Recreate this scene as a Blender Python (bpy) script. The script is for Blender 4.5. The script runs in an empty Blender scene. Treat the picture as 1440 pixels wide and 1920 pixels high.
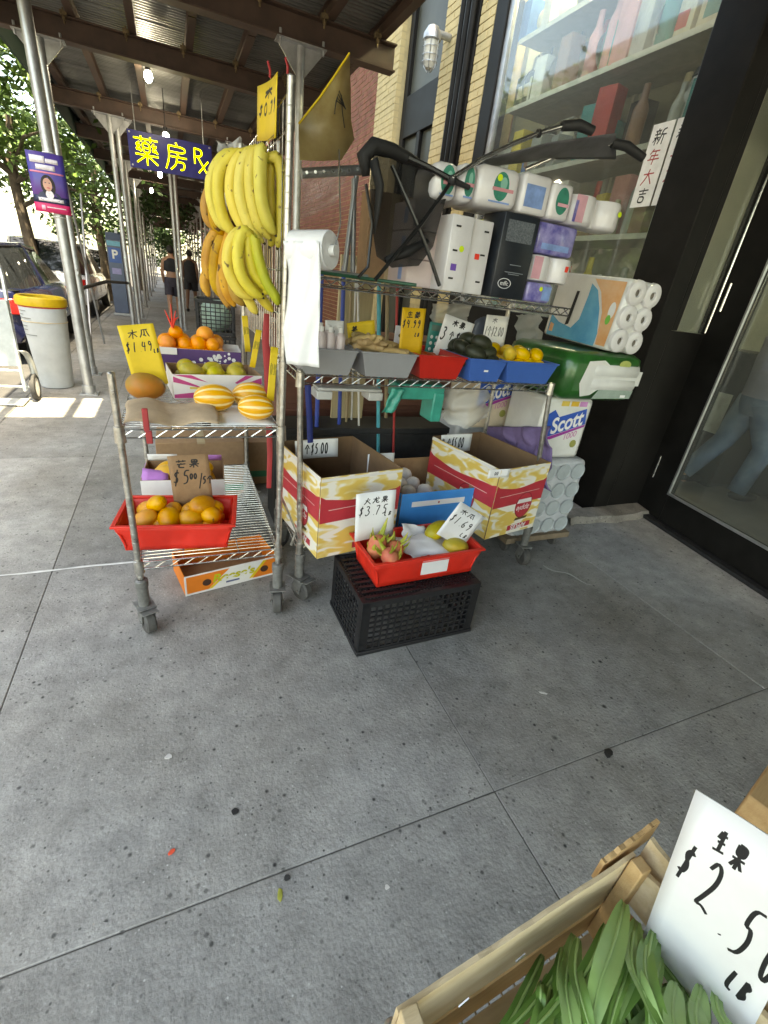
import bpy, math, random
import numpy as np
from mathutils import Vector as V, Matrix as Mx, Euler
rnd = random.Random(7)
sc = bpy.context.scene
C = sc.collection
rad = math.radians
# ---------------- camera (ultra-wide phone, held at 1.5 m, tilted down and rolled) ----------------
FPX = 857.88; CX, CY = 720., 960.; CAMZ = 1.5
ROT = Mx(((0.91839353, 0.07472384, -0.38854815), (-0.37851194, 0.45195456, -0.80775354), (0.11524766, 0.88890574, 0.44335601)))
cd = bpy.data.cameras.new('camera'); cam = bpy.data.objects.new('camera', cd); C.objects.link(cam)
cam.matrix_world = Mx.Translation((0, 0, CAMZ)) @ ROT.to_4x4()
cd.sensor_fit = 'VERTICAL'; cd.sensor_height = 36; cd.sensor_width = 27
cd.lens = 36 * FPX / 1920; cd.clip_start = .02; cd.clip_end = 600
sc.camera = cam
# ---------------- sky, sun, exposure ----------------
SUN_EL, SUN_AZ = 73, 164          # azimuth the light comes FROM, degrees clockwise from +Y
w = bpy.data.worlds.new('World'); sc.world = w; w.use_nodes = True
nt = w.node_tree; sky = nt.nodes.new('ShaderNodeTexSky'); sky.sky_type = 'NISHITA'; sky.sun_disc = False
sky.sun_elevation = rad(SUN_EL); sky.sun_rotation = rad(SUN_AZ); sky.dust_density = 2.0
bg = nt.nodes['Background']; nt.links.new(sky.outputs[0], bg.inputs[0]); bg.inputs[1].default_value = .15
ld = bpy.data.lights.new('sun', 'SUN'); ld.energy = 3.6; ld.angle = rad(.6); ld.color = (1, .95, .87)
sun = bpy.data.objects.new('sun', ld); C.objects.link(sun)
sd = V((math.sin(rad(SUN_AZ)) * math.cos(rad(SUN_EL)), math.cos(rad(SUN_AZ)) * math.cos(rad(SUN_EL)), math.sin(rad(SUN_EL))))
sun.rotation_euler = sd.to_track_quat('Z', 'Y').to_euler(); sun.location = (0, -6, 20)
sc.view_settings.view_transform = 'Standard'; sc.view_settings.look = 'None'
sc.view_settings.exposure = 3.08; sc.view_settings.gamma = 1
sc.view_settings.use_white_balance = True; sc.view_settings.white_balance_temperature = 9600; sc.view_settings.white_balance_tint = 3
sc.render.engine = 'CYCLES'

# ---------------- photo pixel -> point on a known plane ----------------
def ray(px, py): return ROT @ V((px - CX, CY - py, -FPX))
def GZ(px, py, z=0.):
    r = ray(px, py); return V((0, 0, CAMZ)) + r * ((z - CAMZ) / r.z)
def GY(px, py, y):
    r = ray(px, py); return V((0, 0, CAMZ)) + r * (y / r.y)
def GX(px, py, x):
    r = ray(px, py); return V((0, 0, CAMZ)) + r * (x / r.x)
def GD(px, py, d): return V((0, 0, CAMZ)) + ray(px, py) * (d / FPX)

# ---------------- mesh builder ----------------
class MB:
    def __init__(s): s.v = []; s.f = []; s.m = []
    def add(s, vs, fs, m=0):
        o = len(s.v); s.v += [tuple(p) for p in vs]
        for f in fs: s.f.append(tuple(i + o for i in f)); s.m.append(m)
        return s
    def box(s, c, d, m=0, rot=None, taper=(1, 1), off=(0, 0)):
        vs = []
        for z in (-1, 1):
            for x, y in ((-1, -1), (1, -1), (1, 1), (-1, 1)):
                k = taper if z < 0 else (1, 1)
                p = V((x * d[0] / 2 * k[0] + (off[0] if z > 0 else 0), y * d[1] / 2 * k[1] + (off[1] if z > 0 else 0), z * d[2] / 2))
                vs.append((rot @ p if rot else p) + V(c))
        return s.add(vs, [(3, 2, 1, 0), (4, 5, 6, 7), (0, 1, 5, 4), (1, 2, 6, 5), (2, 3, 7, 6), (3, 0, 4, 7)], m)
    def b2(s, x0, x1, y0, y1, z0, z1, m=0): return s.box(((x0 + x1) / 2, (y0 + y1) / 2, (z0 + z1) / 2), (abs(x1 - x0), abs(y1 - y0), abs(z1 - z0)), m)
    def tube(s, pts, r, seg=8, m=0, caps=True, flat=1., up=None, ridge=0):
        pts = [V(p) for p in pts]; n = len(pts); rs = r if isinstance(r, (list, tuple)) else [r] * n
        t0 = (pts[1] - pts[0]).normalized(); a = V(up) if up else (V((0, 0, 1)) if abs(t0.z) < .9 else V((1, 0, 0)))
        nrm = (a - t0 * a.dot(t0)).normalized(); vs = []
        for i, p in enumerate(pts):
            t = (pts[min(i + 1, n - 1)] - pts[max(i - 1, 0)]).normalized()
            nrm = (nrm - t * nrm.dot(t)).normalized(); b = t.cross(nrm)
            for k in range(seg):
                q = 2 * math.pi * (k + .5) / seg
                kk = 1 + ridge * math.cos(5 * q) if ridge else 1; vs.append(p + nrm * math.cos(q) * rs[i] * flat * kk + b * math.sin(q) * rs[i] * kk)
        fs = [(i * seg + k, i * seg + (k + 1) % seg, (i + 1) * seg + (k + 1) % seg, (i + 1) * seg + k) for i in range(n - 1) for k in range(seg)]
        if caps: fs += [tuple(range(seg))[::-1], tuple((n - 1) * seg + k for k in range(seg))]
        return s.add(vs, fs, m)
    def cyl(s, a, b, r, seg=12, m=0, r2=None): return s.tube([a, b], [r, r if r2 is None else r2], seg, m)
    def lathe(s, prof, seg=20, c=(0, 0, 0), m=0, rot=None, fn=None):
        vs = []
        for r, z in prof:
            for k in range(seg):
                q = 2 * math.pi * k / seg; rr = r * (fn(q, z) if fn else 1); p = V((rr * math.cos(q), rr * math.sin(q), z))
                vs.append((rot @ p if rot else p) + V(c))
        fs = [(i * seg + k, i * seg + (k + 1) % seg, (i + 1) * seg + (k + 1) % seg, (i + 1) * seg + k) for i in range(len(prof) - 1) for k in range(seg)]
        return s.add(vs, fs, m)
    def ell(s, c, r, m=0, rot=None, nu=16, nv=10, fn=None):
        prof = []
        vs = []; fs = []
        for i in range(nv + 1):
            a = math.pi * i / nv
            for k in range(nu):
                q = 2 * math.pi * k / nu
                d = V((math.sin(a) * math.cos(q), math.sin(a) * math.sin(q), -math.cos(a)))
                kk = fn(d) if fn else 1
                p = V((d.x * r[0], d.y * r[1], d.z * r[2])) * kk
                vs.append((rot @ p if rot else p) + V(c))
        for i in range(nv):
            for k in range(nu): fs.append((i * nu + k, i * nu + (k + 1) % nu, (i + 1) * nu + (k + 1) % nu, (i + 1) * nu + k))
        return s.add(vs, fs, m)
    def patch(s, fn, nu, nv, m=0):
        vs = [fn(i / nu, j / nv) for j in range(nv + 1) for i in range(nu + 1)]; w_ = nu + 1
        return s.add(vs, [(j * w_ + i, j * w_ + i + 1, (j + 1) * w_ + i + 1, (j + 1) * w_ + i) for j in range(nv) for i in range(nu)], m)
    def quad(s, a, b, c, d, m=0): return s.add([a, b, c, d], [(0, 1, 2, 3)], m)
    def build(s, name, mats, parent=None, bev=0, smooth=True, ang=40, loc=None, thick=0, sub=0):
        me = bpy.data.meshes.new(name); me.from_pydata(s.v, [], s.f)
        mats = mats if isinstance(mats, (list, tuple)) else [mats]
        for m in mats: me.materials.append(m)
        me.polygons.foreach_set('material_index', s.m)
        me.polygons.foreach_set('use_smooth', [smooth] * len(s.f)); me.update()
        if smooth and ang < 180: me.set_sharp_from_angle(angle=rad(ang))
        o = bpy.data.objects.new(name, me); C.objects.link(o)
        if parent: o.parent = parent
        if loc is not None: o.location = loc
        if thick: q = o.modifiers.new('t', 'SOLIDIFY'); q.thickness = thick; q.offset = 0
        if bev: q = o.modifiers.new('b', 'BEVEL'); q.width = bev; q.segments = 2; q.limit_method = 'ANGLE'; q.angle_limit = rad(40)
        if sub: q = o.modifiers.new('s', 'SUBSURF'); q.levels = sub; q.render_levels = sub
        return o
def tag(o, label=None, cat=None, group=None, kind=None):
    if label: o['label'] = label
    if cat: o['category'] = cat
    if group: o['group'] = group
    if kind: o['kind'] = kind
    return o
def thing(name, label, cat, loc=(0, 0, 0), rot=(0, 0, 0), group=None):
    o = bpy.data.objects.new(name, None); C.objects.link(o); o.empty_display_size = .1
    o.location = loc; o.rotation_euler = rot
    return tag(o, label, cat, group)
def kids(o): return [c for c in C.objects if c.parent == o]
def copy_tree(o, parent=None, loc=None, rot=None, label=None):
    c = o.copy(); C.objects.link(c); c.parent = parent
    if loc is not None: c.location = loc
    if rot is not None: c.rotation_euler = rot
    if label: c['label'] = label
    for ch in list(o.children): copy_tree(ch, c)
    return c
def frame3(p, right, up):
    """4x4 matrix: local x = right, local z = up, local y = away from the face"""
    x = V(right).normalized(); z = V(up); z = (z - x * z.dot(x)).normalized(); y = z.cross(x)
    return Mx(((x.x, y.x, z.x, p[0]), (x.y, y.y, z.y, p[1]), (x.z, y.z, z.z, p[2]), (0, 0, 0, 1)))

# ---------------- materials ----------------
def M(name, col, rough=.6, metal=0, var=.12, scale=14, bump=0, bscale=60, spec=.5, col2=None, dist=.002, coat=0, alpha=1, detail=5, sss=0, emit=0, world=False, aniso=(1, 1, 1), rvar=0):
    m = bpy.data.materials.new(name); m.use_nodes = True; t = m.node_tree; b = t.nodes['Principled BSDF']
    tc = t.nodes.new('ShaderNodeNewGeometry' if world else 'ShaderNodeTexCoord')
    mp = t.nodes.new('ShaderNodeMapping'); mp.inputs['Scale'].default_value = aniso
    t.links.new(tc.outputs['Position' if world else 'Object'], mp.inputs[0])
    n = t.nodes.new('ShaderNodeTexNoise'); n.inputs['Scale'].default_value = scale; n.inputs['Detail'].default_value = detail; n.inputs['Roughness'].default_value = .62
    t.links.new(mp.outputs[0], n.inputs['Vector'])
    r = t.nodes.new('ShaderNodeValToRGB'); r.color_ramp.elements[0].position = .3; r.color_ramp.elements[1].position = .7
    c2 = col2 or tuple(min(1, c * (1 + var)) for c in col); c1 = col if col2 else tuple(c * (1 - var) for c in col)
    r.color_ramp.elements[0].color = (*c1, 1); r.color_ramp.elements[1].color = (*c2, 1)
    t.links.new(n.outputs[0], r.inputs[0]); t.links.new(r.outputs[0], b.inputs['Base Color'])
    b.inputs['Roughness'].default_value = rough; b.inputs['Metallic'].default_value = metal
    b.inputs['Specular IOR Level'].default_value = spec; b.inputs['Coat Weight'].default_value = coat; b.inputs['Alpha'].default_value = alpha
    if sss: b.inputs['Subsurface Weight'].default_value = sss; b.inputs['Subsurface Radius'].default_value = (.01, .006, .003)
    if rvar:
        q = t.nodes.new('ShaderNodeMapRange'); q.inputs[3].default_value = max(0, rough - rvar); q.inputs[4].default_value = min(1, rough + rvar)
        t.links.new(n.outputs[0], q.inputs[0]); t.links.new(q.outputs[0], b.inputs['Roughness'])
    if bump:
        n2 = t.nodes.new('ShaderNodeTexNoise'); n2.inputs['Scale'].default_value = bscale; n2.inputs['Detail'].default_value = 6
        t.links.new(mp.outputs[0], n2.inputs['Vector'])
        bp = t.nodes.new('ShaderNodeBump'); bp.inputs['Strength'].default_value = bump; bp.inputs['Distance'].default_value = dist
        t.links.new(n2.outputs[0], bp.inputs['Height']); t.links.new(bp.outputs[0], b.inputs['Normal'])
    if emit: t.links.new(r.outputs[0], b.inputs['Emission Color']); b.inputs['Emission Strength'].default_value = emit
    return m
def rampmat(m, stops):
    r = [n for n in m.node_tree.nodes if n.type == 'VALTORGB'][0].color_ramp
    while len(r.elements) > len(stops): r.elements.remove(r.elements[-1])
    while len(r.elements) < len(stops): r.elements.new(1)
    for e, (p, c) in zip(r.elements, stops): e.position = p; e.color = (*c, 1)
    return m
def glassmat(name, tint=(.9, .95, .92), refl=1., milky=0., soft=True):
    m = bpy.data.materials.new(name); m.use_nodes = True; t = m.node_tree; t.nodes.clear()
    o = t.nodes.new('ShaderNodeOutputMaterial'); tr = t.nodes.new('ShaderNodeBsdfTransparent'); tr.inputs[0].default_value = (*tint, 1)
    gl = t.nodes.new('ShaderNodeBsdfGlossy'); gl.inputs['Roughness'].default_value = .03 if not (milky and soft) else .2
    l0 = t.nodes.new('ShaderNodeLayerWeight'); l0.inputs[0].default_value = .5
    l1 = t.nodes.new('ShaderNodeMath'); l1.operation = 'POWER'; l1.inputs[1].default_value = 5; t.links.new(l0.outputs['Facing'], l1.inputs[0])
    lw = t.nodes.new('ShaderNodeMath'); lw.operation = 'MULTIPLY_ADD'; lw.inputs[1].default_value = .95; lw.inputs[2].default_value = .045; t.links.new(l1.outputs[0], lw.inputs[0])
    n = t.nodes.new('ShaderNodeTexNoise'); n.inputs['Scale'].default_value = 3
    bp = t.nodes.new('ShaderNodeBump'); bp.inputs['Strength'].default_value = .015 if not (milky and soft) else .5; bp.inputs['Distance'].default_value = .02
    t.links.new(n.outputs[0], bp.inputs['Height']); t.links.new(bp.outputs[0], gl.inputs['Normal'])
    mu = t.nodes.new('ShaderNodeMath'); mu.operation = 'MULTIPLY'; mu.inputs[1].default_value = refl; t.links.new(lw.outputs[0], mu.inputs[0])
    mx = t.nodes.new('ShaderNodeMixShader'); t.links.new(mu.outputs[0], mx.inputs[0]); t.links.new(tr.outputs[0], mx.inputs[1]); t.links.new(gl.outputs[0], mx.inputs[2])
    last = mx
    if milky:
        df = t.nodes.new('ShaderNodeBsdfDiffuse'); df.inputs[0].default_value = (.75, .75, .72, 1)
        m2 = t.nodes.new('ShaderNodeMixShader'); m2.inputs[0].default_value = milky
        t.links.new(mx.outputs[0], m2.inputs[1]); t.links.new(df.outputs[0], m2.inputs[2]); last = m2
    t.links.new(last.outputs[0], o.inputs[0])
    return m

# ---------------- writing ----------------
def text(name, s, size, mat, parent, mx, width=None, extrude=.0006, shear=0, spacing=1, bold=0):
    cu = bpy.data.curves.new(name, 'FONT'); cu.body = s; cu.size = size; cu.align_x = 'CENTER'; cu.align_y = 'CENTER'; cu.extrude = extrude
    cu.shear = shear; cu.space_character = spacing; cu.offset = bold
    tmp = bpy.data.objects.new('tmp', cu); C.objects.link(tmp)
    dg = bpy.context.evaluated_depsgraph_get(); me = bpy.data.meshes.new_from_object(tmp.evaluated_get(dg))
    bpy.data.objects.remove(tmp); me.materials.clear(); me.materials.append(mat); me.name = name
    o = bpy.data.objects.new(name, me); C.objects.link(o); o.parent = parent
    k = 1
    if width:
        xs = [v.co.x for v in me.vertices]
        if xs: k = width / max(1e-6, max(xs) - min(xs))
    # text is drawn in local XY facing +Z; stand it up so that it faces local -Y
    o.matrix_local = mx @ Mx.Rotation(rad(90), 4, 'X') @ Mx.Diagonal((k, 1, 1, 1))
    return o
GL = {  # handwriting: strokes in a 10 x 10 box
 '0': ['5,10 2.5,8 2,4.5 3.5,.6 6,.3 8,3.5 7.5,8 5,10'], '1': ['5.6,10 4.8,5 4.4,0'], '2': ['2,8 4,10 7,9 7,6 4,2.5 2,.5 5,1 9,.2'],
 '3': ['2,8.8 5,10 7.4,8 4.5,5.6 7.8,4 6.5,1 3,0 1.5,1.4'], '4': ['4,10 2,5 8,5.4', '7,9 6,0'], '5': ['8.5,9.6 4,9.6 3,5.8 6,6.2 7.4,4 6,1 2,.2'],
 '6': ['7,10 3.5,6 2.4,2 5,.2 7.4,2.2 6,4.6 3,3'], '7': ['2,9 8,9.6 5,4 4,0'], '8': ['7,8.5 4.5,10 3,8 7,3.4 5.6,.4 2.8,1.6 4,4.8 7,8.5'],
 '9': ['7,8.4 4.6,10 2.6,7.6 4.6,5.6 7,8.4 6.6,4 4.6,0'], '$': ['8,8 5.5,9 3.2,7.4 7,4 5.4,1.6 2,2.4', '6.2,10.5 4.2,-.6'], '.': ['4,.6 4.8,.2'], '/': ['8,11 2,-2'],
 'L': ['4,9 2.6,1 7,.6'], 'B': ['3.6,9 2.4,.4', '3.4,9 7,7.4 3.4,5 7,2.6 2.4,.4'], ' ': [], ',': ['5,1 4,-1'],
 '木': ['1,7 9,7.5', '5,10 5,0', '5,7 1,2', '5,7 9,2'], '瓜': ['2.5,9 8,9.7', '3,9 2.6,5 1,1', '5,9 5,3 7,2', '5,5 4,3', '7,9 8,5 9.6,1.5'],
 '芒': ['1,8.5 9,8.8', '3.4,10 3.4,7.4', '6.6,10 6.6,7.4', '5,7 5.4,6', '2,5 8.6,5.2', '4,5 3.6,1.2 8,1'], '果': ['2.6,9.6 7.4,9.6 7.2,5.6 2.8,5.4 2.6,9.6', '2.7,7.5 7.3,7.6', '1,4.2 9,4.4', '5,9.6 5,0', '5,4.2 1.6,.8', '5,4.2 8.6,.8'],
 '火': ['2.4,7 3,5', '7.6,7.5 6.6,5.5', '5,10 4.6,5 1,0', '4.8,5 9,0'], '龙': ['1,7 9,7.4', '4.6,10 4,5 1,.6', '5.4,7 5.4,1.4 8.6,1 9,2.4', '7.6,5.4 4.6,2.6', '6.8,9.6 7.6,8.6'],
 '个': ['5,10 1,5.4', '5,10 9,5.4', '5,7 5,0'], '生': ['3.4,9 2,6', '2.6,7.6 8,7.8', '2,4.4 8,4.6', '5,10 5,.6', '1,.6 9.4,.8'], '姜': ['3,10 3.8,8.8', '7,10 6.2,8.8', '2,8.4 8,8.5', '2.4,6.8 7.6,6.9', '1,5.2 9,5.3', '5,8.4 5,5.2', '4.6,5 3,2.4 7.6,.4', '6.6,4 5,1.6 1.6,.2', '1.4,3 9,3.2'],
 '藥': ['.4,8.9 9.6,8.9', '3.2,10 3.2,8', '6.8,10 6.8,8', '5,8.2 4.5,7.6', '3.7,7.5 6.3,7.5 6.3,4.3 3.7,4.3 3.7,7.5', '3.7,5.9 6.3,5.9', '2.4,7.8 1,6.6 2.6,6.4', '2.8,6.8 .8,5 2.9,5', '2.3,5.6 3,4.4', '8,7.8 7,6.6 8.8,6.6', '8.8,7.2 7,5 9,5', '8.4,5.6 9.2,4.4', '.6,3.3 9.4,3.3', '5,4.2 5,-.3', '4.6,3.1 1,.4', '5.4,3.1 9,.4'],
 '房': ['5,10 5.4,9', '2,8.6 8.6,8.6 8.6,6.5 2,6.5', '2,8.6 2,4 .4,0', '5.4,6 5.8,5.2', '2.6,4.8 9.2,4.8', '5.2,4.8 4.6,2 2.4,0', '4.9,3.1 8.2,3.1 7.8,.6 6.4,.3'],
 'R': ['2,10 2,2.5', '2,10 6.5,9.6 6.5,6.6 2,6', '4,6 9.6,-2'], 'x': ['9.8,4.4 4.2,-1.6'],
 '新': ['2.5,10 2.8,9', '.6,8.7 4.8,8.7', '1.5,8 2,6.9', '4,8 3.4,6.9', '.4,6.6 5,6.6', '.6,4.6 4.8,4.6', '2.7,6.6 2.7,0', '2.5,4.4 .6,1.8', '3,4.2 4.6,2.6', '9,9.6 6.2,8.6 6,4 5,.4', '6.1,6 9.6,6', '8,6 8,0'],
 '年': ['3,10 1,7', '2.2,8.4 8.4,8.4', '2.6,5.8 8,5.8', '2.6,5.8 2.6,3.2', '.6,3.2 9.6,3.2', '5.4,8.4 5.4,0'],
 '大': ['1,6.8 9,7', '5,10 4.6,5 1,0', '5,6.4 9.4,0'], '吉': ['1,8.6 9,8.6', '5,10 5,6.4', '2.2,6.4 7.8,6.4', '2.8,4.4 7.2,4.4 7.2,.6 2.8,.6 2.8,4.4']}
def scribble(mb, s, x, z, h, w=None, wt=.0035, adv=.62, slant=.12, y=0., jit=.25, m=0):
    """write s as felt-pen strokes on the local XZ face at depth y; x,z = left/bottom"""
    w = w or h
    for ch in s:
        k = 1. if ord(ch) > 200 else adv
        for st in GL.get(ch, []):
            pts = []
            for p in st.split():
                a, b = [float(q) for q in p.split(',')]
                a += rnd.uniform(-jit, jit); b += rnd.uniform(-jit, jit)
                pts.append(V((x + (a / 10 * k + slant * (b / 10 - .5)) * w, y, z + b / 10 * h)))
            if len(pts) > 2:      # round the corners a little
                for _ in range(2 if len(pts) < 9 else 1):
                    q = [pts[0]]
                    for i in range(len(pts) - 1): q += [pts[i] * .77 + pts[i + 1] * .23, pts[i] * .23 + pts[i + 1] * .77]
                    pts = q + [pts[-1]]
            mb.tube(pts, [wt * (.75 + .4 * math.sin(2.2 * i / max(1, len(pts) - 1) + .5)) for i in range(len(pts))] if jit > .1 else wt, 6, m, flat=.2, up=(0, 1, 0))
        x += w * k * (.5 if ch in '.,' else 1.08)
    return mb
# ================= materials =================
def concrete(name, c1, c2, speck=.35):
    m = M(name, c1, .85, var=.1, scale=1.3, bump=.8, bscale=75, dist=.004, world=True, col2=c2, detail=9)
    t = m.node_tree; b = t.nodes['Principled BSDF']; r = [n for n in t.nodes if n.type == 'VALTORGB'][0]
    mp = [n for n in t.nodes if n.type == 'MAPPING'][0]
    def spots(sc_, lo, hi, col, prev, seed):
        v = t.nodes.new('ShaderNodeTexVoronoi'); v.inputs['Scale'].default_value = sc_; v.inputs['Randomness'].default_value = 1
        ad = t.nodes.new('ShaderNodeVectorMath'); ad.operation = 'ADD'; ad.inputs[1].default_value = (seed, seed * 1.7, 0)
        t.links.new(mp.outputs[0], ad.inputs[0]); t.links.new(ad.outputs[0], v.inputs['Vector'])
        wn = t.nodes.new('ShaderNodeTexWhiteNoise'); t.links.new(v.outputs['Position'], wn.inputs['Vector'])
        mr = t.nodes.new('ShaderNodeMapRange'); mr.inputs[1].default_value = lo; mr.inputs[2].default_value = hi; mr.inputs[3].default_value = 1; mr.inputs[4].default_value = 0
        t.links.new(v.outputs['Distance'], mr.inputs[0])
        g = t.nodes.new('ShaderNodeMath'); g.operation = 'POWER'; g.inputs[1].default_value = 4.5; t.links.new(wn.outputs[0], g.inputs[0])
        mu = t.nodes.new('ShaderNodeMath'); mu.operation = 'MULTIPLY'; t.links.new(mr.outputs[0], mu.inputs[0]); t.links.new(g.outputs[0], mu.inputs[1])
        mx = t.nodes.new('ShaderNodeMixRGB'); mx.inputs[2].default_value = (*col, 1)
        t.links.new(mu.outputs[0], mx.inputs[0]); t.links.new(prev, mx.inputs[1]); return mx.outputs[0]
    # aggregate grain
    g = t.nodes.new('ShaderNodeTexNoise'); g.inputs['Scale'].default_value = 170; g.inputs['Detail'].default_value = 3; t.links.new(mp.outputs[0], g.inputs['Vector'])
    gm = t.nodes.new('ShaderNodeMapRange'); gm.inputs[1].default_value = .3; gm.inputs[2].default_value = .7; gm.inputs[3].default_value = .87; gm.inputs[4].default_value = 1.1
    t.links.new(g.outputs[0], gm.inputs[0])
    mm = t.nodes.new('ShaderNodeMixRGB'); mm.blend_type = 'MULTIPLY'; mm.inputs[0].default_value = 1
    t.links.new(r.outputs[0], mm.inputs[1]); t.links.new(gm.outputs[0], mm.inputs[2])
    n3 = t.nodes.new('ShaderNodeTexNoise'); n3.inputs['Scale'].default_value = 9; n3.inputs['Detail'].default_value = 8; n3.inputs['Roughness'].default_value = .7; t.links.new(mp.outputs[0], n3.inputs['Vector'])
    m3 = t.nodes.new('ShaderNodeMapRange'); m3.inputs[1].default_value = .3; m3.inputs[2].default_value = .7; m3.inputs[3].default_value = .7; m3.inputs[4].default_value = 1.22; t.links.new(n3.outputs[0], m3.inputs[0])
    mm2 = t.nodes.new('ShaderNodeMixRGB'); mm2.blend_type = 'MULTIPLY'; mm2.inputs[0].default_value = 1
    t.links.new(mm.outputs[0], mm2.inputs[1]); t.links.new(m3.outputs[0], mm2.inputs[2])
    st = t.nodes.new('ShaderNodeTexNoise'); st.inputs['Scale'].default_value = .55; st.inputs['Detail'].default_value = 6; st.inputs['Distortion'].default_value = .6; t.links.new(mp.outputs[0], st.inputs['Vector'])
    sm = t.nodes.new('ShaderNodeMapRange'); sm.inputs[1].default_value = .42; sm.inputs[2].default_value = .68; sm.inputs[4].default_value = .75; t.links.new(st.outputs[0], sm.inputs[0])
    sx = t.nodes.new('ShaderNodeMixRGB'); sx.blend_type = 'MULTIPLY'; sx.inputs[2].default_value = (.62, .56, .48, 1); t.links.new(sm.outputs[0], sx.inputs[0]); t.links.new(mm2.outputs[0], sx.inputs[1])
    sf = t.nodes.new('ShaderNodeTexNoise'); sf.inputs['Scale'].default_value = 26; sf.inputs['Detail'].default_value = 7; sf.inputs['Roughness'].default_value = .75; t.links.new(mp.outputs[0], sf.inputs['Vector'])
    sg = t.nodes.new('ShaderNodeMapRange'); sg.inputs[1].default_value = .58; sg.inputs[2].default_value = .72; sg.inputs[4].default_value = .55; t.links.new(sf.outputs[0], sg.inputs[0])
    sw = t.nodes.new('ShaderNodeMixRGB'); sw.inputs[2].default_value = (.46, .46, .45, 1); t.links.new(sg.outputs[0], sw.inputs[0]); t.links.new(sx.outputs[0], sw.inputs[1])
    o = spots(70, .1, .22, (.5, .5, .48), sw.outputs[0], 3)
    o = spots(34, .12, .27, (.03, .03, .03), o, 11)
    o = spots(75, .15, .33, (.06, .06, .058), o, 23)
    o = spots(8, .04, .11, (.025, .025, .025), o, 5)
    oi = t.nodes.new('ShaderNodeObjectInfo'); om = t.nodes.new('ShaderNodeMapRange'); om.inputs[3].default_value = .86; om.inputs[4].default_value = 1.12
    t.links.new(oi.outputs['Random'], om.inputs[0])
    mf = t.nodes.new('ShaderNodeMixRGB'); mf.blend_type = 'MULTIPLY'; mf.inputs[0].default_value = 1; t.links.new(o, mf.inputs[1]); t.links.new(om.outputs[0], mf.inputs[2])
    t.links.new(mf.outputs[0], b.inputs['Base Color'])
    return m
m_slab = concrete('concrete_slab', (.26, .255, .243), (.38, .375, .36))
m_joint = M('joint_dirt', (.14, .136, .125), .95, bump=.5)
m_kerb = concrete('kerb_stone', (.2, .2, .19), (.33, .33, .32))
m_step = concrete('worn_concrete', (.17, .155, .14), (.3, .28, .25))
m_road = M('asphalt', (.05, .05, .052), .9, var=.25, scale=3, bump=.6, bscale=180, world=True)
m_galv = M('galvanised', (.42, .43, .44), .42, .75, var=.22, scale=9, bump=.08, bscale=40, rvar=.15)
m_chrome = M('chrome_wire', (.62, .62, .6), .22, .95, var=.25, scale=40, rvar=.15)
m_post = M('dull_chrome', (.48, .46, .42), .34, .85, var=.3, scale=35, rvar=.18, bump=.15, bscale=90)
m_brown = M('brown_steel_paint', (.075, .045, .033), .55, var=.3, scale=5, bump=.15, bscale=30, rvar=.12)
m_deck = M('galvanised_deck', (.2, .2, .19), .4, .55, var=.35, scale=2.2, rvar=.15, aniso=(.5, 3, 1))
m_black = M('black_frame', (.013, .012, .011), .5, spec=.12, var=.3, scale=6, bump=.04, bscale=20, rvar=.12)
m_blackm = M('black_matte', (.018, .018, .019), .6, var=.3, scale=20)
m_cream = M('cream_brick', (.5, .39, .2), .85, var=.12, scale=7, bump=.35, bscale=70, world=True)
m_mortar = M('mortar', (.44, .35, .19), .9, var=.15, bump=.4)
m_redbrick = M('red_brick', (.19, .062, .034), .88, var=.3, scale=5, bump=.4, bscale=60, world=True)
m_glass = glassmat('shop_glass', (.88, .91, .88), 1.6, .045, False)
m_rubber = M('rubber', (.03, .03, .03), .75, var=.2)
m_white = M('white_plastic', (.75, .75, .74), .45, var=.06)
m_ink = M('felt_pen_ink', (.012, .012, .014), .6, var=.1)
m_bulb = M('lit_bulb', (1, .97, .9), .3, emit=30)
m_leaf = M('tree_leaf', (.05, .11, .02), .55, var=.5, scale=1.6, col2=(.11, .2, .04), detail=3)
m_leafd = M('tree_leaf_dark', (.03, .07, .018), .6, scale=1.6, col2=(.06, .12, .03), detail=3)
for _m in (m_leaf, m_leafd):
    _b = _m.node_tree.nodes['Principled BSDF']; _b.inputs['Transmission Weight'].default_value = .0
m_bark = M('bark', (.09, .07, .05), .9, var=.4, scale=10, bump=.8, bscale=25)

# ================= ground =================
g = MB().b2(-1.62, 60, -30, 120, -.3, -.0045).build('sidewalk', m_joint, smooth=False); tag(g, kind='structure')
XJ = [-1.5, -.67, .885, 2.44, 4.2]; YJ = [-2.6, -.96, .69, 2.40, 4.05, 5.72, 7.4, 9.1, 10.8, 12.5, 14.2, 15.9, 17.6]
for i in range(len(XJ) - 1):
    for j in range(len(YJ) - 1):
        x0, x1, y0, y1 = XJ[i] + .0018, XJ[i + 1] - .0018, YJ[j] + .0018, YJ[j + 1] - .0018
        if i == 3 and y0 < 2.4: x1 = 3.9
        s = MB().b2(-(x1 - x0) / 2, (x1 - x0) / 2, -(y1 - y0) / 2, (y1 - y0) / 2, -.06, rnd.uniform(-.0012, .0008)).build('paving_slab', m_slab, g, bev=.003, loc=((x0 + x1) / 2, (y0 + y1) / 2, 0))
        s.rotation_euler = (rnd.uniform(-.0006, .0006), rnd.uniform(-.0006, .0006), 0)
MB().b2(-1.5, 3.1, 17.6, 90, -.004, -.001).build('far_paving', m_slab, g, smooth=False)
MB().b2(-1.5, 3.1, -30, -2.6, -.004, -.001).build('rear_paving', m_slab, g, smooth=False)
for y in range(-6, 24):
    k = MB().b2(-1.66, -1.503, y * 1.5 + .004, y * 1.5 + 1.496, -.3, .002).build('kerb_stone', m_kerb, g, bev=.012)
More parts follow.
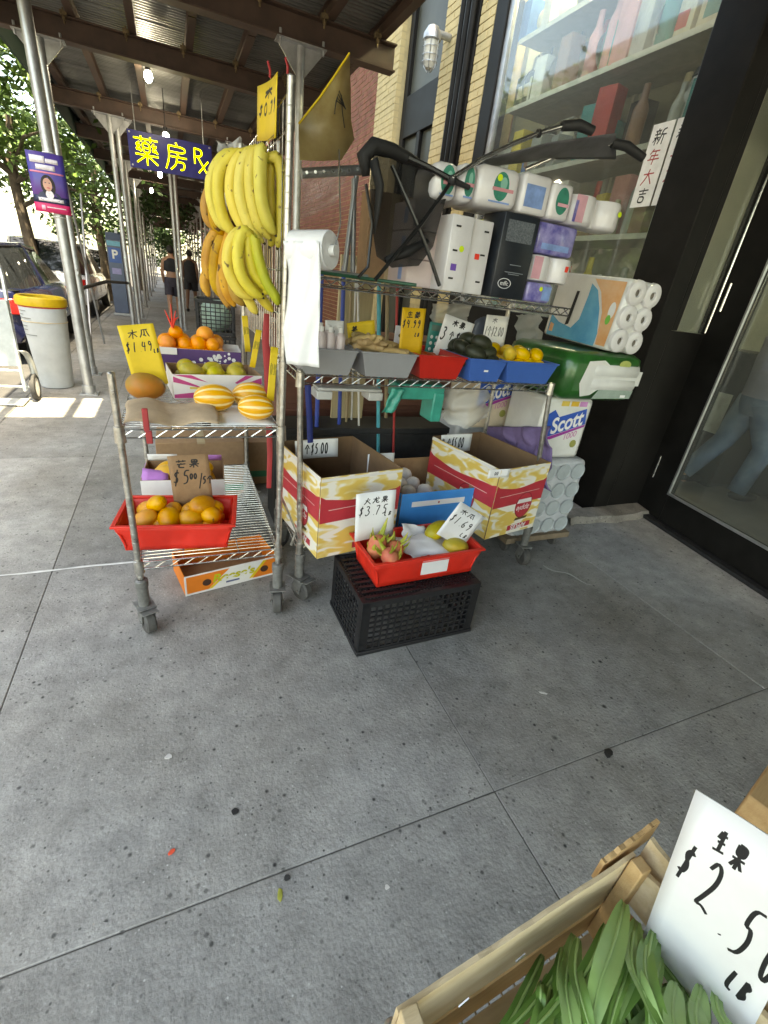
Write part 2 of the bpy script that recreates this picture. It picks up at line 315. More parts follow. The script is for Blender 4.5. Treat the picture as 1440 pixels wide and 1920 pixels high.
tag(MB().b2(-12, -1.66, -60, 150, -.3, -.13).build('road', m_road, smooth=False), kind='structure')
m_pl = M('road_paint', (.7, .7, .66), .8, var=.15)
fs = tag(MB().b2(-60, -12, -60, 150, -.3, 0).build('far_pavement', m_kerb, smooth=False), kind='structure')
tag(MB().b2(-200, 200, -200, 300, -1, -.32).build('ground', m_road, smooth=False), kind='structure')
mb = MB(); Rs = random.Random(2); pts = [(-1.49 + 1.26 * k / 20, 2.4 + Rs.uniform(-.004, .004), .0015) for k in range(21)]
mb.tube(pts, [.006 + Rs.uniform(-.002, .003) for _ in pts], 6, flat=.3); mb.build('joint_sealant', M('pale_sealant', (.62, .62, .6), .8), g)
mb = MB(); pts = [GZ(1018 + 92 * k / 9, 1060 + 36 * k / 9 + 3 * math.sin(k)) + V((0, 0, .0012)) for k in range(10)]; mb.tube(pts, [.004, .007, .008, .006, .005, .008, .006, .005, .004, .002], 6, flat=.15); mb.build('scuff_mark', M('scuff', (.42, .42, .4), .9), g)
# dirt, gum and litter
def litter(name, lab, px, py, sx, sy, col, rz=0., h=.002):
    p = GZ(px, py); r_ = random.Random(px)
    n = 9; vs = []
    for zz in (0, h):
        for k in range(n):
            q = 2 * math.pi * k / n; u = 1 + r_.uniform(-.25, .25)
            vs.append((sx * u * math.cos(q), sy * u * math.sin(q), zz))
    o = MB().add(vs, [tuple(range(n))[::-1], tuple(range(n, 2 * n))] + [(k, (k + 1) % n, n + (k + 1) % n, n + k) for k in range(n)]).build(name, M(name + '_mat', col, .7), loc=(p.x, p.y, .002)); o.rotation_euler.z = rz
    return tag(o, lab, name.replace('_', ' '))
litter('gum_spot', 'round black gum spot on open pavement left of centre', 440, 1522, .012, .011, (.02, .02, .02))
litter('gum_spot', 'elongated dark gum stain on pavement joint at right', 1140, 1413, .022, .014, (.02, .02, .02), .4)
litter('gum_spot', 'small dark gum spot just above the yellow scrap', 538, 1646, .008, .008, (.035, .035, .035))
litter('gum_spot', 'pale flattened gum spot on the open pavement', 316, 1420, .011, .009, (.6, .58, .55))
litter('gum_spot', 'tiny white gum spot nearest the wooden crate', 726, 1664, .007, .006, (.65, .63, .6))
litter('paper_scrap', 'tiny orange-red paper scrap lying on pavement', 322, 1598, .009, .007, (.8, .09, .04), .5)
litter('paper_scrap', 'small yellow-green strip of litter on pavement joint', 525, 1680, .006, .017, (.45, .45, .08), -.2)
litter('paper_scrap', 'thin white scrap on dark pavement right of crate', 1018, 1300, .018, .005, (.6, .6, .58), -.6)

# ================= sidewalk shed =================
shed = thing('sidewalk_shed', 'brown steel sidewalk shed with galvanised posts and corrugated deck overhead', 'scaffold', (0, 0, 0))
X0, X1 = -1.42, 2.1; BZ = 3.3
def ibeam(mb, a, b, h=.2, wd=.13, t=.014):
    a, b = V(a), V(b); d = b - a; L = d.length; c = (a + b) / 2
    ax = 0 if abs(d.x) > abs(d.y) else 1
    def bx(wx, z0, z1):
        dims = (L, wx, z1 - z0) if ax == 0 else (wx, L, z1 - z0)
        mb.box((c.x, c.y, a.z + (z0 + z1) / 2), dims)
    bx(wd, 0, t); bx(wd, h - t, h); bx(t, t, h - t)
beams = [-6.4, -4, -2.4, -.9, 1.3, 3.3, 5.43, 7.12, 9.92, 12.3, 14.7, 17.1, 19.5, 22, 25, 28, 31, 35, 39, 43]
for y in beams:
    mb = MB(); ibeam(mb, (X0, y, BZ), (X1, y, BZ)); mb.build('beam', m_brown, shed, bev=.003)
joists = [-1.25, -.72, -.18, .36, .9, 1.45, 1.95]
for x in joists:
    for y0, y1 in ((-7, 6.2), (6.22, 14.5), (14.52, 28), (28.02, 44)):
        mb = MB(); ibeam(mb, (x, y0, BZ + .205), (x, y1, BZ + .205), .12, .075, .01); mb.build('joist', m_brown, shed)
m_clamp = M('rusty_clamp', (.22, .16, .09), .5, .6, var=.4, scale=30)
for y in (5.43, 7.12, 9.92):
    for x in joists[1:]:
        mb = MB(); mb.box((x - .06, y - .085, BZ + .2), (.06, .05, .035)); mb.cyl((x - .06, y - .095, BZ + .24), (x - .06, y - .095, BZ + .12), .009, 6); mb.lathe([(.0, -.02), (.018, -.02), (.018, .0), (0, 0)], 6, (x - .06, y - .095, BZ + .17))
        mb.build('beam_clamp', m_clamp, shed)
dm = MB(); NW = 12; PW = .75
def dfn(u, v):
    k = u * NW; ph = k % 1
    z = 0 if ph < .36 else (.022 if .5 <= ph < .86 else ((ph - .36) / .14 * .022 if ph < .5 else (1 - (ph - .86) / .14) * .022))
    return (X0 + v * (X1 - X0), u * PW, z)
dm.patch(dfn, NW * 7, 1)
deck0 = dm.build('deck_panel', m_deck, shed, smooth=False, loc=(0, -7, BZ + .335), thick=.002)
PP = PW - .012; GI = int((4.5 + 7) / PP)
for i in range(1, 68):
    if i == GI: continue                               # unseen sheet left out to let a sun patch onto the pavement
    c = copy_tree(deck0, shed, loc=(0, -7 + i * PP, BZ + .335 + (.003 if i % 2 else 0)))
MB().b2(-.5, X1, -7 + GI * PP - .02, -7 + (GI + 1) * PP + .02, BZ + .345, BZ + .36).build('deck_sheet', m_deck, shed)
for k in range(5): MB().b2(X1 + .01, 2.96, -7 + k * 2.04, -7 + k * 2.04 + 2.03, BZ + .33, BZ + .35).build('unseen_shade_deck', m_deck, shed)  # sheets added out of view to shade the pavement beside the shop
fas = MB().b2(X0 - .03, X0, -7, 44, BZ + .02, BZ + 1.2).build('parapet', M('parapet_blue', (.02, .05, .035), .7), shed)
def post(x, y, r=.04, top=BZ, brack=True, lean=0.):
    mb = MB(); mb.cyl((x, y, .012), (x + lean, y, top), r, 14)
    p = mb.build('post', m_galv, shed)
    mb = MB(); mb.b2(x - .09, x + .09, y - .09, y + .09, .001, .014); mb.cyl((x, y, .014), (x, y, .1), r * 1.35, 12)
    for sx in (-1, 1): mb.cyl((x + sx * .065, y - .065, .01), (x + sx * .065, y - .065, .035), .009, 6)
    mb.build('base_plate', m_galv, p, bev=.002)
    if brack:
        mb = MB()
        for sx in (-1, 1): mb.add([(x + sx * r, y - .005, top - .22), (x + sx * .2, y - .005, top - .03), (x + sx * .2, y - .005, top), (x + sx * r, y - .005, top), (x + sx * r, y + .005, top - .22), (x + sx * .2, y + .005, top - .03), (x + sx * .2, y + .005, top), (x + sx * r, y + .005, top)], [(3, 2, 1, 0), (4, 5, 6, 7), (0, 1, 5, 4), (1, 2, 6, 5), (2, 3, 7, 6), (3, 0, 4, 7)])
        mb.b2(x - .22, x + .22, y - .07, y + .07, top - .012, top - .001)
        for sx in (-1, 1): mb.cyl((x + sx * .19, y - .05, top - .05), (x + sx * .19, y - .05, top + .05), .012, 6)
        mb.build('gusset', m_galv, p)
    return p
post(-.95, 6.08, .05, 3.62, False)
for x, y in ((-1.03, 7.12), (-.69, 9.92), (-.6, 10.0), (-.76, 14.1), (-.78, 17.1), (-.8, 19.5), (-.8, 22), (-.8, 25), (-.8, 28), (-.8, 31), (-.8, 35),
             (1.21, 5.43), (1.21, 9.92), (1.21, 12.3), (1.2, 14.7), (1.2, 17.1), (1.2, 19.5), (1.2, 22), (1.2, 25), (1.2, 28), (1.2, 31), (1.2, 35), (1.2, 39), (.13, 12.3), (.21, 12.22),
             (-1.03, -2.4), (1.21, -2.4), (-1.03, -6.4)):
    post(x, y, .036 if y > 5 else .04)
mb = MB(); mb.tube([(-1.03, 7.17, 1.02), (-.88, 8.5, 1.06), (-.7, 9.87, 1.0)], .022, 8); mb.build('guard_pipe', m_blackm, shed)
mb = MB(); mb.tube([(-1.03, 7.2, .2), (-1.03, 8.4, 2.1)], .014, 6); mb.tube([(-1.01, 7.2, 2.1), (-1.01, 8.4, .2)], .014, 6); mb.build('cross_brace', m_galv, shed)
mb = MB()
mb.cyl((-1.03, 7.07, 1.2), (-1.03, 7.0, 1.2), .03, 8)
mb.build('pipe_coupler', m_galv, shed)
for x, y in ((-.04, 7.5), (.5, 7.5)):
    mb = MB().b2(x, x + .17, y, y + .02, BZ + .1, BZ + .19).build('yellow_tag', M('yellow_tag', (.6, .6, .03), .5), shed)
# lit bulbs hanging under the deck
for i, (px, py, y, lab) in enumerate(((278, 143, 7.9, 'lit bulb under the deck, above the two yellow tags'), (311, 256, 9.3, 'lit bulb just above the pharmacy sign'), (300, 327, 12.9, 'lit bulb just below the pharmacy sign'), (284, 357, 17, 'small distant lit bulb deep under the shed'))):
    p = GY(px, py, y); t = thing('light_bulb', lab, 'light bulb', p, group=None)
    MB().ell((0, 0, 0), (.045, .045, .06)).build('bulb', m_bulb, t)
    L = BZ + .34 - p.z
    mb = MB(); mb.cyl((0, 0, .05), (0, 0, .11), .03, 10); mb.cyl((0, 0, .11), (0, 0, L), .006, 6); mb.build('socket', m_blackm, t)

# ================= shop building (facade at x = 3.1) =================
FX = 3.1
shop = thing('shop_building', 'cream brick shop building with black framed windows and doors', 'building', (0, 0, 0))
def gy_at(px, py=300): return GX(px, py, FX).y
def bricks(x, y0, y1, z0, z1, name, mat, side=None, cap=150, bl=.2, bh=.065, far=False):
    """a brick skin on the plane x (facing -x) from y0..y1; own bricks as objects, rest joined"""
    base = MB().b2(x - .012, x + .4, y0 + .006, y1 - .006, 0, z1).build(name, m_mortar, shop)
    me = None; n = 0; rest = MB(); zz = z0; row = 0
    while zz < z1 - .03:
        yy = y0; cuts = []
        o_ = bl / 2 if row % 2 else 0
        e = [y0] + [y for y in [y0 + o_ + k * bl for k in range(0, 60)] if y0 + .05 < y < y1 - .05] + [y1]
        for a, b in zip(e[:-1], e[1:]):
            dz = rnd.uniform(0, .005); bw = b - a - .01
            if n < cap and not far:
                mb = MB().b2(-.02, .05, -bw / 2, bw / 2, 0, bh)
                mb.build('brick', mat, base, bev=.003, loc=(x + dz, (a + b) / 2, zz)); n += 1
            else: rest.b2(x - .02 + dz, x + .05, a + .005, b - .005, zz, zz + bh)
        zz += bh + .011; row += 1
    if rest.v: tag(rest.build('brickwork', mat, base), kind='stuff')
    return base
yA = gy_at(748); yB = gy_at(700)
bricks(FX + .02, 7.82, 8.62, 1.3, 5.6, 'brick_pier', m_cream, cap=230)
bricks(FX, 6.06, 6.46, 1.3, 5.6, 'brick_pier', m_cream, cap=110)
bricks(FX, 5.37, 5.66, 1.3, 5.6, 'brick_pier', m_cream, cap=110)
bricks(FX + .05, 8.64, 16, 0, 5.6, 'brick_wall', m_redbrick, far=True)
MB().b2(FX - .1, 12, -14, 60, 5.6, 24).build('upper_wall', m_redbrick, shop)
MB().b2(FX + .1, 12, 16.05, 60, 0, 5.6).build('far_wall', m_redbrick, shop)
# far shop piers further down the street
for k in range(5):
    MB().b2(FX - .06, FX + .1, 18 + k * 5, 18.6 + k * 5, 0, 5.5).build('far_pier', m_cream, shop)
# black pipes / shutter track between the piers
mb = MB(); mb.b2(FX - .03, FX + .3, 5.67, 6.05, 0, 5.6); mb.build('black_pilaster', m_black, shop, bev=.006)
for yy in (5.74, 5.86, 5.97):
    MB().cyl((FX - .06, yy, 0), (FX - .06, yy, 5.5), .035, 10).build('downpipe', m_black, shop)
# side door with transom between the cream piers
dr = MB(); D0, D1 = 6.48, 7.76
dr.b2(FX + .1, FX + .2, D0, D0 + .1, 0, 5.6); dr.b2(FX + .1, FX + .2, D1 - .12, D1, 0, 5.6)
dr.b2(FX + .1, FX + .2, D0 + .1, D1 - .12, 3.38, 3.85); dr.b2(FX + .1, FX + .2, (D0 + D1) / 2 - .05, (D0 + D1) / 2 + .05, 0, 3.38); dr.b2(FX + .1, FX + .2, D0 + .1, D1 - .12, 0, .4); dr.b2(FX + .1, FX + .2, D0 + .1, D1 - .12, 5.2, 5.6)
dr.build('side_door_frame', m_black, shop, bev=.006)
m_dpane = M('grey_pane', (.06, .06, .048), .35, var=.3, scale=1.5, spec=.15)
for a, b, z0, z1 in ((D0 + .1, (D0 + D1) / 2 - .05, .4, 3.38), ((D0 + D1) / 2 + .05, D1 - .12, .4, 3.38), (D0 + .1, D1 - .12, 3.85, 5.2)):
    MB().b2(FX + .15, FX + .16, a + .003, b - .003, z0 + .003, z1 - .003).build('pane', m_dpane, shop)
# display window frame
W0, W1 = 2.76, 5.15
mb = MB(); mb.b2(FX - .02, FX + .16, 5.15, 5.36, 0, 5.6); mb.build('window_post', m_black, shop, bev=.006)
mb = MB(); mb.b2(FX + .0, FX + .05, 5.08, 5.149, 1.42, 5.55); mb.build('window_bead', m_galv, shop, bev=.003)
mb = MB(); mb.b2(FX - .04, FX + .12, 2.42, 2.755, 0, 5.6); mb.build('corner_post', m_black, shop, bev=.008)
mb = MB(); mb.b2(FX - .01, FX + .14, 2.757, 5.147, 0, 1.4); mb.build('kick_panel', m_black, shop, bev=.006)
mb = MB(); mb.b2(FX - .03, FX + .15, 2.757, 5.147, 4.6, 5.6); mb.build('window_head', m_black, shop, bev=.006)
MB().b2(FX + .02, FX + .028, 2.757, 5.147, 1.402, 4.598).build('window_glass', m_glass, shop)
# return of the recessed entrance: kick panel below, glass above
RX, RY = 3.62, 2.46
mb = MB(); mb.b2(3.222, RX, 2.425, 2.475, .03, 1.44); mb.build('return_panel', m_black, shop, bev=.004)
mb = MB(); mb.b2(3.222, 3.28, 2.425, 2.475, 1.442, 3.2); mb.b2(RX - .05, RX, 2.425, 2.475, 1.442, 3.2); mb.b2(3.28, RX - .05, 2.425, 2.475, 3.1, 3.2); mb.build('sidelight_frame', m_black, shop, bev=.004)
MB().b2(3.281, RX - .051, 2.446, 2.453, 1.443, 3.099).build('sidelight_glass', m_glass, shop)
MB().cyl((RX - .06, 2.41, 1.45), (RX - .06, 2.41, 3.1), .008, 8).build('chrome_trim', m_chrome, shop)
# glass entrance door, splayed a little
dd = (V((3.42, 1.23, 0)) - V((RX, RY, 0))).normalized()
def dP(s, z, o=0.):      # along the door, height, outwards (towards the street)
    n = V((dd.y, -dd.x, 0)); return V((RX, RY, 0)) + dd * s + n * o + V((0, 0, z))
DM = Mx(((dd.x, -dd.y, 0, RX), (dd.y, dd.x, 0, RY), (0, 0, 1, 0), (0, 0, 0, 1)))
dt = MB(); door = None
def dbox(mb, s0, s1, o0, o1, z0, z1): mb.box(DM @ V(((s0 + s1) / 2, (o0 + o1) / 2, (z0 + z1) / 2)), (s1 - s0, o1 - o0, z1 - z0), rot=DM.to_3x3())
mb = MB(); dbox(mb, 0, .3, -.03, .03, .03, 3.2); dbox(mb, .3, 2.4, -.03, .03, .03, .26); dbox(mb, .3, 2.4, -.03, .03, 3.0, 3.2); dbox(mb, 2.2, 2.4, -.03, .03, .26, 3.0)
door = mb.build('entrance_door', m_black, shop, bev=.005)
mb = MB(); dbox(mb, .302, 2.198, -.004, .004, .262, 2.998); mb.build('door_glass', m_glass, door)
mb = MB(); dbox(mb, .3, .312, -.05, -.031, .26, 3.0); dbox(mb, .312, 2.2, -.05, -.031, .26, .275); mb.build('door_bead', m_galv, door)
for z in (.33, 1.6):
    mb = MB(); a = dP(.1, z); mb.tube([DM @ V((.1, -.04, z)), DM @ V((.1, -.04, z + .18))], .009, 8); mb.build('door_hinge', m_chrome, door)
mb = MB(); dbox(mb, 0, 2.4, -.09, .1, .0, .028); mb.build('threshold', m_blackm, shop, bev=.003)
# worn concrete step in front of the return
st = MB(); 
def stf(u, v):
    e = .012 * math.sin(9 * u + 3 * v) + .008 * math.sin(23 * u)
    return (2.72 + u * .9, 2.24 + .06 * (1 - u) + v * .17 + (e if v == 0 else 0), .055 - (.055 if v == 0 else 0) * 1 + .004 * math.sin(31 * u))
vs = []; n = 14
for i in range(n + 1):
    u = i / n; e = .014 * math.sin(9 * u) + .01 * math.sin(23 * u); x = 2.7 + u * .92
    vs += [(x, 2.27 - .03 * u + e, .0), (x, 2.29 - .03 * u + e, .05 + .006 * math.sin(17 * u)), (x, 2.424, .058), (x, 2.424, 0)]
st.add(vs, [(i * 4 + k, i * 4 + 4 + k, i * 4 + 5 + k, i * 4 + 1 + k) for i in range(n) for k in range(3)]); st.build('worn_step', m_step, shop)
# interior: floor, back wall, ceiling, tubes
m_floor = M('shop_floor', (.22, .2, .17), .4, var=.2, scale=3)
m_inner = M('shop_wall', (.32, .34, .29), .8, var=.15, scale=1.5)
MB().b2(RX + .1, 9, -4, 8.5, -.02, .02).build('shop_floor', m_floor, shop, smooth=False)
MB().b2(8.9, 9, -4, 8.5, .02, 4.4).build('shop_back_wall', m_inner, shop, smooth=False)
MB().b2(RX + .25, 9, -4, 8.5, 4.4, 4.5).build('shop_ceiling', m_inner, shop, smooth=False)
MB().b2(3.5, 9, 5.3, 5.36, .02, 4.4).build('shop_side_wall', m_inner, shop, smooth=False)
MB().b2(FX + .14, 3.45, -8, .05, 0, 5.6).build('near_wall', m_black, shop, smooth=False)
MB().b2(FX + .14, 9, .05, 2.42, 3.2, 4.4).build('door_head', m_black, shop, smooth=False)
m_tube = M('lit_tube', (1, .92, .74), .3, emit=34)
m_tube2 = M('dim_tube', (1, .92, .74), .3, emit=11)
for x, y, z in ((3.36, 3.2, 4.5), (3.36, 4.5, 4.5), (5.4, 3.6, 4.28), (7.0, 2.2, 4.28)):
    t = thing('ceiling_tube', 'lit fluorescent tube on shop ceiling seen through the glass', 'ceiling light', (x, y, z), group='fluorescent tubes inside the shop')
    MB().cyl((0, -.6, 0), (0, .6, 0), .02, 8).build('tube', m_tube if x < 4 else m_tube2, t); MB().b2(-.06, .06, -.65, .65, .03, .1).build('housing', m_white, t)
# caged bulkhead lamp on the cream pier
lt = thing('cage_lamp', 'unlit caged glass bulkhead lamp on the cream brick pier', 'wall lamp', (2.86, 6.28, 3.72))
MB().lathe([(0, 0), (.045, .01), (.07, .06), (.075, .24)], 14).build('globe', M('frosted_globe', (.55, .52, .45), .25, var=.1), lt)
mb = MB(); mb.lathe([(.07, .24), (.1, .25), (.1, .3), (.06, .36), (0, .37)], 14); mb.cyl((0, 0, .32), (.22, 0, .32), .035, 10); mb.build('lamp_cap', m_galv, lt)
mb = MB()
for k in range(6):
    q = k * math.pi / 3; mb.tube([(.02 * math.cos(q), .02 * math.sin(q), -.02), (.075 * math.cos(q), .075 * math.sin(q), .04), (.088 * math.cos(q), .088 * math.sin(q), .25)], .005, 5)
for z in (.06, .12, .19): mb.tube([(.085 * math.cos(q * .3142), .085 * math.sin(q * .3142), z) for q in range(21)], .004, 4)
mb.build('cage', m_galv, lt)

# ================= trees and street beyond =================
def tree(name, lab, x, y, h, cz, r, n, mat, seed, rz=1., leaf=.1):
    R_ = random.Random(seed); t = thing(name, lab, 'tree', (x, y, -.05), group='street trees along the kerb')
    mb = MB(); pts = [(0, 0, 0), (.05, .03, h * .5), (-.03, .08, h), (.1, .1, h + 1.2)]
    mb.tube(pts, [.16, .12, .1, .06], 10)
    for k in range(7):
        q = R_.uniform(0, 6.28); l = R_.uniform(.6, 1.) * r; z0 = h * R_.uniform(.8, 1.25)
        mb.tube([(0, .05, z0), (l * .4 * math.cos(q), l * .4 * math.sin(q), z0 + .5), (l * .85 * math.cos(q), l * .85 * math.sin(q), z0 + R_.uniform(.3, 1.1))], [.05, .035, .012], 6)
    mb.build('trunk', m_bark, t)
    mb = MB(); cl = []
    for k in range(46):
        d = V((R_.gauss(0, 1), R_.gauss(0, 1), R_.gauss(0, 1))).normalized() * R_.uniform(.35, 1) ; cl.append((V((d.x * r, d.y * r, cz + d.z * r * rz)), R_.uniform(.25, .5) * r * .62))
    vs = []; fs = []
    for k in range(n):
        c, cr = R_.choice(cl); d = V((R_.gauss(0, .5), R_.gauss(0, .5), R_.gauss(0, .4))); p = c + d * cr
        a = V((R_.uniform(-1, 1), R_.uniform(-1, 1), R_.uniform(-.7, .3))).normalized(); b = a.cross(V((R_.uniform(-1, 1), R_.uniform(-1, 1), R_.uniform(-1, 1)))).normalized()
        s_ = leaf * R_.uniform(.6, 1.3); i = len(vs)
        vs += [p - a * s_, p + b * s_ * .42, p + a * s_, p - b * s_ * .42]; fs.append((i, i + 1, i + 2, i + 3))
    mb.add(vs, fs); mb.build('crown', mat, t, smooth=False)
    return t
tree('street_tree', 'leafy street tree nearest the poster at upper left edge', -3.6, 9.5, 2.6, 4.3, 2.3, 7000, m_leaf, 1, .95)
tree('street_tree', 'second street tree behind the parked blue car', -3.0, 14.5, 2.6, 4.4, 2.5, 7000, m_leaf, 2)
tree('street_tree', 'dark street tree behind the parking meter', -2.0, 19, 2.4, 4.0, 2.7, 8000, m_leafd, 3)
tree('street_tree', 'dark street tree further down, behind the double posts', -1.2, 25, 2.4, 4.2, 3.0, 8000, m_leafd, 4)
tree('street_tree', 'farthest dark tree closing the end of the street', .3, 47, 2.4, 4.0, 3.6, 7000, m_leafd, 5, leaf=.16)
tree('street_tree', 'tall pale tree across the road at far left', -9, 16, 3, 6, 3.4, 7000, m_leaf, 6, leaf=.15)
bl = thing('far_building', 'pale sunlit building across the road at left edge', 'building', (-22, 30, 0))
MB().b2(-6, 6, -30, 40, 0, 14).build('wall', M('pale_wall', (.5, .48, .44), .9), bl)
for k in range(14):
    for z in (1.2, 4.6, 8): MB().b2(6.0, 6.03, -28 + k * 4.6, -26 + k * 4.6, z, z + 1.9).build('window', m_dpane, bl)
# ================= pharmacy neon sign =================
m_navy = M('navy_board', (.02, .022, .2), .35, var=.15)
m_neon = M('yellow_neon', (.85, .95, .03), .4, emit=.6)
p = GY(322, 293, 9.0)
ps = thing('pharmacy_sign', 'navy blue pharmacy board with yellow neon lettering hung under the shed', 'sign', p, (0, rad(-.5), 0))
MB().b2(-.56, .56, -.012, .012, -.22, .22).build('board', m_navy, ps, bev=.004)
mb = MB()
scribble(mb, '藥', -.5, -.16, .33, .34, .0095, slant=0, y=-.016, jit=.05); scribble(mb, '房', -.1, -.16, .33, .33, .0095, slant=0, y=-.016, jit=.05)
scribble(mb, 'R', .27, -.1, .25, .36, .0095, slant=0, y=-.016, jit=.05); scribble(mb, 'x', .26, -.1, .26, .4, .0095, slant=0, y=-.016, jit=.05)
mb.build('neon_lettering', m_neon, ps)
mb = MB()
for x in (-.53, .53):
    for z in (-.19, .19): mb.ell((x, -.014, z), (.012, .006, .012), nu=8, nv=6)
mb.build('rivets', m_white, ps)
mb = MB()
for x in (-.45, .45): mb.cyl((x, 0, .22), (x, 0, BZ + .335 - p.z), .008, 6)
mb.build('hanger', m_galv, ps)

# ================= campaign poster wrapped on the post =================
m_pblue = rampmat(M('poster_blue', (.05, .06, .3), .4, scale=1.2), [(.35, (.03, .05, .28)), (.6, (.12, .04, .22)), (.75, (.35, .02, .16))])
p = V((-.985, 6.0, 1.97))
po = thing('campaign_poster', 'blue and pink portrait poster tied to the silver post', 'poster', p, (rad(-1), 0, rad(-3)))
def pf(x, z, o=.0):       # bowed card
    return (x, -.004 - o + 1.2 * x * x, z)
def pcard(x0, x1, z0, z1, m, name, o, par=po, n=8):
    mb = MB(); mb.patch(lambda u, v: pf(x0 + u * (x1 - x0), z0 + v * (z1 - z0), o), n, 1); return mb.build(name, m, par, thick=.0006)
pcard(-.145, .145, -.235, .235, m_pblue, 'card', 0)
m_pink = M('poster_pink', (.62, .02, .12), .45); m_pw = M('poster_white', (.72, .66, .7), .45, var=.2, scale=60); m_pnavy = M('poster_navy', (.01, .015, .06), .4)
pcard(-.145, .145, -.235, -.16, m_pink, 'pink_band', .001); pcard(-.12, .0, .15, .205, m_pw, 'headline', .001); pcard(.005, .1, .155, .19, m_pw, 'headline', .001); pcard(-.08, .07, .1, .14, m_pw, 'headline', .001)
pcard(-.135, .13, .075, .088, M('poster_rose', (.7, .2, .3), .5), 'rule', .001); pcard(-.145, .145, -.158, -.1, m_pnavy, 'name_band', .001)
pcard(-.1, .1, -.145, -.118, m_pw, 'name_line', .0016); pcard(-.085, -.055, -.215, -.178, M('poster_lilac', (.75, .4, .5), .5), 'emblem', .0016); pcard(-.04, .11, -.195, -.188, m_pw, 'small_line', .0016)
def oval(cx, cz, rx, rz, m, name, o, n=20):
    mb = MB(); mb.add([pf(cx + rx * math.cos(2 * math.pi * k / n), cz + rz * math.sin(2 * math.pi * k / n), o) for k in range(n)], [tuple(range(n))]); return mb.build(name, m, po, smooth=False)
oval(-.005, -.02, .058, .085, M('portrait_hair', (.02, .013, .01), .7), 'portrait_hair', .0016)
oval(-.005, -.105, .09, .045, m_pnavy, 'portrait_jacket', .0022); oval(-.002, -.09, .032, .035, m_pw, 'portrait_collar', .0028)
oval(-.008, -.012, .036, .052, M('portrait_skin', (.55, .3, .22), .6), 'portrait_face', .0034); oval(-.004, -.037, .014, .005, M('portrait_lips', (.5, .1, .1), .6), 'portrait_mouth', .004)
for dx in (-.022, .008): oval(dx, .002, .007, .0035, m_pnavy, 'portrait_eye', .004)
mb = MB()
for z in (-.26, .245): mb.tube([(.05 * math.cos(q * .314) + .03, .08 + .055 * math.sin(q * .314), z) for q in range(21)], .006, 5)
mb.build('cable_tie', m_white, po)

# ================= rubbish drum =================
b0 = GZ(112, 726)
dr_ = thing('plastic_drum', 'grey-white plastic drum with a yellow rim by the silver post', 'drum', (-1.31, 6.42, .004))
MB().lathe([(.0, .004), (.155, .004), (.162, .03), (.2, .6), (.215, .86), (.21, .9)], 28).build('body', M('drum_plastic', (.52, .55, .57), .45, var=.12, scale=4), dr_)
MB().lathe([(.205, .86), (.232, .865), (.238, .9), (.232, .94), (.21, .955), (.19, .95), (.19, .9)], 28).build('rim', M('drum_yellow', (.62, .4, .02), .4), dr_)
MB().lathe([(.213, .848), (.219, .85), (.219, .86), (.213, .862)], 28).build('red_ring', M('drum_red', (.5, .05, .03), .4), dr_)
MB().lathe([(.206, .7), (.2105, .7), (.2115, .708), (.207, .71)], 28).build('ridge', M('drum_ridge', (.6, .5, .35), .5), dr_)
mb = MB()
for z, a0, a1 in ((.81, 3.6, 4.1), (.775, 3.6, 3.9), (.74, 3.55, 4.3), (.66, 3.6, 4.0), (.62, 3.65, 3.95), (.57, 3.6, 4.4)):
    r_ = .2 + (z - .6) / .26 * .015 + .0012
    mb.tube([(r_ * math.cos(a), r_ * math.sin(a), z) for a in [a0 + (a1 - a0) * k / 8 for k in range(9)]], .007, 4, flat=.3)
mb.build('stencilled_lines', M('stencil', (.05, .05, .05), .7), dr_)
MB().cyl((0, 0, .86), (0, 0, .9), .19, 24).build('contents', m_blackm, dr_)

# ================= hand truck =================
ht = thing('hand_truck', 'silver hand truck with white wheels standing at far left', 'hand truck', (-1.56, 5.72, .0))
m_alu = M('aluminium', (.55, .58, .58), .35, .6, var=.15)
mb = MB()
for x in (-.17, .1): mb.tube([(x, .02, .1), (x, .04, .55), (x, .12, 1.15)], .018, 8)
for z in (.3, .6, .9): mb.cyl((-.17, .04 + (z - .5) * .06, z), (.1, .04 + (z - .5) * .06, z), .013, 8)
mb.tube([(-.17, .12, 1.15), (-.16, .14, 1.24), (-.035, .15, 1.27), (.09, .14, 1.24), (.1, .12, 1.15)], .018, 8); mb.build('frame', m_alu, ht)
MB().b2(-.2, .12, -.22, .02, .012, .024).build('nose_plate', m_alu, ht, bev=.003)
MB().b2(-.18, .11, .03, .05, .34, .95).build('back_plate', M('grey_plate', (.42, .46, .47), .5), ht, bev=.004)
mb = MB(); mb.patch(lambda u, v: (.14 + .06 * v, -.02 + .3 * math.sin(1.9 * u) - .1, .52 - .5 * u + .12 * math.sin(3 * u)), 10, 2); mb.build('stair_guard', m_alu, ht, thick=.006)
for x in (-.24, .18):
    wh = MB().lathe([(.1, -.025), (.128, -.02), (.132, 0), (.128, .02), (.1, .025)], 24, rot=Mx.Rotation(rad(90), 3, 'Y'), c=(x, .06, .133)).build('wheel', m_rubber, ht)
    MB().lathe([(.0, -.02), (.06, -.022), (.1, -.018), (.1, .018), (.06, .022), (0, .02)], 24, rot=Mx.Rotation(rad(90), 3, 'Y'), c=(x, .06, .133)).build('hub', m_white, wh)
MB().cyl((-.24, .06, .133), (.18, .06, .133), .012, 8).build('axle', m_alu, ht)

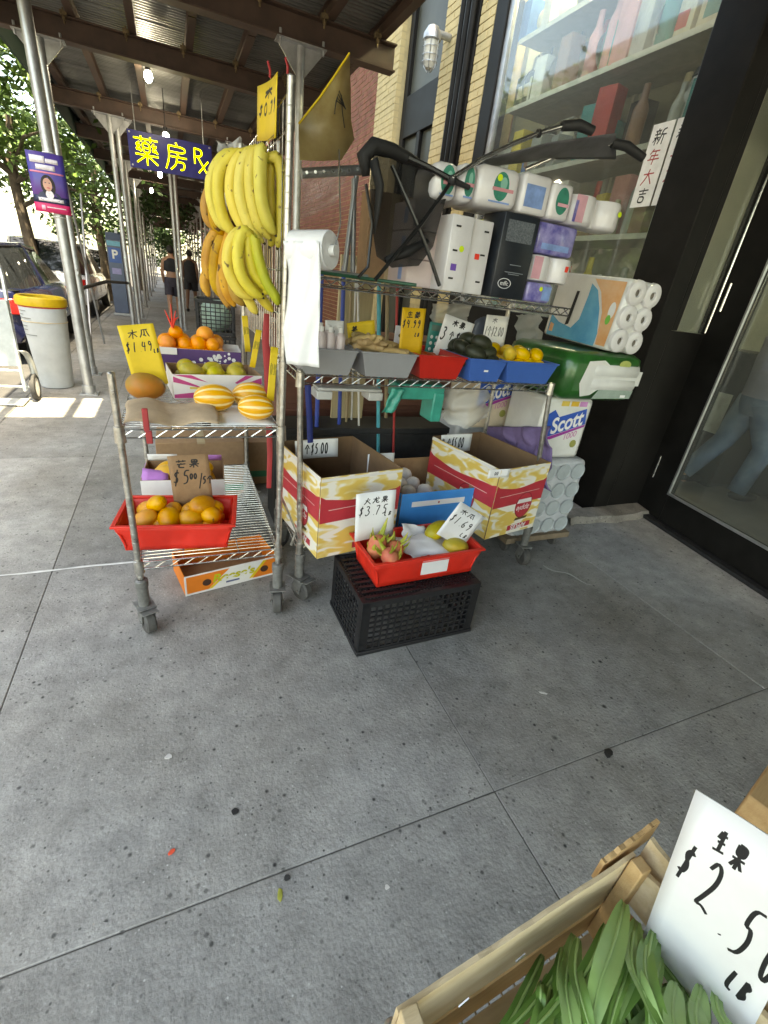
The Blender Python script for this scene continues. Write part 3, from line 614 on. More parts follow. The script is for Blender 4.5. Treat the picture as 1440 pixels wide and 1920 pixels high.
# ================= vehicles =================
m_carglass = M('car_glass', (.012, .014, .016), .06, var=.1, spec=.8)
m_tail = M('tail_lamp', (.45, .01, .01), .15, var=.2, coat=1)
def car(name, lab, loc, col, L=4.5, W=1.82, H=1.5, wag=True, cat='car'):
    t = thing(name, lab, cat, loc); paint = M(name + '_paint', col, .18, .2, var=.05, coat=1)
    # cross-sections along the length (y), rear at y=0
    prof = [(0, .45, .82, .95, .80), (.06, .3, .98, 1.0, .95), (.35, .28, 1.0, 1.02, 1.0), (1.2, .26, 1.0, 1.0, 1.0), (2.8, .26, .98, .98, 1.0), (3.2, .28, .96, .95, 1.0), (L - .35, .3, .86, .84, .96), (L, .45, .7, .68, .82)]
    vs = []; k = 10
    for y, z0, z1, z2, ww in prof:
        h = W / 2 * ww
        vs += [(-h * .9, y, z0), (-h, y, z0 + .12), (-h, y, z1 - .12), (-h * .93, y, z1 - .02), (-h * .6, y, z2), (h * .6, y, z2), (h * .93, y, z1 - .02), (h, y, z1 - .12), (h, y, z0 + .12), (h * .9, y, z0)]
    fs = [(i * k + j, i * k + (j + 1) % k, (i + 1) * k + (j + 1) % k, (i + 1) * k + j) for i in range(len(prof) - 1) for j in range(k)] + [tuple(range(k))[::-1], tuple((len(prof) - 1) * k + j for j in range(k))]
    body = MB().add(vs, fs).build('body', paint, t, bev=.015, ang=35)
    gr = [(.1, 1.0, .62), (.42, H, .66), (1.6, H + .02, .68), (2.5, H - .03, .66), (3.2, .98, .66)] if wag else [(.6, 1.0, .62), (1.2, H - .04, .64), (2.2, H, .66), (3.2, .97, .64)]
    vs = []
    for y, z, x in gr: vs += [(-W / 2 * .93, y, .97), (-W * x / 2 * 1.12, y, z - .05 if z > 1.1 else z), (-W * x / 2, y, z), (W * x / 2, y, z), (W * x / 2 * 1.12, y, z - .05 if z > 1.1 else z), (W / 2 * .93, y, .97)]
    k = 6; n = len(gr)
    MB().add(vs, [(i * k + j, i * k + j + 1, (i + 1) * k + j + 1, (i + 1) * k + j) for i in range(n - 1) for j in range(k - 1)] + [tuple(range(k))[::-1], tuple((n - 1) * k + j for j in range(k))]).build('glasshouse', m_carglass, t)
    mb = MB(); mb.patch(lambda u, v: ((u - .5) * W * .64, gr[1][0] + .05 + v * (gr[-2][0] - gr[1][0] - .05), H + .024 - .1 * (u - .5) ** 2 + .015 * math.sin(v * 3)), 6, 6); mb.build('roof', paint, t, thick=.02)
    for s in (-1, 1):
        mb = MB(); 
        for a, b in zip(gr[:-1], gr[1:]): mb.tube([(s * W * a[2] / 2 * 1.06, a[0], a[1]), (s * W * b[2] / 2 * 1.06, b[0], b[1])], .028, 6)
        mb.tube([(s * W * .47, 1.75, .97), (s * W * .37, 1.7, H - .02)], .025, 6)
        mb.build('pillar', paint, t)
        MB().box((s * W * .42, .035, .78), (.2, .12, .2), rot=Mx.Rotation(s * .25, 3, 'Z')).build('tail_lamp', m_tail, t, bev=.02)
        for y in (.85, L - .85):
            wh = MB().lathe([(.2, -.09), (.3, -.1), (.33, -.05), (.33, .05), (.3, .1), (.2, .09)], 22, rot=Mx.Rotation(rad(90), 3, 'Y'), c=(s * (W / 2 - .1), y, .33)).build('wheel', m_rubber, t)
            MB().lathe([(0, -.07), (.2, -.09), (.21, .0), (.2, .09), (0, .07)], 16, rot=Mx.Rotation(rad(90), 3, 'Y'), c=(s * (W / 2 - .1), y, .33)).build('rim', m_alu, wh)
    MB().b2(-.26, .26, -.02, .01, .6, .72).build('number_plate', m_white, t)
    MB().b2(-W / 2 * .8, W / 2 * .8, -.04, .1, .36, .5).build('bumper', m_blackm, t, bev=.02)
    return t
car('parked_car', 'dark blue parked car with red tail lamp behind the drum', (-2.78, 8.1, -.13), (.008, .011, .045), H=1.5)
car('parked_car', 'white parked car beyond the dark blue one', (-2.75, 14.3, -.13), (.6, .6, .6), H=1.6)
car('parked_car', 'pale grey parked car far along the kerb', (-2.75, 20.5, -.13), (.45, .46, .48), H=1.5)
car('parked_van', 'tall white van parked across the road at left', (-9.6, 13, -.13), (.7, .7, .7), H=2.2, cat='van')

# ================= parking kiosk =================
kp = thing('parking_kiosk', 'tall blue-grey parking pay kiosk with white P', 'kiosk', (-1.22, 14.4, .002))
m_kio = M('kiosk_paint', (.1, .13, .2), .45, var=.12, scale=4)
mb = MB(); mb.b2(-.16, .16, -.12, .12, .06, 1.7); mb.add([(-.16, -.12, 1.7), (.16, -.12, 1.7), (.16, .12, 1.7), (-.16, .12, 1.7), (-.16, -.02, 1.84), (.16, -.02, 1.84), (.16, .12, 1.84), (-.16, .12, 1.84)], [(0, 1, 5, 4), (1, 2, 6, 5), (2, 3, 7, 6), (3, 0, 4, 7), (4, 5, 6, 7)]); mb.build('cabinet', m_kio, kp, bev=.012)
MB().b2(-.19, .19, -.15, .15, 0, .06).build('plinth', m_galv, kp, bev=.01)
MB().b2(-.13, .13, -.128, -.121, 1.2, 1.52).build('face_plate', M('kiosk_blue', (.03, .1, .35), .4), kp)
MB().b2(-.14, .14, -.13, -.121, 1.56, 1.66).build('screen_band', M('kiosk_teal', (.08, .35, .5), .3), kp)
text('letter_p', 'P', .26, m_white, kp, Mx.Translation((0, -.132, 1.37)), bold=.008)
MB().b2(-.1, .1, -.127, -.121, .95, 1.08).build('notice', M('kiosk_lilac', (.3, .28, .5), .5), kp)
MB().b2(.04, .1, .0, .06, 1.84, 1.93).build('aerial', m_galv, kp)

# ================= far walking people =================
m_skin = M('skin', (.42, .22, .14), .55, var=.1, sss=.1); m_skind = M('skin_dark', (.2, .1, .06), .55, var=.1)
def skin_body(name, parent, verts, edges, radii, mat, sub=2, root=0):
    me = bpy.data.meshes.new(name); me.from_pydata(verts, edges, []); o = bpy.data.objects.new(name, me); C.objects.link(o); o.parent = parent
    me.materials.append(mat); md = o.modifiers.new('k', 'SKIN'); md.use_smooth_shade = True
    for i, r_ in enumerate(radii): me.skin_vertices[0].data[i].radius = r_ if isinstance(r_, tuple) else (r_, r_)
    me.skin_vertices[0].data[root].use_root = True
    s_ = o.modifiers.new('s', 'SUBSURF'); s_.levels = sub; s_.render_levels = sub
    return o
def walker(lab, loc, rz, top, legs, skin, h=1.7, midriff=True):
    t = thing('person', lab, 'person', loc, (0, 0, rz)); k = h / 1.7
    # pelvis, spine, neck, head; legs mid-stride; arms swinging
    vs = [(0, 0, .95), (0, 0, 1.1), (0, -.01, 1.3), (0, 0, 1.44), (0, -.01, 1.5), (0, -.03, 1.6), (0, -.02, 1.68),
          (-.09, 0, .9), (-.1, -.1, .5), (-.1, -.02, .1), (-.1, -.14, .04), (.09, 0, .9), (.1, .08, .5), (.1, .28, .14), (.1, .2, .04),
          (-.17, 0, 1.4), (-.22, .06, 1.13), (-.2, -.06, .9), (-.2, -.1, .82), (.17, 0, 1.4), (.22, -.02, 1.13), (.2, -.16, .95), (.2, -.2, .88)]
    ed = [(0, 1), (1, 2), (2, 3), (3, 4), (4, 5), (5, 6), (0, 7), (7, 8), (8, 9), (9, 10), (0, 11), (11, 12), (12, 13), (13, 14), (3, 15), (15, 16), (16, 17), (17, 18), (3, 19), (19, 20), (20, 21), (21, 22)]
    ra = [(.15, .11), (.13, .1), (.15, .11), (.1, .08), .055, (.075, .095), (.05, .06), .09, .06, .04, .03, .09, .06, .04, .03, .06, .045, .033, .022, .06, .045, .033, .022]
    vs = [(a * k, b * k, c * k) for a, b, c in vs]
    body = skin_body('body', t, vs, ed, ra, skin)
    MB().ell((0, .0, 1.64 * k), (.085, .1, .1), nu=12, nv=8).build('hair', M('dark_hair', (.015, .012, .01), .7), t)
    MB().lathe([(.165, 1.16 if midriff else .95), (.185, 1.25), (.185, 1.36), (.13, 1.44), (.075, 1.47)], 18, fn=lambda q, z: 1 - .26 * abs(math.sin(q))).build('top', top, t)
    mb = MB(); mb.lathe([(.15, .82), (.19, .9), (.18, 1.03)], 18, fn=lambda q, z: 1 - .25 * abs(math.sin(q)))
    mb.tube([(-.09, 0, .9), (-.1, -.07, .62)], [.11, .105], 12, caps=False); mb.tube([(.09, 0, .9), (.1, .05, .62)], [.11, .105], 12, caps=False); mb.build('shorts', legs, t)
    for x, y in ((-.1, -.06), (.1, .24)): MB().ell((x, y, .05), (.05, .13, .05), nu=12, nv=8).build('shoe', m_blackm, t)
    return t
m_dk = M('dark_cloth', (.02, .02, .024), .85, var=.2); m_dk2 = M('dark_purple_cloth', (.045, .038, .055), .85, var=.2)
walker('walker in a dark crop top and dark shorts under the shed', (.02, 13.9, .0), rad(180), m_dk, m_dk2, m_skin)
walker('dim figure in dark clothes behind the front walker', (.55, 17.2, .0), rad(170), m_dk, m_dk, m_skind, midriff=False)

# ================= stacked crates behind the fruit cart =================
def lattice(mb, o, ux, uz, nx, nz, w, h, t, bar, rim):
    """open lattice panel: origin o, directions ux (width w) and uz (height h)"""
    o, ux, uz = V(o), V(ux), V(uz); n = ux.cross(uz)
    def bar_(a0, a1, b0, b1):
        ps = [o + ux * a + uz * b + n * c for c in (-t / 2, t / 2) for a, b in ((a0, b0), (a1, b0), (a1, b1), (a0, b1))]
        mb.add(ps, [(3, 2, 1, 0), (4, 5, 6, 7), (0, 1, 5, 4), (1, 2, 6, 5), (2, 3, 7, 6), (3, 0, 4, 7)])
    bar_(0, w, 0, rim); bar_(0, w, h - rim, h)
    for i in range(nx + 1):
        a = rim * .0 + (w - bar) * i / nx; bar_(a, a + bar, rim, h - rim)
    for j in range(1, nz):
        b = rim + (h - 2 * rim) * j / nz; bar_(0, w, b - bar / 2, b + bar / 2)
def plastic_crate(name, lab, loc, rot, w, d, h, mat, nx=9, nz=5, group=None, cat='crate', inverted=False, corner=.03):
    t = thing(name, lab, cat, loc, rot, group)
    sgn = -1
    for nm, o, ux, ww in (('front_panel', (-w / 2, -d / 2, 0), (1, 0, 0), w), ('back_panel', (-w / 2, d / 2, 0), (1, 0, 0), w), ('side_panel', (-w / 2, -d / 2, 0), (0, 1, 0), d), ('side_panel', (w / 2, -d / 2, 0), (0, 1, 0), d)):
        mb = MB(); lattice(mb, o, ux, (0, 0, 1), max(3, int(nx * ww / w)), nz, ww, h, .006, .008, .03); mb.build(nm, mat, t)
    mb = MB(); zb = h - .004 if inverted else .004
    lattice(mb, (-w / 2, -d / 2, zb), (1, 0, 0), (0, 1, 0), nx * 2, nx, w, d, .006, .007, .02); mb.build('base', mat, t)
    for sx in (-1, 1):
        for sy in (-1, 1): MB().box((sx * (w / 2 - corner / 2 + .003), sy * (d / 2 - corner / 2 + .003), h / 2), (corner, corner, h)).build('corner_post', mat, t, bev=.006)
    mb = MB()
    for sy in (-1, 1): mb.b2(-w / 2 - .006, w / 2 + .006, sy * d / 2 - .009, sy * d / 2 + .009, *((0, .02) if inverted else (h - .02, h)))
    for sx in (-1, 1): mb.b2(sx * w / 2 - .009, sx * w / 2 + .009, -d / 2 + .0, d / 2 - .0, *((.001, .019) if inverted else (h - .019, h - .001)))
    mb.build('rim', mat, t, bev=.003)
    return t
m_crateb = M('black_crate_plastic', (.013, .013, .015), .5, var=.3, scale=25, rvar=.1)
c0 = GY(407, 600, 4.7)
for k in range(4):
    plastic_crate('milk_crate', ['black lattice crate at bottom of the stack behind the fruit cart', 'second black lattice crate up the stack behind fruit cart', 'third black lattice crate up the stack behind fruit cart', 'top black lattice crate of the stack behind the oranges'][k], (c0.x, 4.86, .002 + k * .3), (0, 0, rad(-4)), .33, .33, .295, m_crateb, 8, 7, 'black crates stacked behind the fruit cart')
pb = MB(); pb.ell((c0.x, 4.86, 1.05), (.14, .14, .14), fn=lambda d: 1 + .1 * math.sin(7 * d.x) * math.cos(6 * d.y)); tag(pb.build('plastic_bag', M('pale_green_film', (.4, .55, .48), .4, var=.25, scale=9)), 'pale green plastic bag filling the top black crate', 'bag')
# ================= wire carts =================
def wire_shelf(t, x0, x1, y0, y1, z, along='x', step=.026):
    fr = MB(); r_ = .0032; zz = z - .032
    for a, b in (((x0, y0), (x1, y0)), ((x1, y0), (x1, y1)), ((x1, y1), (x0, y1)), ((x0, y1), (x0, y0))):
        a3, b3 = V((*a, z)), V((*b, z)); fr.cyl(a3, b3, r_ * 1.15, 6); fr.cyl((*a, zz), (*b, zz), r_ * 1.15, 6)
        L = (b3 - a3).length; n = max(4, int(L / .055)); 
        for i in range(n):
            p = a3.lerp(b3, i / n); q = a3.lerp(b3, (i + .8) / n)
            fr.cyl((p.x, p.y, zz), (q.x, q.y, z), r_ * .85, 5)
    s = fr.build('shelf', m_chrome, t)
    wr = MB()
    if along == 'x':
        n = int((y1 - y0) / step)
        for i in range(1, n): wr.cyl((x0, y0 + (y1 - y0) * i / n, z + .003), (x1, y0 + (y1 - y0) * i / n, z + .003), .0021, 5)
        for k in (.3, .7): wr.cyl((x0 + (x1 - x0) * k, y0, z - .003), (x0 + (x1 - x0) * k, y1, z - .003), .0034, 5)
    else:
        n = int((x1 - x0) / step)
        for i in range(1, n): wr.cyl((x0 + (x1 - x0) * i / n, y0, z + .003), (x0 + (x1 - x0) * i / n, y1, z + .003), .0021, 5)
        for k in (.3, .7): wr.cyl((x0, y0 + (y1 - y0) * k, z - .003), (x1, y0 + (y1 - y0) * k, z - .003), .0034, 5)
    wr.build('wires', m_chrome, s)
    return s
def cart_post(t, xb, yb, xt, yt, zt, collars):
    n = int((zt - .2) / .05); pts = []; rs = []
    mb = MB(); mb.cyl((xb, yb, .2), (xt, yt, zt), .0128, 12)
    for i in range(int(zt / .05)):
        k = i * .05 / zt; z = .2 + (zt - .2) * k
        mb.lathe([(.0129, -.002), (.0137, -.001), (.0137, .001), (.0129, .002)], 12, (xb + (xt - xb) * k, yb + (yt - yb) * k, z))
    mb.ell((xt, yt, zt), (.0135, .0135, .006), nu=10, nv=6)
    p = mb.build('post', m_post, t)
    for z in collars:
        k = (z - .2) / (zt - .2); x, y = xb + (xt - xb) * k, yb + (yt - yb) * k
        MB().lathe([(.0135, -.05), (.02, -.048), (.0175, .012), (.0135, .014)], 14, (x, y, z)).build('collar', m_post, p)
    return p
m_cast = M('caster_grey', (.2, .2, .19), .5, .4, var=.3, scale=30); m_tyre = M('caster_tyre', (.075, .072, .068), .7, var=.3, scale=30)
def caster(t, x, y, ang, brake=True):
    c = MB(); c.cyl((x, y, .13), (x, y, .26), .0235, 14); c.lathe([(.0235, .225), (.0265, .227), (.0265, .26), (.016, .265)], 14, (x, y, 0))
    ca, sa = math.cos(ang), math.sin(ang); R3 = Mx.Rotation(ang, 3, 'Z')
    c.box((x, y, .127), (.085, .075, .008), rot=R3)
    for s in (-1, 1): c.box(V((x, y, .085)) + R3 @ V((.012, s * .027, 0)), (.056, .004, .085), rot=R3 @ Mx.Rotation(.25, 3, 'Y'))
    if brake: c.box(V((x, y, .12)) + R3 @ V((.055, 0, .004)), (.07, .065, .005), rot=R3 @ Mx.Rotation(-.35, 3, 'Y'))
    o = c.build('caster', m_cast, t, bev=.0015)
    w_ = V((x, y, .0585)) + R3 @ V((.022, 0, 0))
    MB().lathe([(.012, -.022), (.05, -.022), (.058, -.015), (.058, .015), (.05, .022), (.012, .022)], 20, w_, rot=R3 @ Mx.Rotation(rad(90), 3, 'X')).build('wheel', m_tyre, o)
    MB().cyl(w_ + R3 @ V((0, -.033, 0)), w_ + R3 @ V((0, .033, 0)), .007, 8).build('axle', m_chrome, o)
cart1 = thing('wire_cart', 'narrow wire shelf cart carrying fruit boxes, melons and hanging bananas', 'cart')
A0, A1, B0_, B1_ = -.215, .362, 1.835, 2.9
LOW, TOP1 = .345, .92
wire_shelf(cart1, A0, A1, B0_, B1_, LOW, 'x'); wire_shelf(cart1, A0, A1, B0_, B1_, TOP1, 'x')
cart_post(cart1, A0, B0_, A0 + .0, B0_, 1.12, (LOW, TOP1)); cart_post(cart1, A1, B0_, A1 + .02, B0_, 2.03, (LOW, TOP1))
cart_post(cart1, A0, B1_, A0, B1_, 1.14, (LOW, TOP1)); cart_post(cart1, A1, B1_, A1, B1_, 2.03, (LOW, TOP1))
caster(cart1, A0, B0_, rad(-70)); caster(cart1, A1, B0_, rad(-100), False); caster(cart1, A0, B1_, 1); caster(cart1, A1, B1_, .5)
mb = MB()     # wire grid on the right-hand side
for i in range(20): y = B0_ + .02 + (B1_ - B0_ - .04) * i / 19; mb.cyl((A1 + .01, y, 1.2), (A1 + .012, y, 1.99), .0024, 5)
for z in (1.2, 1.35, 1.5, 1.65, 1.8, 1.9, 1.99): mb.cyl((A1 + .012, B0_, z), (A1 + .012, B1_, z), .003, 5)
mb.build('side_grid', m_chrome, cart1)
# second bright post clipped beside the front one
cart2 = thing('wire_cart', 'wide wire shelf cart with apple cartons, produce baskets and tissue', 'cart')
E0, E1, F0, F1 = .455, 1.8, 1.9, 2.4
LW2, SH2, SH3 = .31, 1.128, 1.495
wire_shelf(cart2, E0 + .02, E1 + .1, F0, F1, LW2, 'y'); wire_shelf(cart2, E0, E1, F0, F1, SH2, 'y'); wire_shelf(cart2, E0 + .04, E1 - .02, F0 + .01, F1, SH3, 'y')
cart_post(cart2, E0 + .03, F0, E0, F0, SH2 + .02, (LW2, SH2)); cart_post(cart2, E1 + .13, F0 + .02, E1 - .02, F0, SH2 + .01, (LW2, SH2))
cart_post(cart2, E0 + .02, F1, E0, F1, 1.98, (LW2, SH2, SH3)); cart_post(cart2, E1 + .02, F1, E1 - .02, F1, 1.53, (LW2, SH2, SH3))
caster(cart2, E0 + .03, F0, rad(-60)); caster(cart2, E1 + .13, F0 + .02, rad(-95), False); caster(cart2, E0 + .02, F1, .6); caster(cart2, E1 + .02, F1, .2)
mb = MB(); mb.cyl((.475, F0 + .01, .42), (.44, F0 + .01, .31), .006, 6); mb.tube([(.37, 1.86, .62), (.42, 1.87, .5), (.472, 1.885, .36)], .006, 6); mb.build('brace', m_post, cart2)

# ================= fruit =================
def fruitmat(name, c1, c2, rough=.42, scale=9, spots=None, bump=.06, bs=90, sss=.12):
    m = M(name, c1, rough, col2=c2, scale=scale, bump=bump, bscale=bs, dist=.001, sss=sss, detail=4, spec=.4)
    t = m.node_tree; r = [n for n in t.nodes if n.type == 'VALTORGB'][0]; oi = t.nodes.new('ShaderNodeObjectInfo'); b = t.nodes['Principled BSDF']
    hs = t.nodes.new('ShaderNodeHueSaturation'); t.links.new(r.outputs[0], hs.inputs['Color']); t.links.new(hs.outputs[0], b.inputs['Base Color'])
    for k, (lo, hi) in enumerate(((.492, .507), (.95, 1.06), (.84, 1.12))):
        wn = t.nodes.new('ShaderNodeMath'); wn.operation = 'MULTIPLY'; wn.inputs[1].default_value = 1 + 7.3 * k; t.links.new(oi.outputs['Random'], wn.inputs[0])
        fr_ = t.nodes.new('ShaderNodeMath'); fr_.operation = 'FRACT'; t.links.new(wn.outputs[0], fr_.inputs[0])
        q = t.nodes.new('ShaderNodeMapRange'); q.inputs[3].default_value = lo; q.inputs[4].default_value = hi; t.links.new(fr_.outputs[0], q.inputs[0]); t.links.new(q.outputs[0], hs.inputs[k])
    if spots:
        t = m.node_tree; b = t.nodes['Principled BSDF']; r = [n for n in t.nodes if n.type == 'VALTORGB'][0]
        n = t.nodes.new('ShaderNodeTexNoise'); n.inputs['Scale'].default_value = spots[1]; n.inputs['Detail'].default_value = 5
        tc = [q for q in t.nodes if q.type == 'MAPPING'][0]; t.links.new(tc.outputs[0], n.inputs['Vector'])
        oi = t.nodes.new('ShaderNodeObjectInfo'); t.links.new(oi.outputs['Random'], n.inputs['Distortion'])
        q = t.nodes.new('ShaderNodeMapRange'); q.inputs[1].default_value = spots[2]; q.inputs[2].default_value = spots[2] + .06; t.links.new(n.outputs[0], q.inputs[0])
        mx = t.nodes.new('ShaderNodeMixRGB'); mx.inputs[2].default_value = (*spots[0], 1); t.links.new(q.outputs[0], mx.inputs[0]); t.links.new(hs.outputs[0], mx.inputs[1]); t.links.new(mx.outputs[0], b.inputs['Base Color'])
    return m
m_ban = fruitmat('banana_skin', (.56, .45, .05), (.72, .6, .11), .5, 7, ((.14, .075, .02), 34, .63))
m_bang = fruitmat('banana_greenish', (.36, .42, .05), (.6, .52, .08), .48, 4)
m_bano = fruitmat('overripe_banana', (.42, .19, .02), (.62, .36, .04), .6, 11, ((.09, .04, .012), 22, .6), .3, 40)
m_tip = M('banana_tip', (.05, .035, .015), .8)
m_mango = fruitmat('mango_skin', (.54, .2, .015), (.68, .36, .025), .42, 9, ((.12, .04, .015), 26, .67))
m_mang2 = fruitmat('smooth_mango', (.66, .3, .02), (.75, .42, .04), .4, 6)
m_grmango = fruitmat('green_yellow_mango', (.4, .36, .03), (.6, .42, .04), .42, 9)
m_orange = fruitmat('orange_peel', (.78, .24, .01), (.88, .33, .015), .45, 10, bump=.25, bs=240)
m_lemon = fruitmat('lemon_peel', (.72, .42, .01), (.85, .56, .02), .42, 10, bump=.2, bs=200)
m_avo = fruitmat('avocado_skin', (.015, .017, .01), (.035, .04, .018), .5, 20, bump=.4, bs=120, sss=0)
m_papaya = fruitmat('papaya_skin', (.26, .2, .03), (.62, .2, .02), .5, 5, ((.1, .08, .02), 20, .64))
m_papy = fruitmat('yellow_papaya', (.3, .3, .03), (.7, .46, .02), .42, 6)
m_drag = fruitmat('dragonfruit_skin', (.55, .1, .06), (.65, .26, .1), .5, 14)
m_frond = M('dragonfruit_frond', (.28, .34, .03), .6, col2=(.45, .4, .05), scale=20)
m_ging = fruitmat('ginger_skin', (.4, .27, .12), (.55, .4, .2), .7, 22, bump=.4, bs=80)
m_tom = fruitmat('red_orange_fruit', (.45, .05, .012), (.6, .1, .02), .35, 8)
def blob(name, lab, cat, loc, r, mat, rot=(0, 0, 0), group=None, fn=None, nu=18, nv=12):
    o = MB().ell((0, 0, 0), r, nu=nu, nv=nv, fn=fn).build(name, mat, loc=loc, ang=180); o.rotation_euler = rot
    return tag(o, lab, cat, group)
_cache = {}
def inst(key, loc, rot, sc_=1.):
    """copy of a prototype fruit; the first use is the prototype itself"""
    o, used = _cache[key]
    if used: o = o.copy(); C.objects.link(o)
    else: _cache[key] = (o, True)
    o.location = loc; o.rotation_euler = rot; o.scale = (sc_,) * 3; return o
def proto(key, name, lab, cat, r, mat, group, fn=None):
    _cache[key] = (blob(name, lab, cat, (0, 0, 0), r, mat, group=group, fn=fn), False)
kidney = lambda d: 1 + .12 * d.x * d.z + .07 * d.y * d.y - .06 * d.x
def pile(key, x0, x1, y0, y1, z, rows, step, jit=.4, mat=None, scl=(.84, 1.14), frame=None, seed=1):
    R_ = random.Random(seed); k = 0
    for L, (nx, ny) in enumerate(rows):
        for i in range(nx):
            for j in range(ny):
                u = (i + .5) / nx if nx > 1 else .5; v = (j + .5) / ny if ny > 1 else .5
                m_ = L * step[2] * .0
                p = V((x0 + (x1 - x0) * u + R_.uniform(-jit, jit) * step[0], y0 + (y1 - y0) * v + R_.uniform(-jit, jit) * step[1], z + L * step[2] + R_.uniform(-.1, .1) * step[2]))
                if frame: p = frame @ p
                inst(key, p, (R_.uniform(-.5, .5), R_.uniform(-.5, .5), R_.uniform(0, 6.28)), R_.uniform(*scl)); k += 1
# ---- bananas: finger paths in photo pixels at their own depth ----
def finger(mb, path, Y, r, m=0, dy=0., cap=1):
    P = [GY(a, b, Y + dy * i / max(1, len(path) - 1)) for i, (a, b) in enumerate(path)]
    Q = []                                   # Catmull-Rom
    for i in range(len(P) - 1):
        a, b, c, d = P[max(i - 1, 0)], P[i], P[i + 1], P[min(i + 2, len(P) - 1)]
        for k in range(4):
            t_ = k / 4; Q.append(.5 * ((2 * b) + (c - a) * t_ + (2 * a - 5 * b + 4 * c - d) * t_ ** 2 + (3 * b - a - 3 * c + d) * t_ ** 3))
    Q.append(P[-1]); n = len(Q); rs = []
    for i in range(n):
        u = i / (n - 1); f = min(1, .42 + u * 4.2) if u < .14 else (1 if u < .78 else max(.3, 1 - ((u - .78) / .22) ** 1.7 * .72))
        rs.append(r * f)
    rs = [q_ * 1.17 for q_ in rs]; mb.tube(Q, rs, 15, m, ridge=.05); d = (Q[-1] - Q[-2]).normalized()
    mb.cyl(Q[-1], Q[-1] + d * .008, rs[-1] * .8, 6, 1, rs[-1] * .6)
    return Q[0]
def hand(label, fingers, Y, mats, crown=None):
    c = GY(*crown, Y); t = thing('banana_hand', label, 'bananas', c)
    for path, yo, r, mi, dy in fingers:
        mb = MB(); q = finger(mb, path, Y + yo, r, 0, dy); mb.v = [tuple(V(v) - c) for v in mb.v]
        q = q - c; mb.tube([q, q * .45, (0, 0, 0)], [r * .5, r * .36, r * .5], 6, 0)
        mb.build('banana', [mats[mi], m_tip], t, ang=60)
    MB().ell((0, 0, 0), (.02, .03, .016)).build('crown', m_bang, t)
    return t
hand('large bright yellow banana hand hanging highest on the cart', [
    ([(470, 296), (425, 292), (398, 330), (397, 375), (412, 415), (432, 432)], .16, .0175, 0, 0),
    ([(475, 296), (440, 292), (413, 320), (410, 370), (424, 420), (450, 446)], .11, .018, 0, 0),
    ([(480, 294), (455, 292), (436, 325), (434, 370), (450, 415), (480, 448)], .07, .018, 0, 0),
    ([(486, 292), (468, 288), (452, 325), (452, 375), (470, 425), (494, 455)], .03, .018, 0, 0),
    ([(490, 290), (478, 286), (470, 320), (472, 370), (486, 420), (506, 448)], 0, .018, 0, 0),
    ([(496, 288), (490, 283), (488, 315), (490, 370), (502, 415), (516, 440)], -.03, .019, 0, 0),
    ([(500, 296), (508, 300), (505, 340), (508, 390), (512, 440), (506, 462)], .03, .017, 0, 0),
    ([(502, 296), (520, 298), (528, 330), (528, 385), (526, 435), (520, 464)], -.02, .0165, 0, 0),
    ([(482, 296), (460, 330), (455, 400), (470, 440), (488, 464)], .1, .016, 0, 0)], 1.96, [m_ban, m_bang], (498, 296))
hand('smaller yellow-green banana hand hanging below the large one', [
    ([(470, 444), (448, 436), (430, 462), (428, 505), (448, 545), (474, 560)], .0, .0165, 0, 0),
    ([(472, 444), (456, 434), (446, 465), (450, 510), (472, 545), (492, 558)], -.03, .0165, 0, 0),
    ([(474, 444), (466, 440), (468, 475), (478, 515), (500, 540), (494, 550)], -.02, .016, 0, 0),
    ([(478, 446), (478, 450), (486, 490), (500, 530), (516, 556), (522, 572)], -.035, .016, 1, 0),
    ([(472, 448), (462, 470), (468, 520), (492, 560), (512, 584)], .03, .016, 0, 0),
    ([(468, 450), (452, 480), (454, 530), (470, 570), (482, 588)], .06, .016, 0, 0)], 1.93, [m_ban, m_bang], (472, 444))
hand('overripe browning banana hand hanging at the far side of the cart', [
    ([(430, 350), (400, 350), (386, 380), (390, 410), (408, 432)], .0, .017, 0, 0),
    ([(432, 352), (412, 352), (400, 385), (404, 420), (420, 440)], -.05, .017, 0, 0),
    ([(430, 400), (410, 430), (392, 460), (388, 500), (394, 525)], .02, .019, 0, 0), ([(432, 402), (420, 440), (404, 480), (404, 530), (420, 560)], -.03, .02, 0, 0),
    ([(434, 402), (432, 440), (420, 490), (424, 540), (440, 574)], -.06, .02, 0, 0), ([(434, 400), (440, 450), (434, 500), (440, 550), (458, 572)], -.08, .019, 0, 0),
    ([(430, 404), (404, 450), (392, 500), (384, 530), (392, 556)], .05, .018, 0, 0), ([(434, 404), (424, 470), (412, 530), (430, 578)], -.04, .018, 0, 0)], 2.22, [m_bano, m_bano], (434, 380))
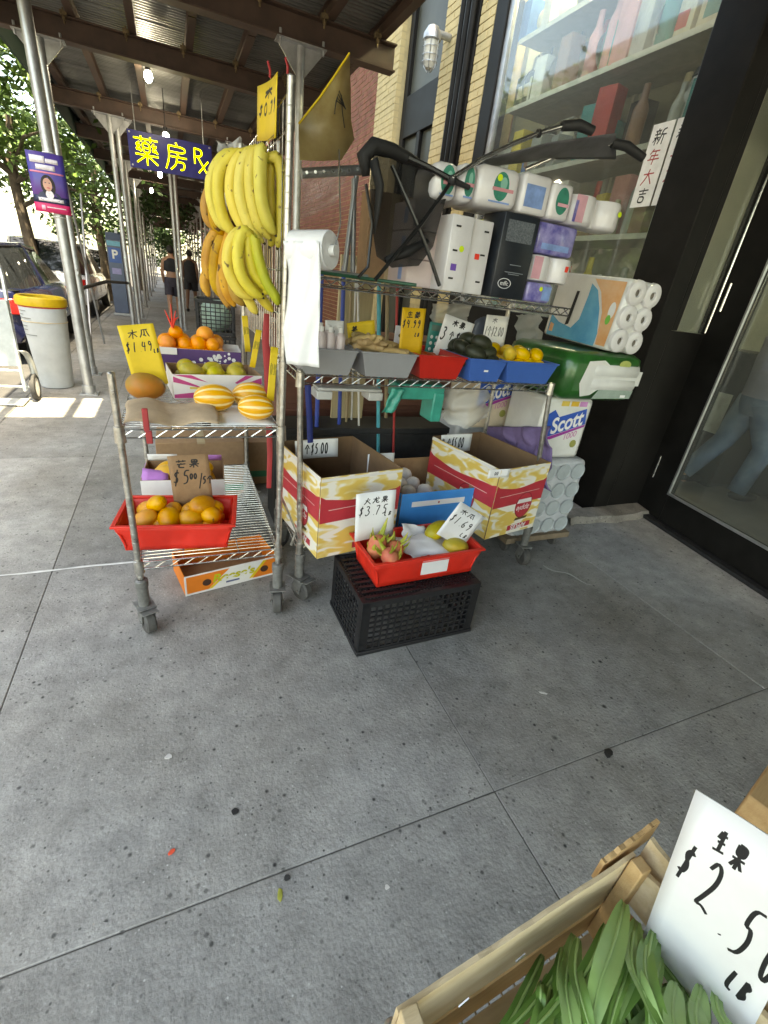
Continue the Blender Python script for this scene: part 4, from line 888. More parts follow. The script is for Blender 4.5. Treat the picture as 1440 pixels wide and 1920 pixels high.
# ---- coloured tags and twists on the grid ----
m_tagred = M('red_strap', (.38, .03, .035), .55); m_ysign = M('yellow_card', (.72, .5, .03), .6, var=.06); m_wsign = M('white_card', (.78, .78, .78), .55, var=.03); m_card = M('kraft_card', (.32, .19, .1), .8, var=.12, scale=30)
m_amber = M('amber_card', (.62, .36, .015), .6, var=.08)
def sign_px(label, tl, tr, bl_, Y, mat, lines, dyb=0., wt=.003, thick=.0016, plane='Y', ink=None, name='price_sign', cat='price sign', dyr=0.):
    """price card from three photo corners on a plane; lines = (text, x, z, height, width) in fractions of the card"""
    f = {'Y': lambda p, o=0: GY(p[0], p[1], Y + o), 'X': lambda p, o=0: GX(p[0], p[1], Y + o), 'D': lambda p, o=0: GD(p[0], p[1], Y + o)}[plane]
    a, b, c = f(tl), f(tr, dyr), f(bl_, dyb); mx = frame3(a, b - a, a - c); w_, h_ = (b - a).length, abs((a - c).dot(mx.to_3x3() @ V((0, 0, 1))))
    t = thing(name, label, cat); t.matrix_world = mx
    MB().patch(lambda u, v: (u * w_, .004 * math.sin(u * 3.1) * (w_ / .15), -h_ + v * h_), 8, 4).build('card', mat, t, thick=thick)
    if lines:
        mb = MB()
        for s, x, z, hh, ww in lines: scribble(mb, s, x * w_, -h_ + z * h_, hh * h_, ww * w_, wt, y=-thick / 2 + .0005)
        mb.v = [(x, y + .004 * math.sin(x / w_ * 3.1) * (w_ / .15) - .0006, z) for x, y, z in mb.v]
        mb.build('handwriting', ink or m_ink, t)
    return t
sign_px('yellow price card tied high on the banana grid', (483, 162), (520, 134), (486, 264), .352, m_ysign, [('木', .3, .72, .16, .4), ('$0.79', .06, .45, .2, .3)], plane='X', wt=.004)
m_faint = M('faint_pencil', (.35, .27, .03), .8)
for i, (a, b, c, y, lab) in enumerate((((453, 592), (464, 592), (457, 660), 2.42, 'first narrow yellow tag hanging under bananas, by the orange crates'), ((480, 617), (491, 620), (478, 690), 2.18, 'middle narrow yellow tag hanging beside the red strap'), ((508, 650), (522, 652), (507, 752), 1.95, 'long narrow yellow tag hanging nearest the front post'))):
    sign_px(lab, a, b, c, y, m_ysign, [('$1.49', .1, .5, .2, .3)], ink=m_faint, wt=.002, name='yellow_tag', cat='tag')
s = MB(); P = [GY(500, 588, 2.1), GY(498, 640, 2.1), GY(502, 690, 2.1), GY(503, 760, 2.1), GY(506, 850, 2.05), GY(504, 915, 2.05)]
s.tube(P, [.012, .016, .018, .016, .013, .012], 8, flat=.25, up=(0, 1, 0)); tag(s.build('red_strap', m_tagred), 'long red strap hanging down beside the banana grid', 'strap')
for i, (px, py, y) in enumerate(((502, 115, 1.9), (535, 108, 1.86))):
    P = [GY(px, py, y), GY(px + 4, py + 30, y + .02)]; mb = MB(); mb.tube([P[0], P[0].lerp(P[1], .5) + V((.004, 0, .0)), P[1]], .004, 6); tag(mb.build('red_clip', m_tagred), ['red clip on the left of the high yellow price card', 'red clip on the right of the high yellow price card'][i], 'clip')
m_film = glassmat('clear_film', (.93, .93, .92), .9, .14); m_grfilm = glassmat('grey_film', (.8, .8, .8), .9, .4)
def crumple(name, lab, cat, fn, nu, nv, mat, amp=.012, seed=3, thick=.0, fr=9.):
    R_ = random.Random(seed); o = [R_.uniform(0, 9) for _ in range(8)]
    def g_(u, v):
        p = V(fn(u, v)); n = math.sin(fr * u + o[0] + 3 * v) + .7 * math.sin(fr * 1.7 * v + o[1] + 5 * u) + .5 * abs(math.sin(fr * 2.3 * (u + v) + o[2])) + .5 * abs(math.sin(fr * 3.1 * (u - v) + o[3]))
        m_ = math.sin(fr * 1.3 * v + o[4]) + .6 * math.sin(fr * 2.1 * u + o[5] + 4 * v)
        return p + V((m_ * .5, n, m_ * .4)) * amp
    return tag(MB().patch(g_, nu, nv).build(name, mat, ang=180, thick=thick), lab, cat)
crumple('plastic_bag', 'grey plastic bag knotted on top of the banana grid', 'bag', lambda u, v: GY(405 + 45 * u + 6 * v, 262 + 40 * v - 8 * u + 10 * math.sin(3 * u), 2.75), 14, 10, m_grfilm, .008)
mb = MB()
for k in range(14):
    y = 1.95 + k * .06; mb.tube([(A1 - .004, y, 1.82 + .02 * math.sin(k * 2.2)), (A1 - .03, y + .012, 1.86 + .02 * math.cos(k)), (A1 - .004, y + .02, 1.905)], .0035, 5, k % 3)
tag(mb.build('twist_ties', [m_chrome, M('pink_tie', (.6, .2, .2), .5), M('brown_tie', (.25, .16, .05), .6)]), 'row of wire and pink twist ties on the banana grid', 'ties', kind='stuff')

# ================= cart 1: goods on the top shelf =================
Z1 = TOP1 + .007
def tub(name, lab, cat, loc, rz, w, d, h, mats, t=.005, parts=None, inner=None):
    """open-topped carton: four panels and a base as parts"""
    o = thing(name, lab, cat, loc, (0, 0, rz)); inn = inner or m_card
    for nm, bx in (('front_panel', (-w / 2, w / 2, -d / 2, -d / 2 + t, 0, h)), ('back_panel', (-w / 2, w / 2, d / 2 - t, d / 2, 0, h)), ('side_panel', (-w / 2, -w / 2 + t, -d / 2 + t + .0005, d / 2 - t - .0005, 0, h)), ('side_panel', (w / 2 - t, w / 2, -d / 2 + t + .0005, d / 2 - t - .0005, 0, h))):
        mb = MB().b2(*bx); out = 2 if nm == 'front_panel' else 4 if nm == 'back_panel' else (5 if bx[0] < 0 else 3)
        mb.m = [0 if i == out else 1 for i in range(6)]; mb.build(nm, [mats[0] if isinstance(mats, list) else mats, inn], o, bev=.0012)
    MB().b2(-w / 2 + t, w / 2 - t, -d / 2 + t, d / 2 - t, .001, .006).build('base', inn, o)
    return o
m_wbox = M('white_carton', (.72, .7, .68), .6, var=.05); m_purp = M('purple_carton', (.07, .025, .13), .55, var=.1); m_mag = M('magenta_print', (.5, .05, .2), .55)
bx = tub('fruit_carton', 'white carton with magenta stripes holding green-yellow mangoes', 'carton', (.155, 2.42, Z1), rad(6), .4, .27, .11, m_wbox)
mb = MB()
for (a, b, c, d) in (((-.197, .1), (-.197, .075), (-.07, .048), (-.1, .062)), ((-.197, .108), (-.12, .107), (-.05, .075), (-.07, .08)), ((-.197, .004), (-.197, .02), (-.06, .035), (-.09, .004)), ((.197, .1), (.197, .07), (.07, .045), (.09, .06)), ((.197, .06), (.197, .038), (.09, .02), (.07, .028)), ((.12, .108), (.16, .108), (.08, .07), (.07, .075))):
    MB().add([(p[0], -.1362, p[1]) for p in (a, b, c, d)], [(0, 1, 2, 3)]).build('magenta_stripe', m_mag, bx, smooth=False)
MB().b2(-.13, -.02, -.1364, -.1358, .045, .054).build('yellow_print', M('yellow_print', (.65, .5, .1), .5), bx)
proto('grm', 'mango', 'green-yellow mango in the magenta striped carton', 'mango', (.055, .038, .036), m_grmango, 'mangoes in the magenta striped carton', kidney)
fm = Mx.Translation((.155, 2.42, Z1)) @ Mx.Rotation(rad(6), 4, 'Z')
pile('grm', -.16, .16, -.1, .1, .06, [(4, 3), (3, 2)], (.05, .05, .042), .2, frame=fm)
ob = tub('fruit_carton', 'purple and white carton heaped with oranges on cart', 'carton', (.105, 2.745, Z1 + .05), rad(-3), .42, .26, .115, m_purp, inner=m_wbox)
ut = thing('flat_carton', 'flat white carton lying under the purple orange carton', 'carton', (.105, 2.745, Z1), (0, 0, rad(-3))); MB().b2(-.2, .2, -.12, .12, 0, .048).build('carton', m_wbox, ut, bev=.003); MB().b2(-.15, .1, -.1212, -.1204, .012, .034).build('print', m_purp, ut)
mb = MB(); R_ = random.Random(5)
for k in range(30):
    a = R_.gauss(.07, .05); z = .035 + (a + .05) * .2 + R_.uniform(-.02, .03); r_ = R_.uniform(.004, .011)
    mb.add([(a + r_ * math.cos(q * 1.05), -.1312, z + r_ * math.sin(q * 1.05)) for q in range(6)], [tuple(range(6))])
    y = R_.uniform(-.11, .08); z = R_.uniform(.02, .1); mb.add([(-.2112, y + r_ * .8 * math.cos(q * 1.05), z + r_ * math.sin(q * 1.05)) for q in range(6)], [tuple(range(6))[::-1]])
mb.build('blossom_print', m_wbox, ob, smooth=False)
MB().b2(-.21, -.1, -.135, -.1315, .085, .118).build('white_flap', m_wbox, ob)
proto('org', 'orange', 'round orange heaped in the purple carton', 'orange', (.039, .039, .037), m_orange, 'oranges heaped in the purple carton')
fm = Mx.Translation((.105, 2.745, Z1 + .05)) @ Mx.Rotation(rad(-3), 4, 'Z')
pile('org', -.18, .12, -.1, .1, .085, [(5, 3), (4, 3), (2, 1)], (.036, .036, .046), .32, frame=fm)
mb = MB(); P = GY(322, 594, 2.72)
for d in ((-.03, .03), (.0, .06), (.02, .03), (.03, -.0)): mb.tube([P + V((0, 0, -.05)), P + V((d[0] * .5, 0, -.01)), P + V((d[0], 0, d[1]))], [.012, .009, .004], 6, flat=.5)
tag(mb.build('net_bag_neck', M('red_net', (.75, .06, .04), .6)), 'gathered red net bag neck above the oranges', 'net bag')
# papaya, paper, melons
o = blob('papaya', 'brown-orange papaya lying before the yellow $1.49 card', 'papaya', GY(268, 708, 2.25) + V((0, 0, 0)), (.08, .058, .057), m_papaya, (0, .1, .15), fn=lambda d: 1 + .1 * d.x * abs(d.x)); o.location.z = Z1 + .057
sign_px('yellow handwritten $1.49 price card standing behind the papaya', (219, 611), (287, 606), (238, 728), 2.36, m_ysign, [('木瓜', .2, .78, .14, .3), ('$1.49', .04, .57, .16, .27), ('LB', .8, .53, .08, .14)], wt=.0022)
crumple('paper_bag', 'crumpled brown kraft paper bag flat on the cart edge', 'paper bag', lambda u, v: V((-.2 + .33 * u, 1.86 + .32 * v - .02 * u, Z1 + .01 + .03 * math.sin(3.1 * v) * (1 - .3 * u) + (.012 * math.sin(9 * u)))), 26, 16, M('kraft_paper', (.44, .32, .21), .8, var=.15, bump=.6, bscale=25, dist=.006), .007, thick=.001)
mb = MB(); mb.box((-.125, 1.835, Z1 + .03), (.02, .012, .085)); mb.box((-.12, 1.832, Z1 - .035), (.022, .012, .05)); tag(mb.build('red_clip', m_tagred, bev=.003), 'dark red clip gripping the shelf edge below the paper bag', 'clip')
crumple('paper_sheet', 'white paper sheet under the striped melons', 'paper', lambda u, v: V((.1 + .25 * u, 1.855 + .3 * v, Z1 + .003)), 8, 8, m_wsign, .0012, thick=.0008)
m_mel = bpy.data.materials.new('striped_melon'); m_mel.use_nodes = True; t_ = m_mel.node_tree; b_ = t_.nodes['Principled BSDF']
tc_ = t_.nodes.new('ShaderNodeTexCoord'); sx_ = t_.nodes.new('ShaderNodeSeparateXYZ'); t_.links.new(tc_.outputs['Object'], sx_.inputs[0])
at_ = t_.nodes.new('ShaderNodeMath'); at_.operation = 'ARCTAN2'; t_.links.new(sx_.outputs['Y'], at_.inputs[0]); t_.links.new(sx_.outputs['Z'], at_.inputs[1])
mu_ = t_.nodes.new('ShaderNodeMath'); mu_.operation = 'MULTIPLY'; mu_.inputs[1].default_value = 10; t_.links.new(at_.outputs[0], mu_.inputs[0])
co_ = t_.nodes.new('ShaderNodeMath'); co_.operation = 'COSINE'; t_.links.new(mu_.outputs[0], co_.inputs[0])
nz_ = t_.nodes.new('ShaderNodeTexNoise'); nz_.inputs['Scale'].default_value = 30; t_.links.new(tc_.outputs['Object'], nz_.inputs['Vector'])
ad_ = t_.nodes.new('ShaderNodeMath'); ad_.operation = 'MULTIPLY_ADD'; ad_.inputs[1].default_value = .8; t_.links.new(nz_.outputs[0], ad_.inputs[0]); t_.links.new(co_.outputs[0], ad_.inputs[2])
cr_ = t_.nodes.new('ShaderNodeValToRGB'); cr_.color_ramp.elements[0].position = .82; cr_.color_ramp.elements[0].color = (.78, .36, .01, 1); cr_.color_ramp.elements[1].position = 1.; cr_.color_ramp.elements[1].color = (.85, .66, .3, 1)
t_.links.new(ad_.outputs[0], cr_.inputs[0]); t_.links.new(cr_.outputs[0], b_.inputs['Base Color']); b_.inputs['Roughness'].default_value = .38
rib = lambda d: 1 - .022 * max(0, math.cos(10 * math.atan2(d.y, d.z))) ** 6
for i, (x, y, z, rz, lab) in enumerate(((.13, 2.07, .057, .05, 'yellow striped melon alone at left of the melon group'), (.29, 2.13, .057, -.05, 'yellow striped melon at back right, partly hidden'), (.285, 1.945, .052, -.1, 'yellow striped melon in front at the right post'))):
    blob('striped_melon', lab, 'melon', (x, y, Z1 + z), (.083, .057, .057) if i < 2 else (.074, .052, .052), m_mel, (rad(20 * i), 0, rz), 'striped melons on the fruit cart', rib, 40, 24)

# ================= cart 1: goods on the low shelf =================
ZL = LOW + .007
m_redpl = M('red_tray_plastic', (.72, .03, .018), .42, var=.1, scale=8, sss=.1)
def tray(name, lab, loc, rz, w, d, h, mat, tap=.88, ribs=4):
    t = thing(name, lab, 'tray', loc, (0, 0, rz)); th = .004
    def side(nm, a, b, nrm):
        a, b, nrm = V(a), V(b), V(nrm); mb = MB(); n = 24
        def f(u, v):
            p = a.lerp(b, u); c = V((p.x * (tap + (1 - tap) * v), p.y * (tap + (1 - tap) * v), v * h))
            st_ = .5 + .5 * math.tanh(8 * math.cos(2 * math.pi * ribs * u / 2 * 1.0)); return c - nrm * (.009 * st_ if 0 < v < .8 else 0)
        mb.patch(f, n, 5); return mb.build(nm, mat, t, thick=th)
    side('front_wall', (-w / 2, -d / 2, 0), (w / 2, -d / 2, 0), (0, -1, 0)); side('back_wall', (w / 2, d / 2, 0), (-w / 2, d / 2, 0), (0, 1, 0))
    side('side_wall', (w / 2, -d / 2, 0), (w / 2, d / 2, 0), (1, 0, 0)); side('side_wall', (-w / 2, d / 2, 0), (-w / 2, -d / 2, 0), (-1, 0, 0))
    MB().b2(-w / 2 * tap, w / 2 * tap, -d / 2 * tap, d / 2 * tap, .001, .006).build('floor', mat, t)
    mb = MB(); r_ = .006
    for s in (-1, 1): mb.b2(-w / 2 - .012, w / 2 + .012, s * (d / 2 + .003) - .009, s * (d / 2 + .003) + .009, h - .006, h + .004); mb.b2(s * (w / 2 + .003) - .009, s * (w / 2 + .003) + .009, -d / 2 + .006, d / 2 - .006, h - .0055, h + .0035)
    mb.build('rim', mat, t, bev=.002); return t
fm = Mx.Translation((-.045, 2.035, ZL)) @ Mx.Rotation(rad(-8), 4, 'Z')
tray('fruit_tray', 'red plastic tray of ripe mangoes on the cart low shelf', (-.045, 2.035, ZL), rad(-8), .47, .29, .125, m_redpl)
proto('mng', 'mango', 'speckled ripe orange mango in the red tray', 'mango', (.058, .042, .04), m_mango, 'mangoes in the low red tray', kidney)
pile('mng', -.165, .165, -.06, .07, .062, [(5, 3), (4, 2), (2, 1)], (.035, .03, .044), .35, frame=fm, seed=4)
m_lil = M('lilac_print', (.5, .2, .55), .5); 
lb = tub('fruit_carton', 'white and lilac die-cut carton of smooth mangoes on low shelf', 'carton', (-.01, 2.52, ZL), rad(-4), .4, .3, .13, m_wbox)
MB().b2(.02, .15, -.1535, -.151, .0, .04).build('lilac_print', m_lil, lb); MB().b2(-.203, -.2006, -.1, .1, .05, .128).build('lilac_flap', m_lil, lb)
mb = MB(); mb.patch(lambda u, v: (-.195 + .12 * u, -.14 + .07 * v, .125 + .04 * v - .02 * u), 4, 3); mb.build('torn_flap', m_lil, lb, thick=.003)
mb = MB(); mb.patch(lambda u, v: (.05 + .14 * u, .145 - .01 * v, .125 + .035 * v), 4, 3); mb.build('rear_flap', m_lil, lb, thick=.003)
mb = MB(); mb.patch(lambda u, v: (-.195 + .15 * u, .145 - .01 * v, .125 + .04 * v), 4, 3); mb.build('rear_flap', m_wbox, lb, thick=.003)
proto('mn2', 'mango', 'smooth orange mango in the white and lilac carton', 'mango', (.062, .045, .045), m_mang2, 'mangoes in the lilac carton', kidney)
fm = Mx.Translation((-.01, 2.5, ZL)) @ Mx.Rotation(rad(-4), 4, 'Z')
pile('mn2', -.13, .13, -.05, .08, .06, [(4, 3), (3, 2)], (.03, .03, .06), .25, frame=fm, seed=9)
sign_px('brown cardboard price card standing in the low red tray', (313, 856), (390, 851), (327, 962), 2.12, m_card, [('芒果', .15, .78, .14, .3), ('$5', .03, .5, .25, .36), ('00', .47, .58, .1, .15), ('/', .68, .44, .22, .2), ('5个', .78, .48, .14, .17)], wt=.003, thick=.004)
# cartons on the ground beyond
for nm, lab, x, y, w_, d_, h_, m_ in (('cardboard_box', 'plain brown cardboard box on the ground behind the fruit cart', .1, 3.3, .55, .35, .42, m_card), ('cardboard_box', 'brown box with green band near the wall behind the fruit cart', .62, 3.55, .5, .4, .34, m_card)):
    t = thing(nm, lab, 'box', (x, y, .002)); MB().b2(-w_ / 2, w_ / 2, -d_ / 2, d_ / 2, 0, h_).build('carton', m_, t, bev=.004); MB().b2(-w_ / 2 - .001, w_ / 2 + .001, -d_ / 2 - .001, d_ / 2 + .001, .06, .11).build('tape_band', M('green_tape', (.03, .2, .1), .4), t); MB().b2(-.025, .025, -d_ / 2 - .0012, d_ / 2, h_ - .01, h_ + .001).build('tape', M('tape', (.4, .3, .18), .3), t)
# orange carton under the cart
rb = thing('candy_carton', 'low orange and white candy carton on the ground under cart', 'carton', (.155, 2.2, .002), (0, 0, rad(12)))
m_or = M('orange_carton', (.78, .2, .02), .5, var=.06); w_, d_, h_ = .48, .26, .115
for nm, q in (('front_panel', (-w_ / 2, w_ / 2, -d_ / 2, -d_ / 2 + .004, 0, h_)), ('back_panel', (-w_ / 2, w_ / 2, d_ / 2 - .004, d_ / 2, 0, h_)), ('side_panel', (-w_ / 2, -w_ / 2 + .004, -d_ / 2 + .005, d_ / 2 - .005, 0, h_)), ('side_panel', (w_ / 2 - .004, w_ / 2, -d_ / 2 + .005, d_ / 2 - .005, 0, h_))):
    MB().b2(*q).build(nm, [m_wbox if nm == 'front_panel' else m_or], rb, bev=.001)
MB().b2(-w_ / 2 + .005, w_ / 2 - .005, -d_ / 2 + .005, d_ / 2 - .005, .001, .005).build('base', m_card, rb)
mb = MB(); y = -d_ / 2 - .0008
for pts_ in ([(-.232, y, .012), (-.13, y, .012), (-.02, y, .108), (-.232, y, .108)], [(.1, y, .012), (.232, y, .012), (.232, y, .108), (.16, y, .108)]): MB().add(pts_, [(0, 1, 2, 3)]).build('orange_print', m_or, rb, smooth=False)
mb = MB()
for x in (-.135, .165):
    mb.add([(x + .022 * math.cos(k * .5236), y - .0008, .055 + .02 * math.sin(k * .5236)) for k in range(12)], [tuple(range(12))])
mb.build('cup_print', M('brown_print', (.06, .025, .015), .5), rb, smooth=False)
mb = MB(); mb.add([(-.13, y - .0004, .012), (-.11, y - .0004, .012), (-.04, y - .0004, .07), (-.06, y - .0004, .07)], [(0, 1, 2, 3)]); mb.add([(.08, y - .0004, .015), (.1, y - .0004, .015), (.18, y - .0004, .108), (.16, y - .0004, .108)], [(0, 1, 2, 3)]); mb.build('yellow_rules', m_ysign, rb, smooth=False)
text('script_print', "Reese's", .062, M('lime_print', (.5, .46, .02), .5), rb, Mx.Translation((.0, y - .0016, .066)), width=.22, extrude=.0003, shear=.2, bold=.002)
MB().b2(-.04, .03, y - .0006, y - .0001, .024, .034).build('small_print', M('blue_print', (.08, .1, .2), .5), rb)
# ================= apple cartons on the low shelf =================
m_apy = M('apple_print', (.62, .42, .05), .5, scale=9, col2=(.75, .7, .58), detail=.6, aniso=(1, 1, 2.6)); rampmat(m_apy, [(.42, (.72, .5, .12)), (.5, (.76, .62, .28)), (.55, (.8, .76, .68))]); [n for n in m_apy.node_tree.nodes if n.type == 'TEX_NOISE'][0].inputs['Distortion'].default_value = .9
m_apr = M('apple_red', (.5, .035, .05), .45, var=.08); m_apd = M('apple_dark_red', (.28, .02, .03), .45, var=.1); m_inn = M('carton_inner', (.2, .115, .06), .85, var=.1)
Z2 = LW2 + .007
def apple_box(lab, loc, rz, w, d, h, upside=False):
    o = tub('apple_carton', lab, 'carton', loc, rz, w, d, h, m_apy, .006, inner=m_inn)
    def face(mx, ww, tagp):
        def q(pts, m, nm, off): MB().add([mx @ V((a, -off, b)) for a, b in pts], [tuple(range(len(pts)))]).build(nm, m, o, smooth=False)
        n = 16; top = [(-ww / 2 + ww * k / n, h * (.725 + .03 * math.sin(1.9 * k / n * 3.14 + 2.2) + (.03 if k in (0, n) else 0))) for k in range(n + 1)]
        q([(-ww / 2, h * .45), (ww / 2, h * .47)] + top[::-1], m_apr, 'red_band', .0008)
        q([(-ww / 2, h * .985), (-ww / 2, h * .95), (ww / 2, h * .955), (ww / 2, h * .985)], m_wbox, 'white_edge', .0009)
        cx = ww * .14; el = [(cx + .068 * math.cos(k * .3142), h * .42 + .08 * math.sin(k * .3142)) for k in range(20)]; el2 = [(cx + .062 * math.cos(k * .3142), h * .42 + .074 * math.sin(k * .3142)) for k in range(20)]
        q(el, m_apd, 'oval_border', .0012); q(el2, m_apr, 'oval_badge', .0016)
        q([(cx - .06, h * .455), (cx + .06, h * .455), (cx + .052, h * .515), (cx - .052, h * .515)], m_wbox, 'badge_band', .0020)
        text('badge_lettering', 'apple', .05, m_wbox, o, mx @ Mx.Translation((cx, -.002, h * .37)) @ Mx.Rotation(rad(180), 4, 'Y') @ Mx.Diagonal((1, 1, 1, 1)), extrude=.0002, shear=.25)
        MB().add([mx @ V((a, -.0012, b)) for a, b in ((-ww * .4, h * .6), (ww * .4, h * .62), (ww * .4, h * .628), (-ww * .4, h * .608))], [(0, 1, 2, 3)]).build('band_line', M('pale_rose', (.7, .45, .42), .5), o, smooth=False)
        q([(cx - .09, h * .05), (cx + .1, h * .06), (cx + .1, h * .14), (cx - .09, h * .13)], m_apr, 'name_bar', .0008)
        text('name_lettering', 'APPLES', .04, m_wbox, o, mx @ Mx.Translation((cx, -.0012, h * .097)) @ Mx.Rotation(rad(180), 4, 'Y'), extrude=.0002, bold=.001)
        q([(cx - .05, h * .19), (cx + .05, h * .2), (cx + .06, h * .24), (cx - .04, h * .23)], M('hand_hole', (.12, .08, .02), .7), 'hand_hole', .0009)
    face(Mx.Translation((0, -d / 2, 0)), w - .004, 0)
    face(Mx.Translation((-w / 2, 0, 0)) @ Mx.Rotation(rad(-90), 4, 'Z'), d - .004, 1)
    return o
apple_box('yellow and red apple carton on the left of the low shelf', (.695, 2.035, Z2), rad(10), .43, .5, .41)
apple_box('yellow and red apple carton on the right of the low shelf', (1.61, 2.06, Z2), rad(11), .4, .56, .41)
m_blue = M('blue_carton', (.02, .26, .68), .5, var=.06)
bb = tub('blue_carton', 'bright blue open carton of wrapped fruit between the apple cartons', 'carton', (1.2, 2.12, Z2), rad(3), .45, .48, .25, m_blue, .006)
MB().b2(-.16, .17, -.2412, -.2402, .17, .2).build('white_label', m_wsign, bb); MB().b2(.13, .2, -.2412, -.2402, .04, .13).build('white_label', m_wsign, bb); MB().b2(.0, .01, -.242, -.2413, .18, .19).build('red_mark', m_apr, bb)
proto('wrp', 'wrapped_fruit', 'paper wrapped fruit inside the blue carton', 'wrapped fruit', (.05, .05, .045), M('tissue_wrap', (.66, .64, .66), .7, var=.12, scale=30, bump=.8, bscale=40, dist=.004), 'paper wrapped fruit in the blue carton', lambda d: 1 + .06 * math.sin(8 * d.x + 3 * d.y) * math.cos(7 * d.z))
pile('wrp', -.17, .05, -.15, .18, .12, [(3, 4), (2, 3)], (.03, .03, .06), .2, frame=Mx.Translation((1.2, 2.13, Z2)) @ Mx.Rotation(rad(5), 4, 'Z'), seed=2)
sign_px('white $5.00 card with a 5 in the left apple carton', (553, 827), (634, 822), (556, 862), 2.19, m_wsign, [('5', .03, .2, .6, .17), ('个', .22, .25, .5, .12), ('$5.00', .36, .2, .6, .14)], wt=.003)
sign_px('white $5.00 card with a 4 in the right apple carton', (828, 816), (886, 813), (835, 848), 2.28, m_wsign, [('4', .03, .2, .6, .17), ('个', .22, .25, .5, .12), ('$5.00', .36, .2, .6, .14)], wt=.003)
sign_px('white price card half hidden behind the left apple carton', (690, 852), (740, 849), (692, 890), 2.12, m_wsign, [('4个', .3, .5, .35, .2), ('5.00', .4, .1, .35, .18)], wt=.003)
sign_px('small white barcode label on the right apple carton', (917, 882), (957, 879), (917, 897), 1.745, m_wsign, [('00', .3, .3, .4, .15)], wt=.0015, name='box_label', cat='label')

# ================= black crate and red tray in front =================
crate = plastic_crate('plastic_crate', 'upturned black lattice crate standing on the pavement under a red tray', (.935, 1.61, .002), (0, 0, rad(1)), .6, .38, .293, m_crateb, 18, 8, inverted=True, corner=.045)
mb = MB()
for k in range(10): mb.b2(-.28, -.02, -.17 + k * .037, -.155 + k * .037, .294, .299)
mb.build('base_slats', m_crateb, crate)
fm = Mx.Translation((.98, 1.63, .301)) @ Mx.Rotation(rad(3), 4, 'Z')
tr2 = tray('fruit_tray', 'red plastic tray of dragon fruit and papaya on the black crate', (.98, 1.63, .301), rad(2), .56, .27, .13, m_redpl, .9)
MB().b2(-.04, .1, -.1345, -.1305, .035, .1).build('white_sticker', m_wsign, tr2); MB().b2(-.04, .1, -.1362, -.1325, .106, .111).build('moulded_line', M('pink_print', (.8, .3, .3), .5), tr2)
def dragon(lab, loc, rot, s=1.):
    t = thing('dragon_fruit', lab, 'dragon fruit', loc, rot, 'dragon fruit in the red tray'); R_ = random.Random(str(lab))
    MB().ell((0, 0, 0), (.042 * s, .042 * s, .05 * s), fn=lambda d: 1 + .03 * math.sin(9 * d.x + 5 * d.z)).build('fruit', m_drag, t, ang=180)
    for k in range(8):
        q = R_.uniform(0, 6.28); z = (R_.uniform(-.03, .03) if k < 5 else .042) * s; r_ = .042 * s * math.sqrt(max(.05, 1 - (z / (.052 * s)) ** 2)); a = V((math.cos(q), math.sin(q), 0)); l = R_.uniform(.025, .05) * s * (1.5 if z > .03 * s else 1)
        p = a * r_ * .94 + V((0, 0, z)); mb = MB(); mb.tube([p, p + a * l * .35 + V((0, 0, l * .5)), p + a * l * .5 + V((0, 0, l))], [.012 * s, .008 * s, .0015], 5, flat=.35); mb.build('frond', m_frond, t)
    return t
for px, py, z, lab, s in ((708, 1022, .45, 'dragon fruit at the back left with tall fronds', 1.05), (740, 1032, .43, 'dragon fruit in the middle of the red tray', 1.0), (731, 1045, .435, 'dragon fruit nearest the tray front, mostly pink', .95), (703, 1032, .425, 'dragon fruit wedged against the tray left wall', .9)):
    p = GZ(px, py, z); dragon(lab, p, (rnd.uniform(-.3, .3), rnd.uniform(-.3, .3), rnd.uniform(0, 6)), s)
o = blob('papaya', 'yellow papaya at the back of the red tray', 'papaya', GZ(818, 995, .46), (.075, .043, .042), m_papy, (0, -.25, .3), fn=lambda d: 1 + .1 * d.x * abs(d.x))
o = blob('papaya', 'green-yellow papaya in front of the $1.69 card', 'papaya', GZ(852, 1024, .425), (.07, .045, .042), m_papy, (0, .2, -.1), fn=lambda d: 1 + .1 * d.x * abs(d.x))
m_tiss = M('white_tissue_paper', (.74, .72, .72), .7, var=.06)
crumple('tissue_paper', 'crumpled white wrapping paper in the middle of the red tray', 'paper', lambda u, v: fm @ V((-.08 + .24 * u, -.11 + .2 * v, .105 + .04 * math.sin(3.1 * u) * math.sin(3.1 * v))), 22, 20, m_tiss, .009, 5, thick=.001, fr=8)
crumple('tissue_paper', 'white paper sheet standing around the yellow papaya', 'paper', lambda u, v: fm @ V((-.04 + .13 * u, .06 + .04 * v, .1 + .08 * v - .03 * u)), 12, 10, m_tiss, .006, 8, thick=.001, fr=7)
crumple('tissue_paper', 'folded white paper under the $1.69 price card', 'paper', lambda u, v: fm @ V((.13 + .13 * u, -.0 + .08 * v, .11 + .04 * v * u)), 10, 10, m_tiss, .005, 6, thick=.001, fr=7)
sign_px('white $3.75 price card for dragon fruit in the red tray', (668, 927), (743, 918), (664, 1016), 1.66, m_wsign, [('火龙果', .2, .76, .13, .2), ('$3.75', .06, .52, .2, .26), ('LB', .72, .47, .1, .17)], wt=.0022)
sign_px('white tilted $1.69 price card for papaya in the red tray', (864, 940), (910, 970), (838, 1012), 1.57, m_wsign, [('木瓜', .2, .74, .15, .26), ('$1.69', .04, .45, .22, .28), ('LB', .66, .24, .12, .2)], wt=.0022)

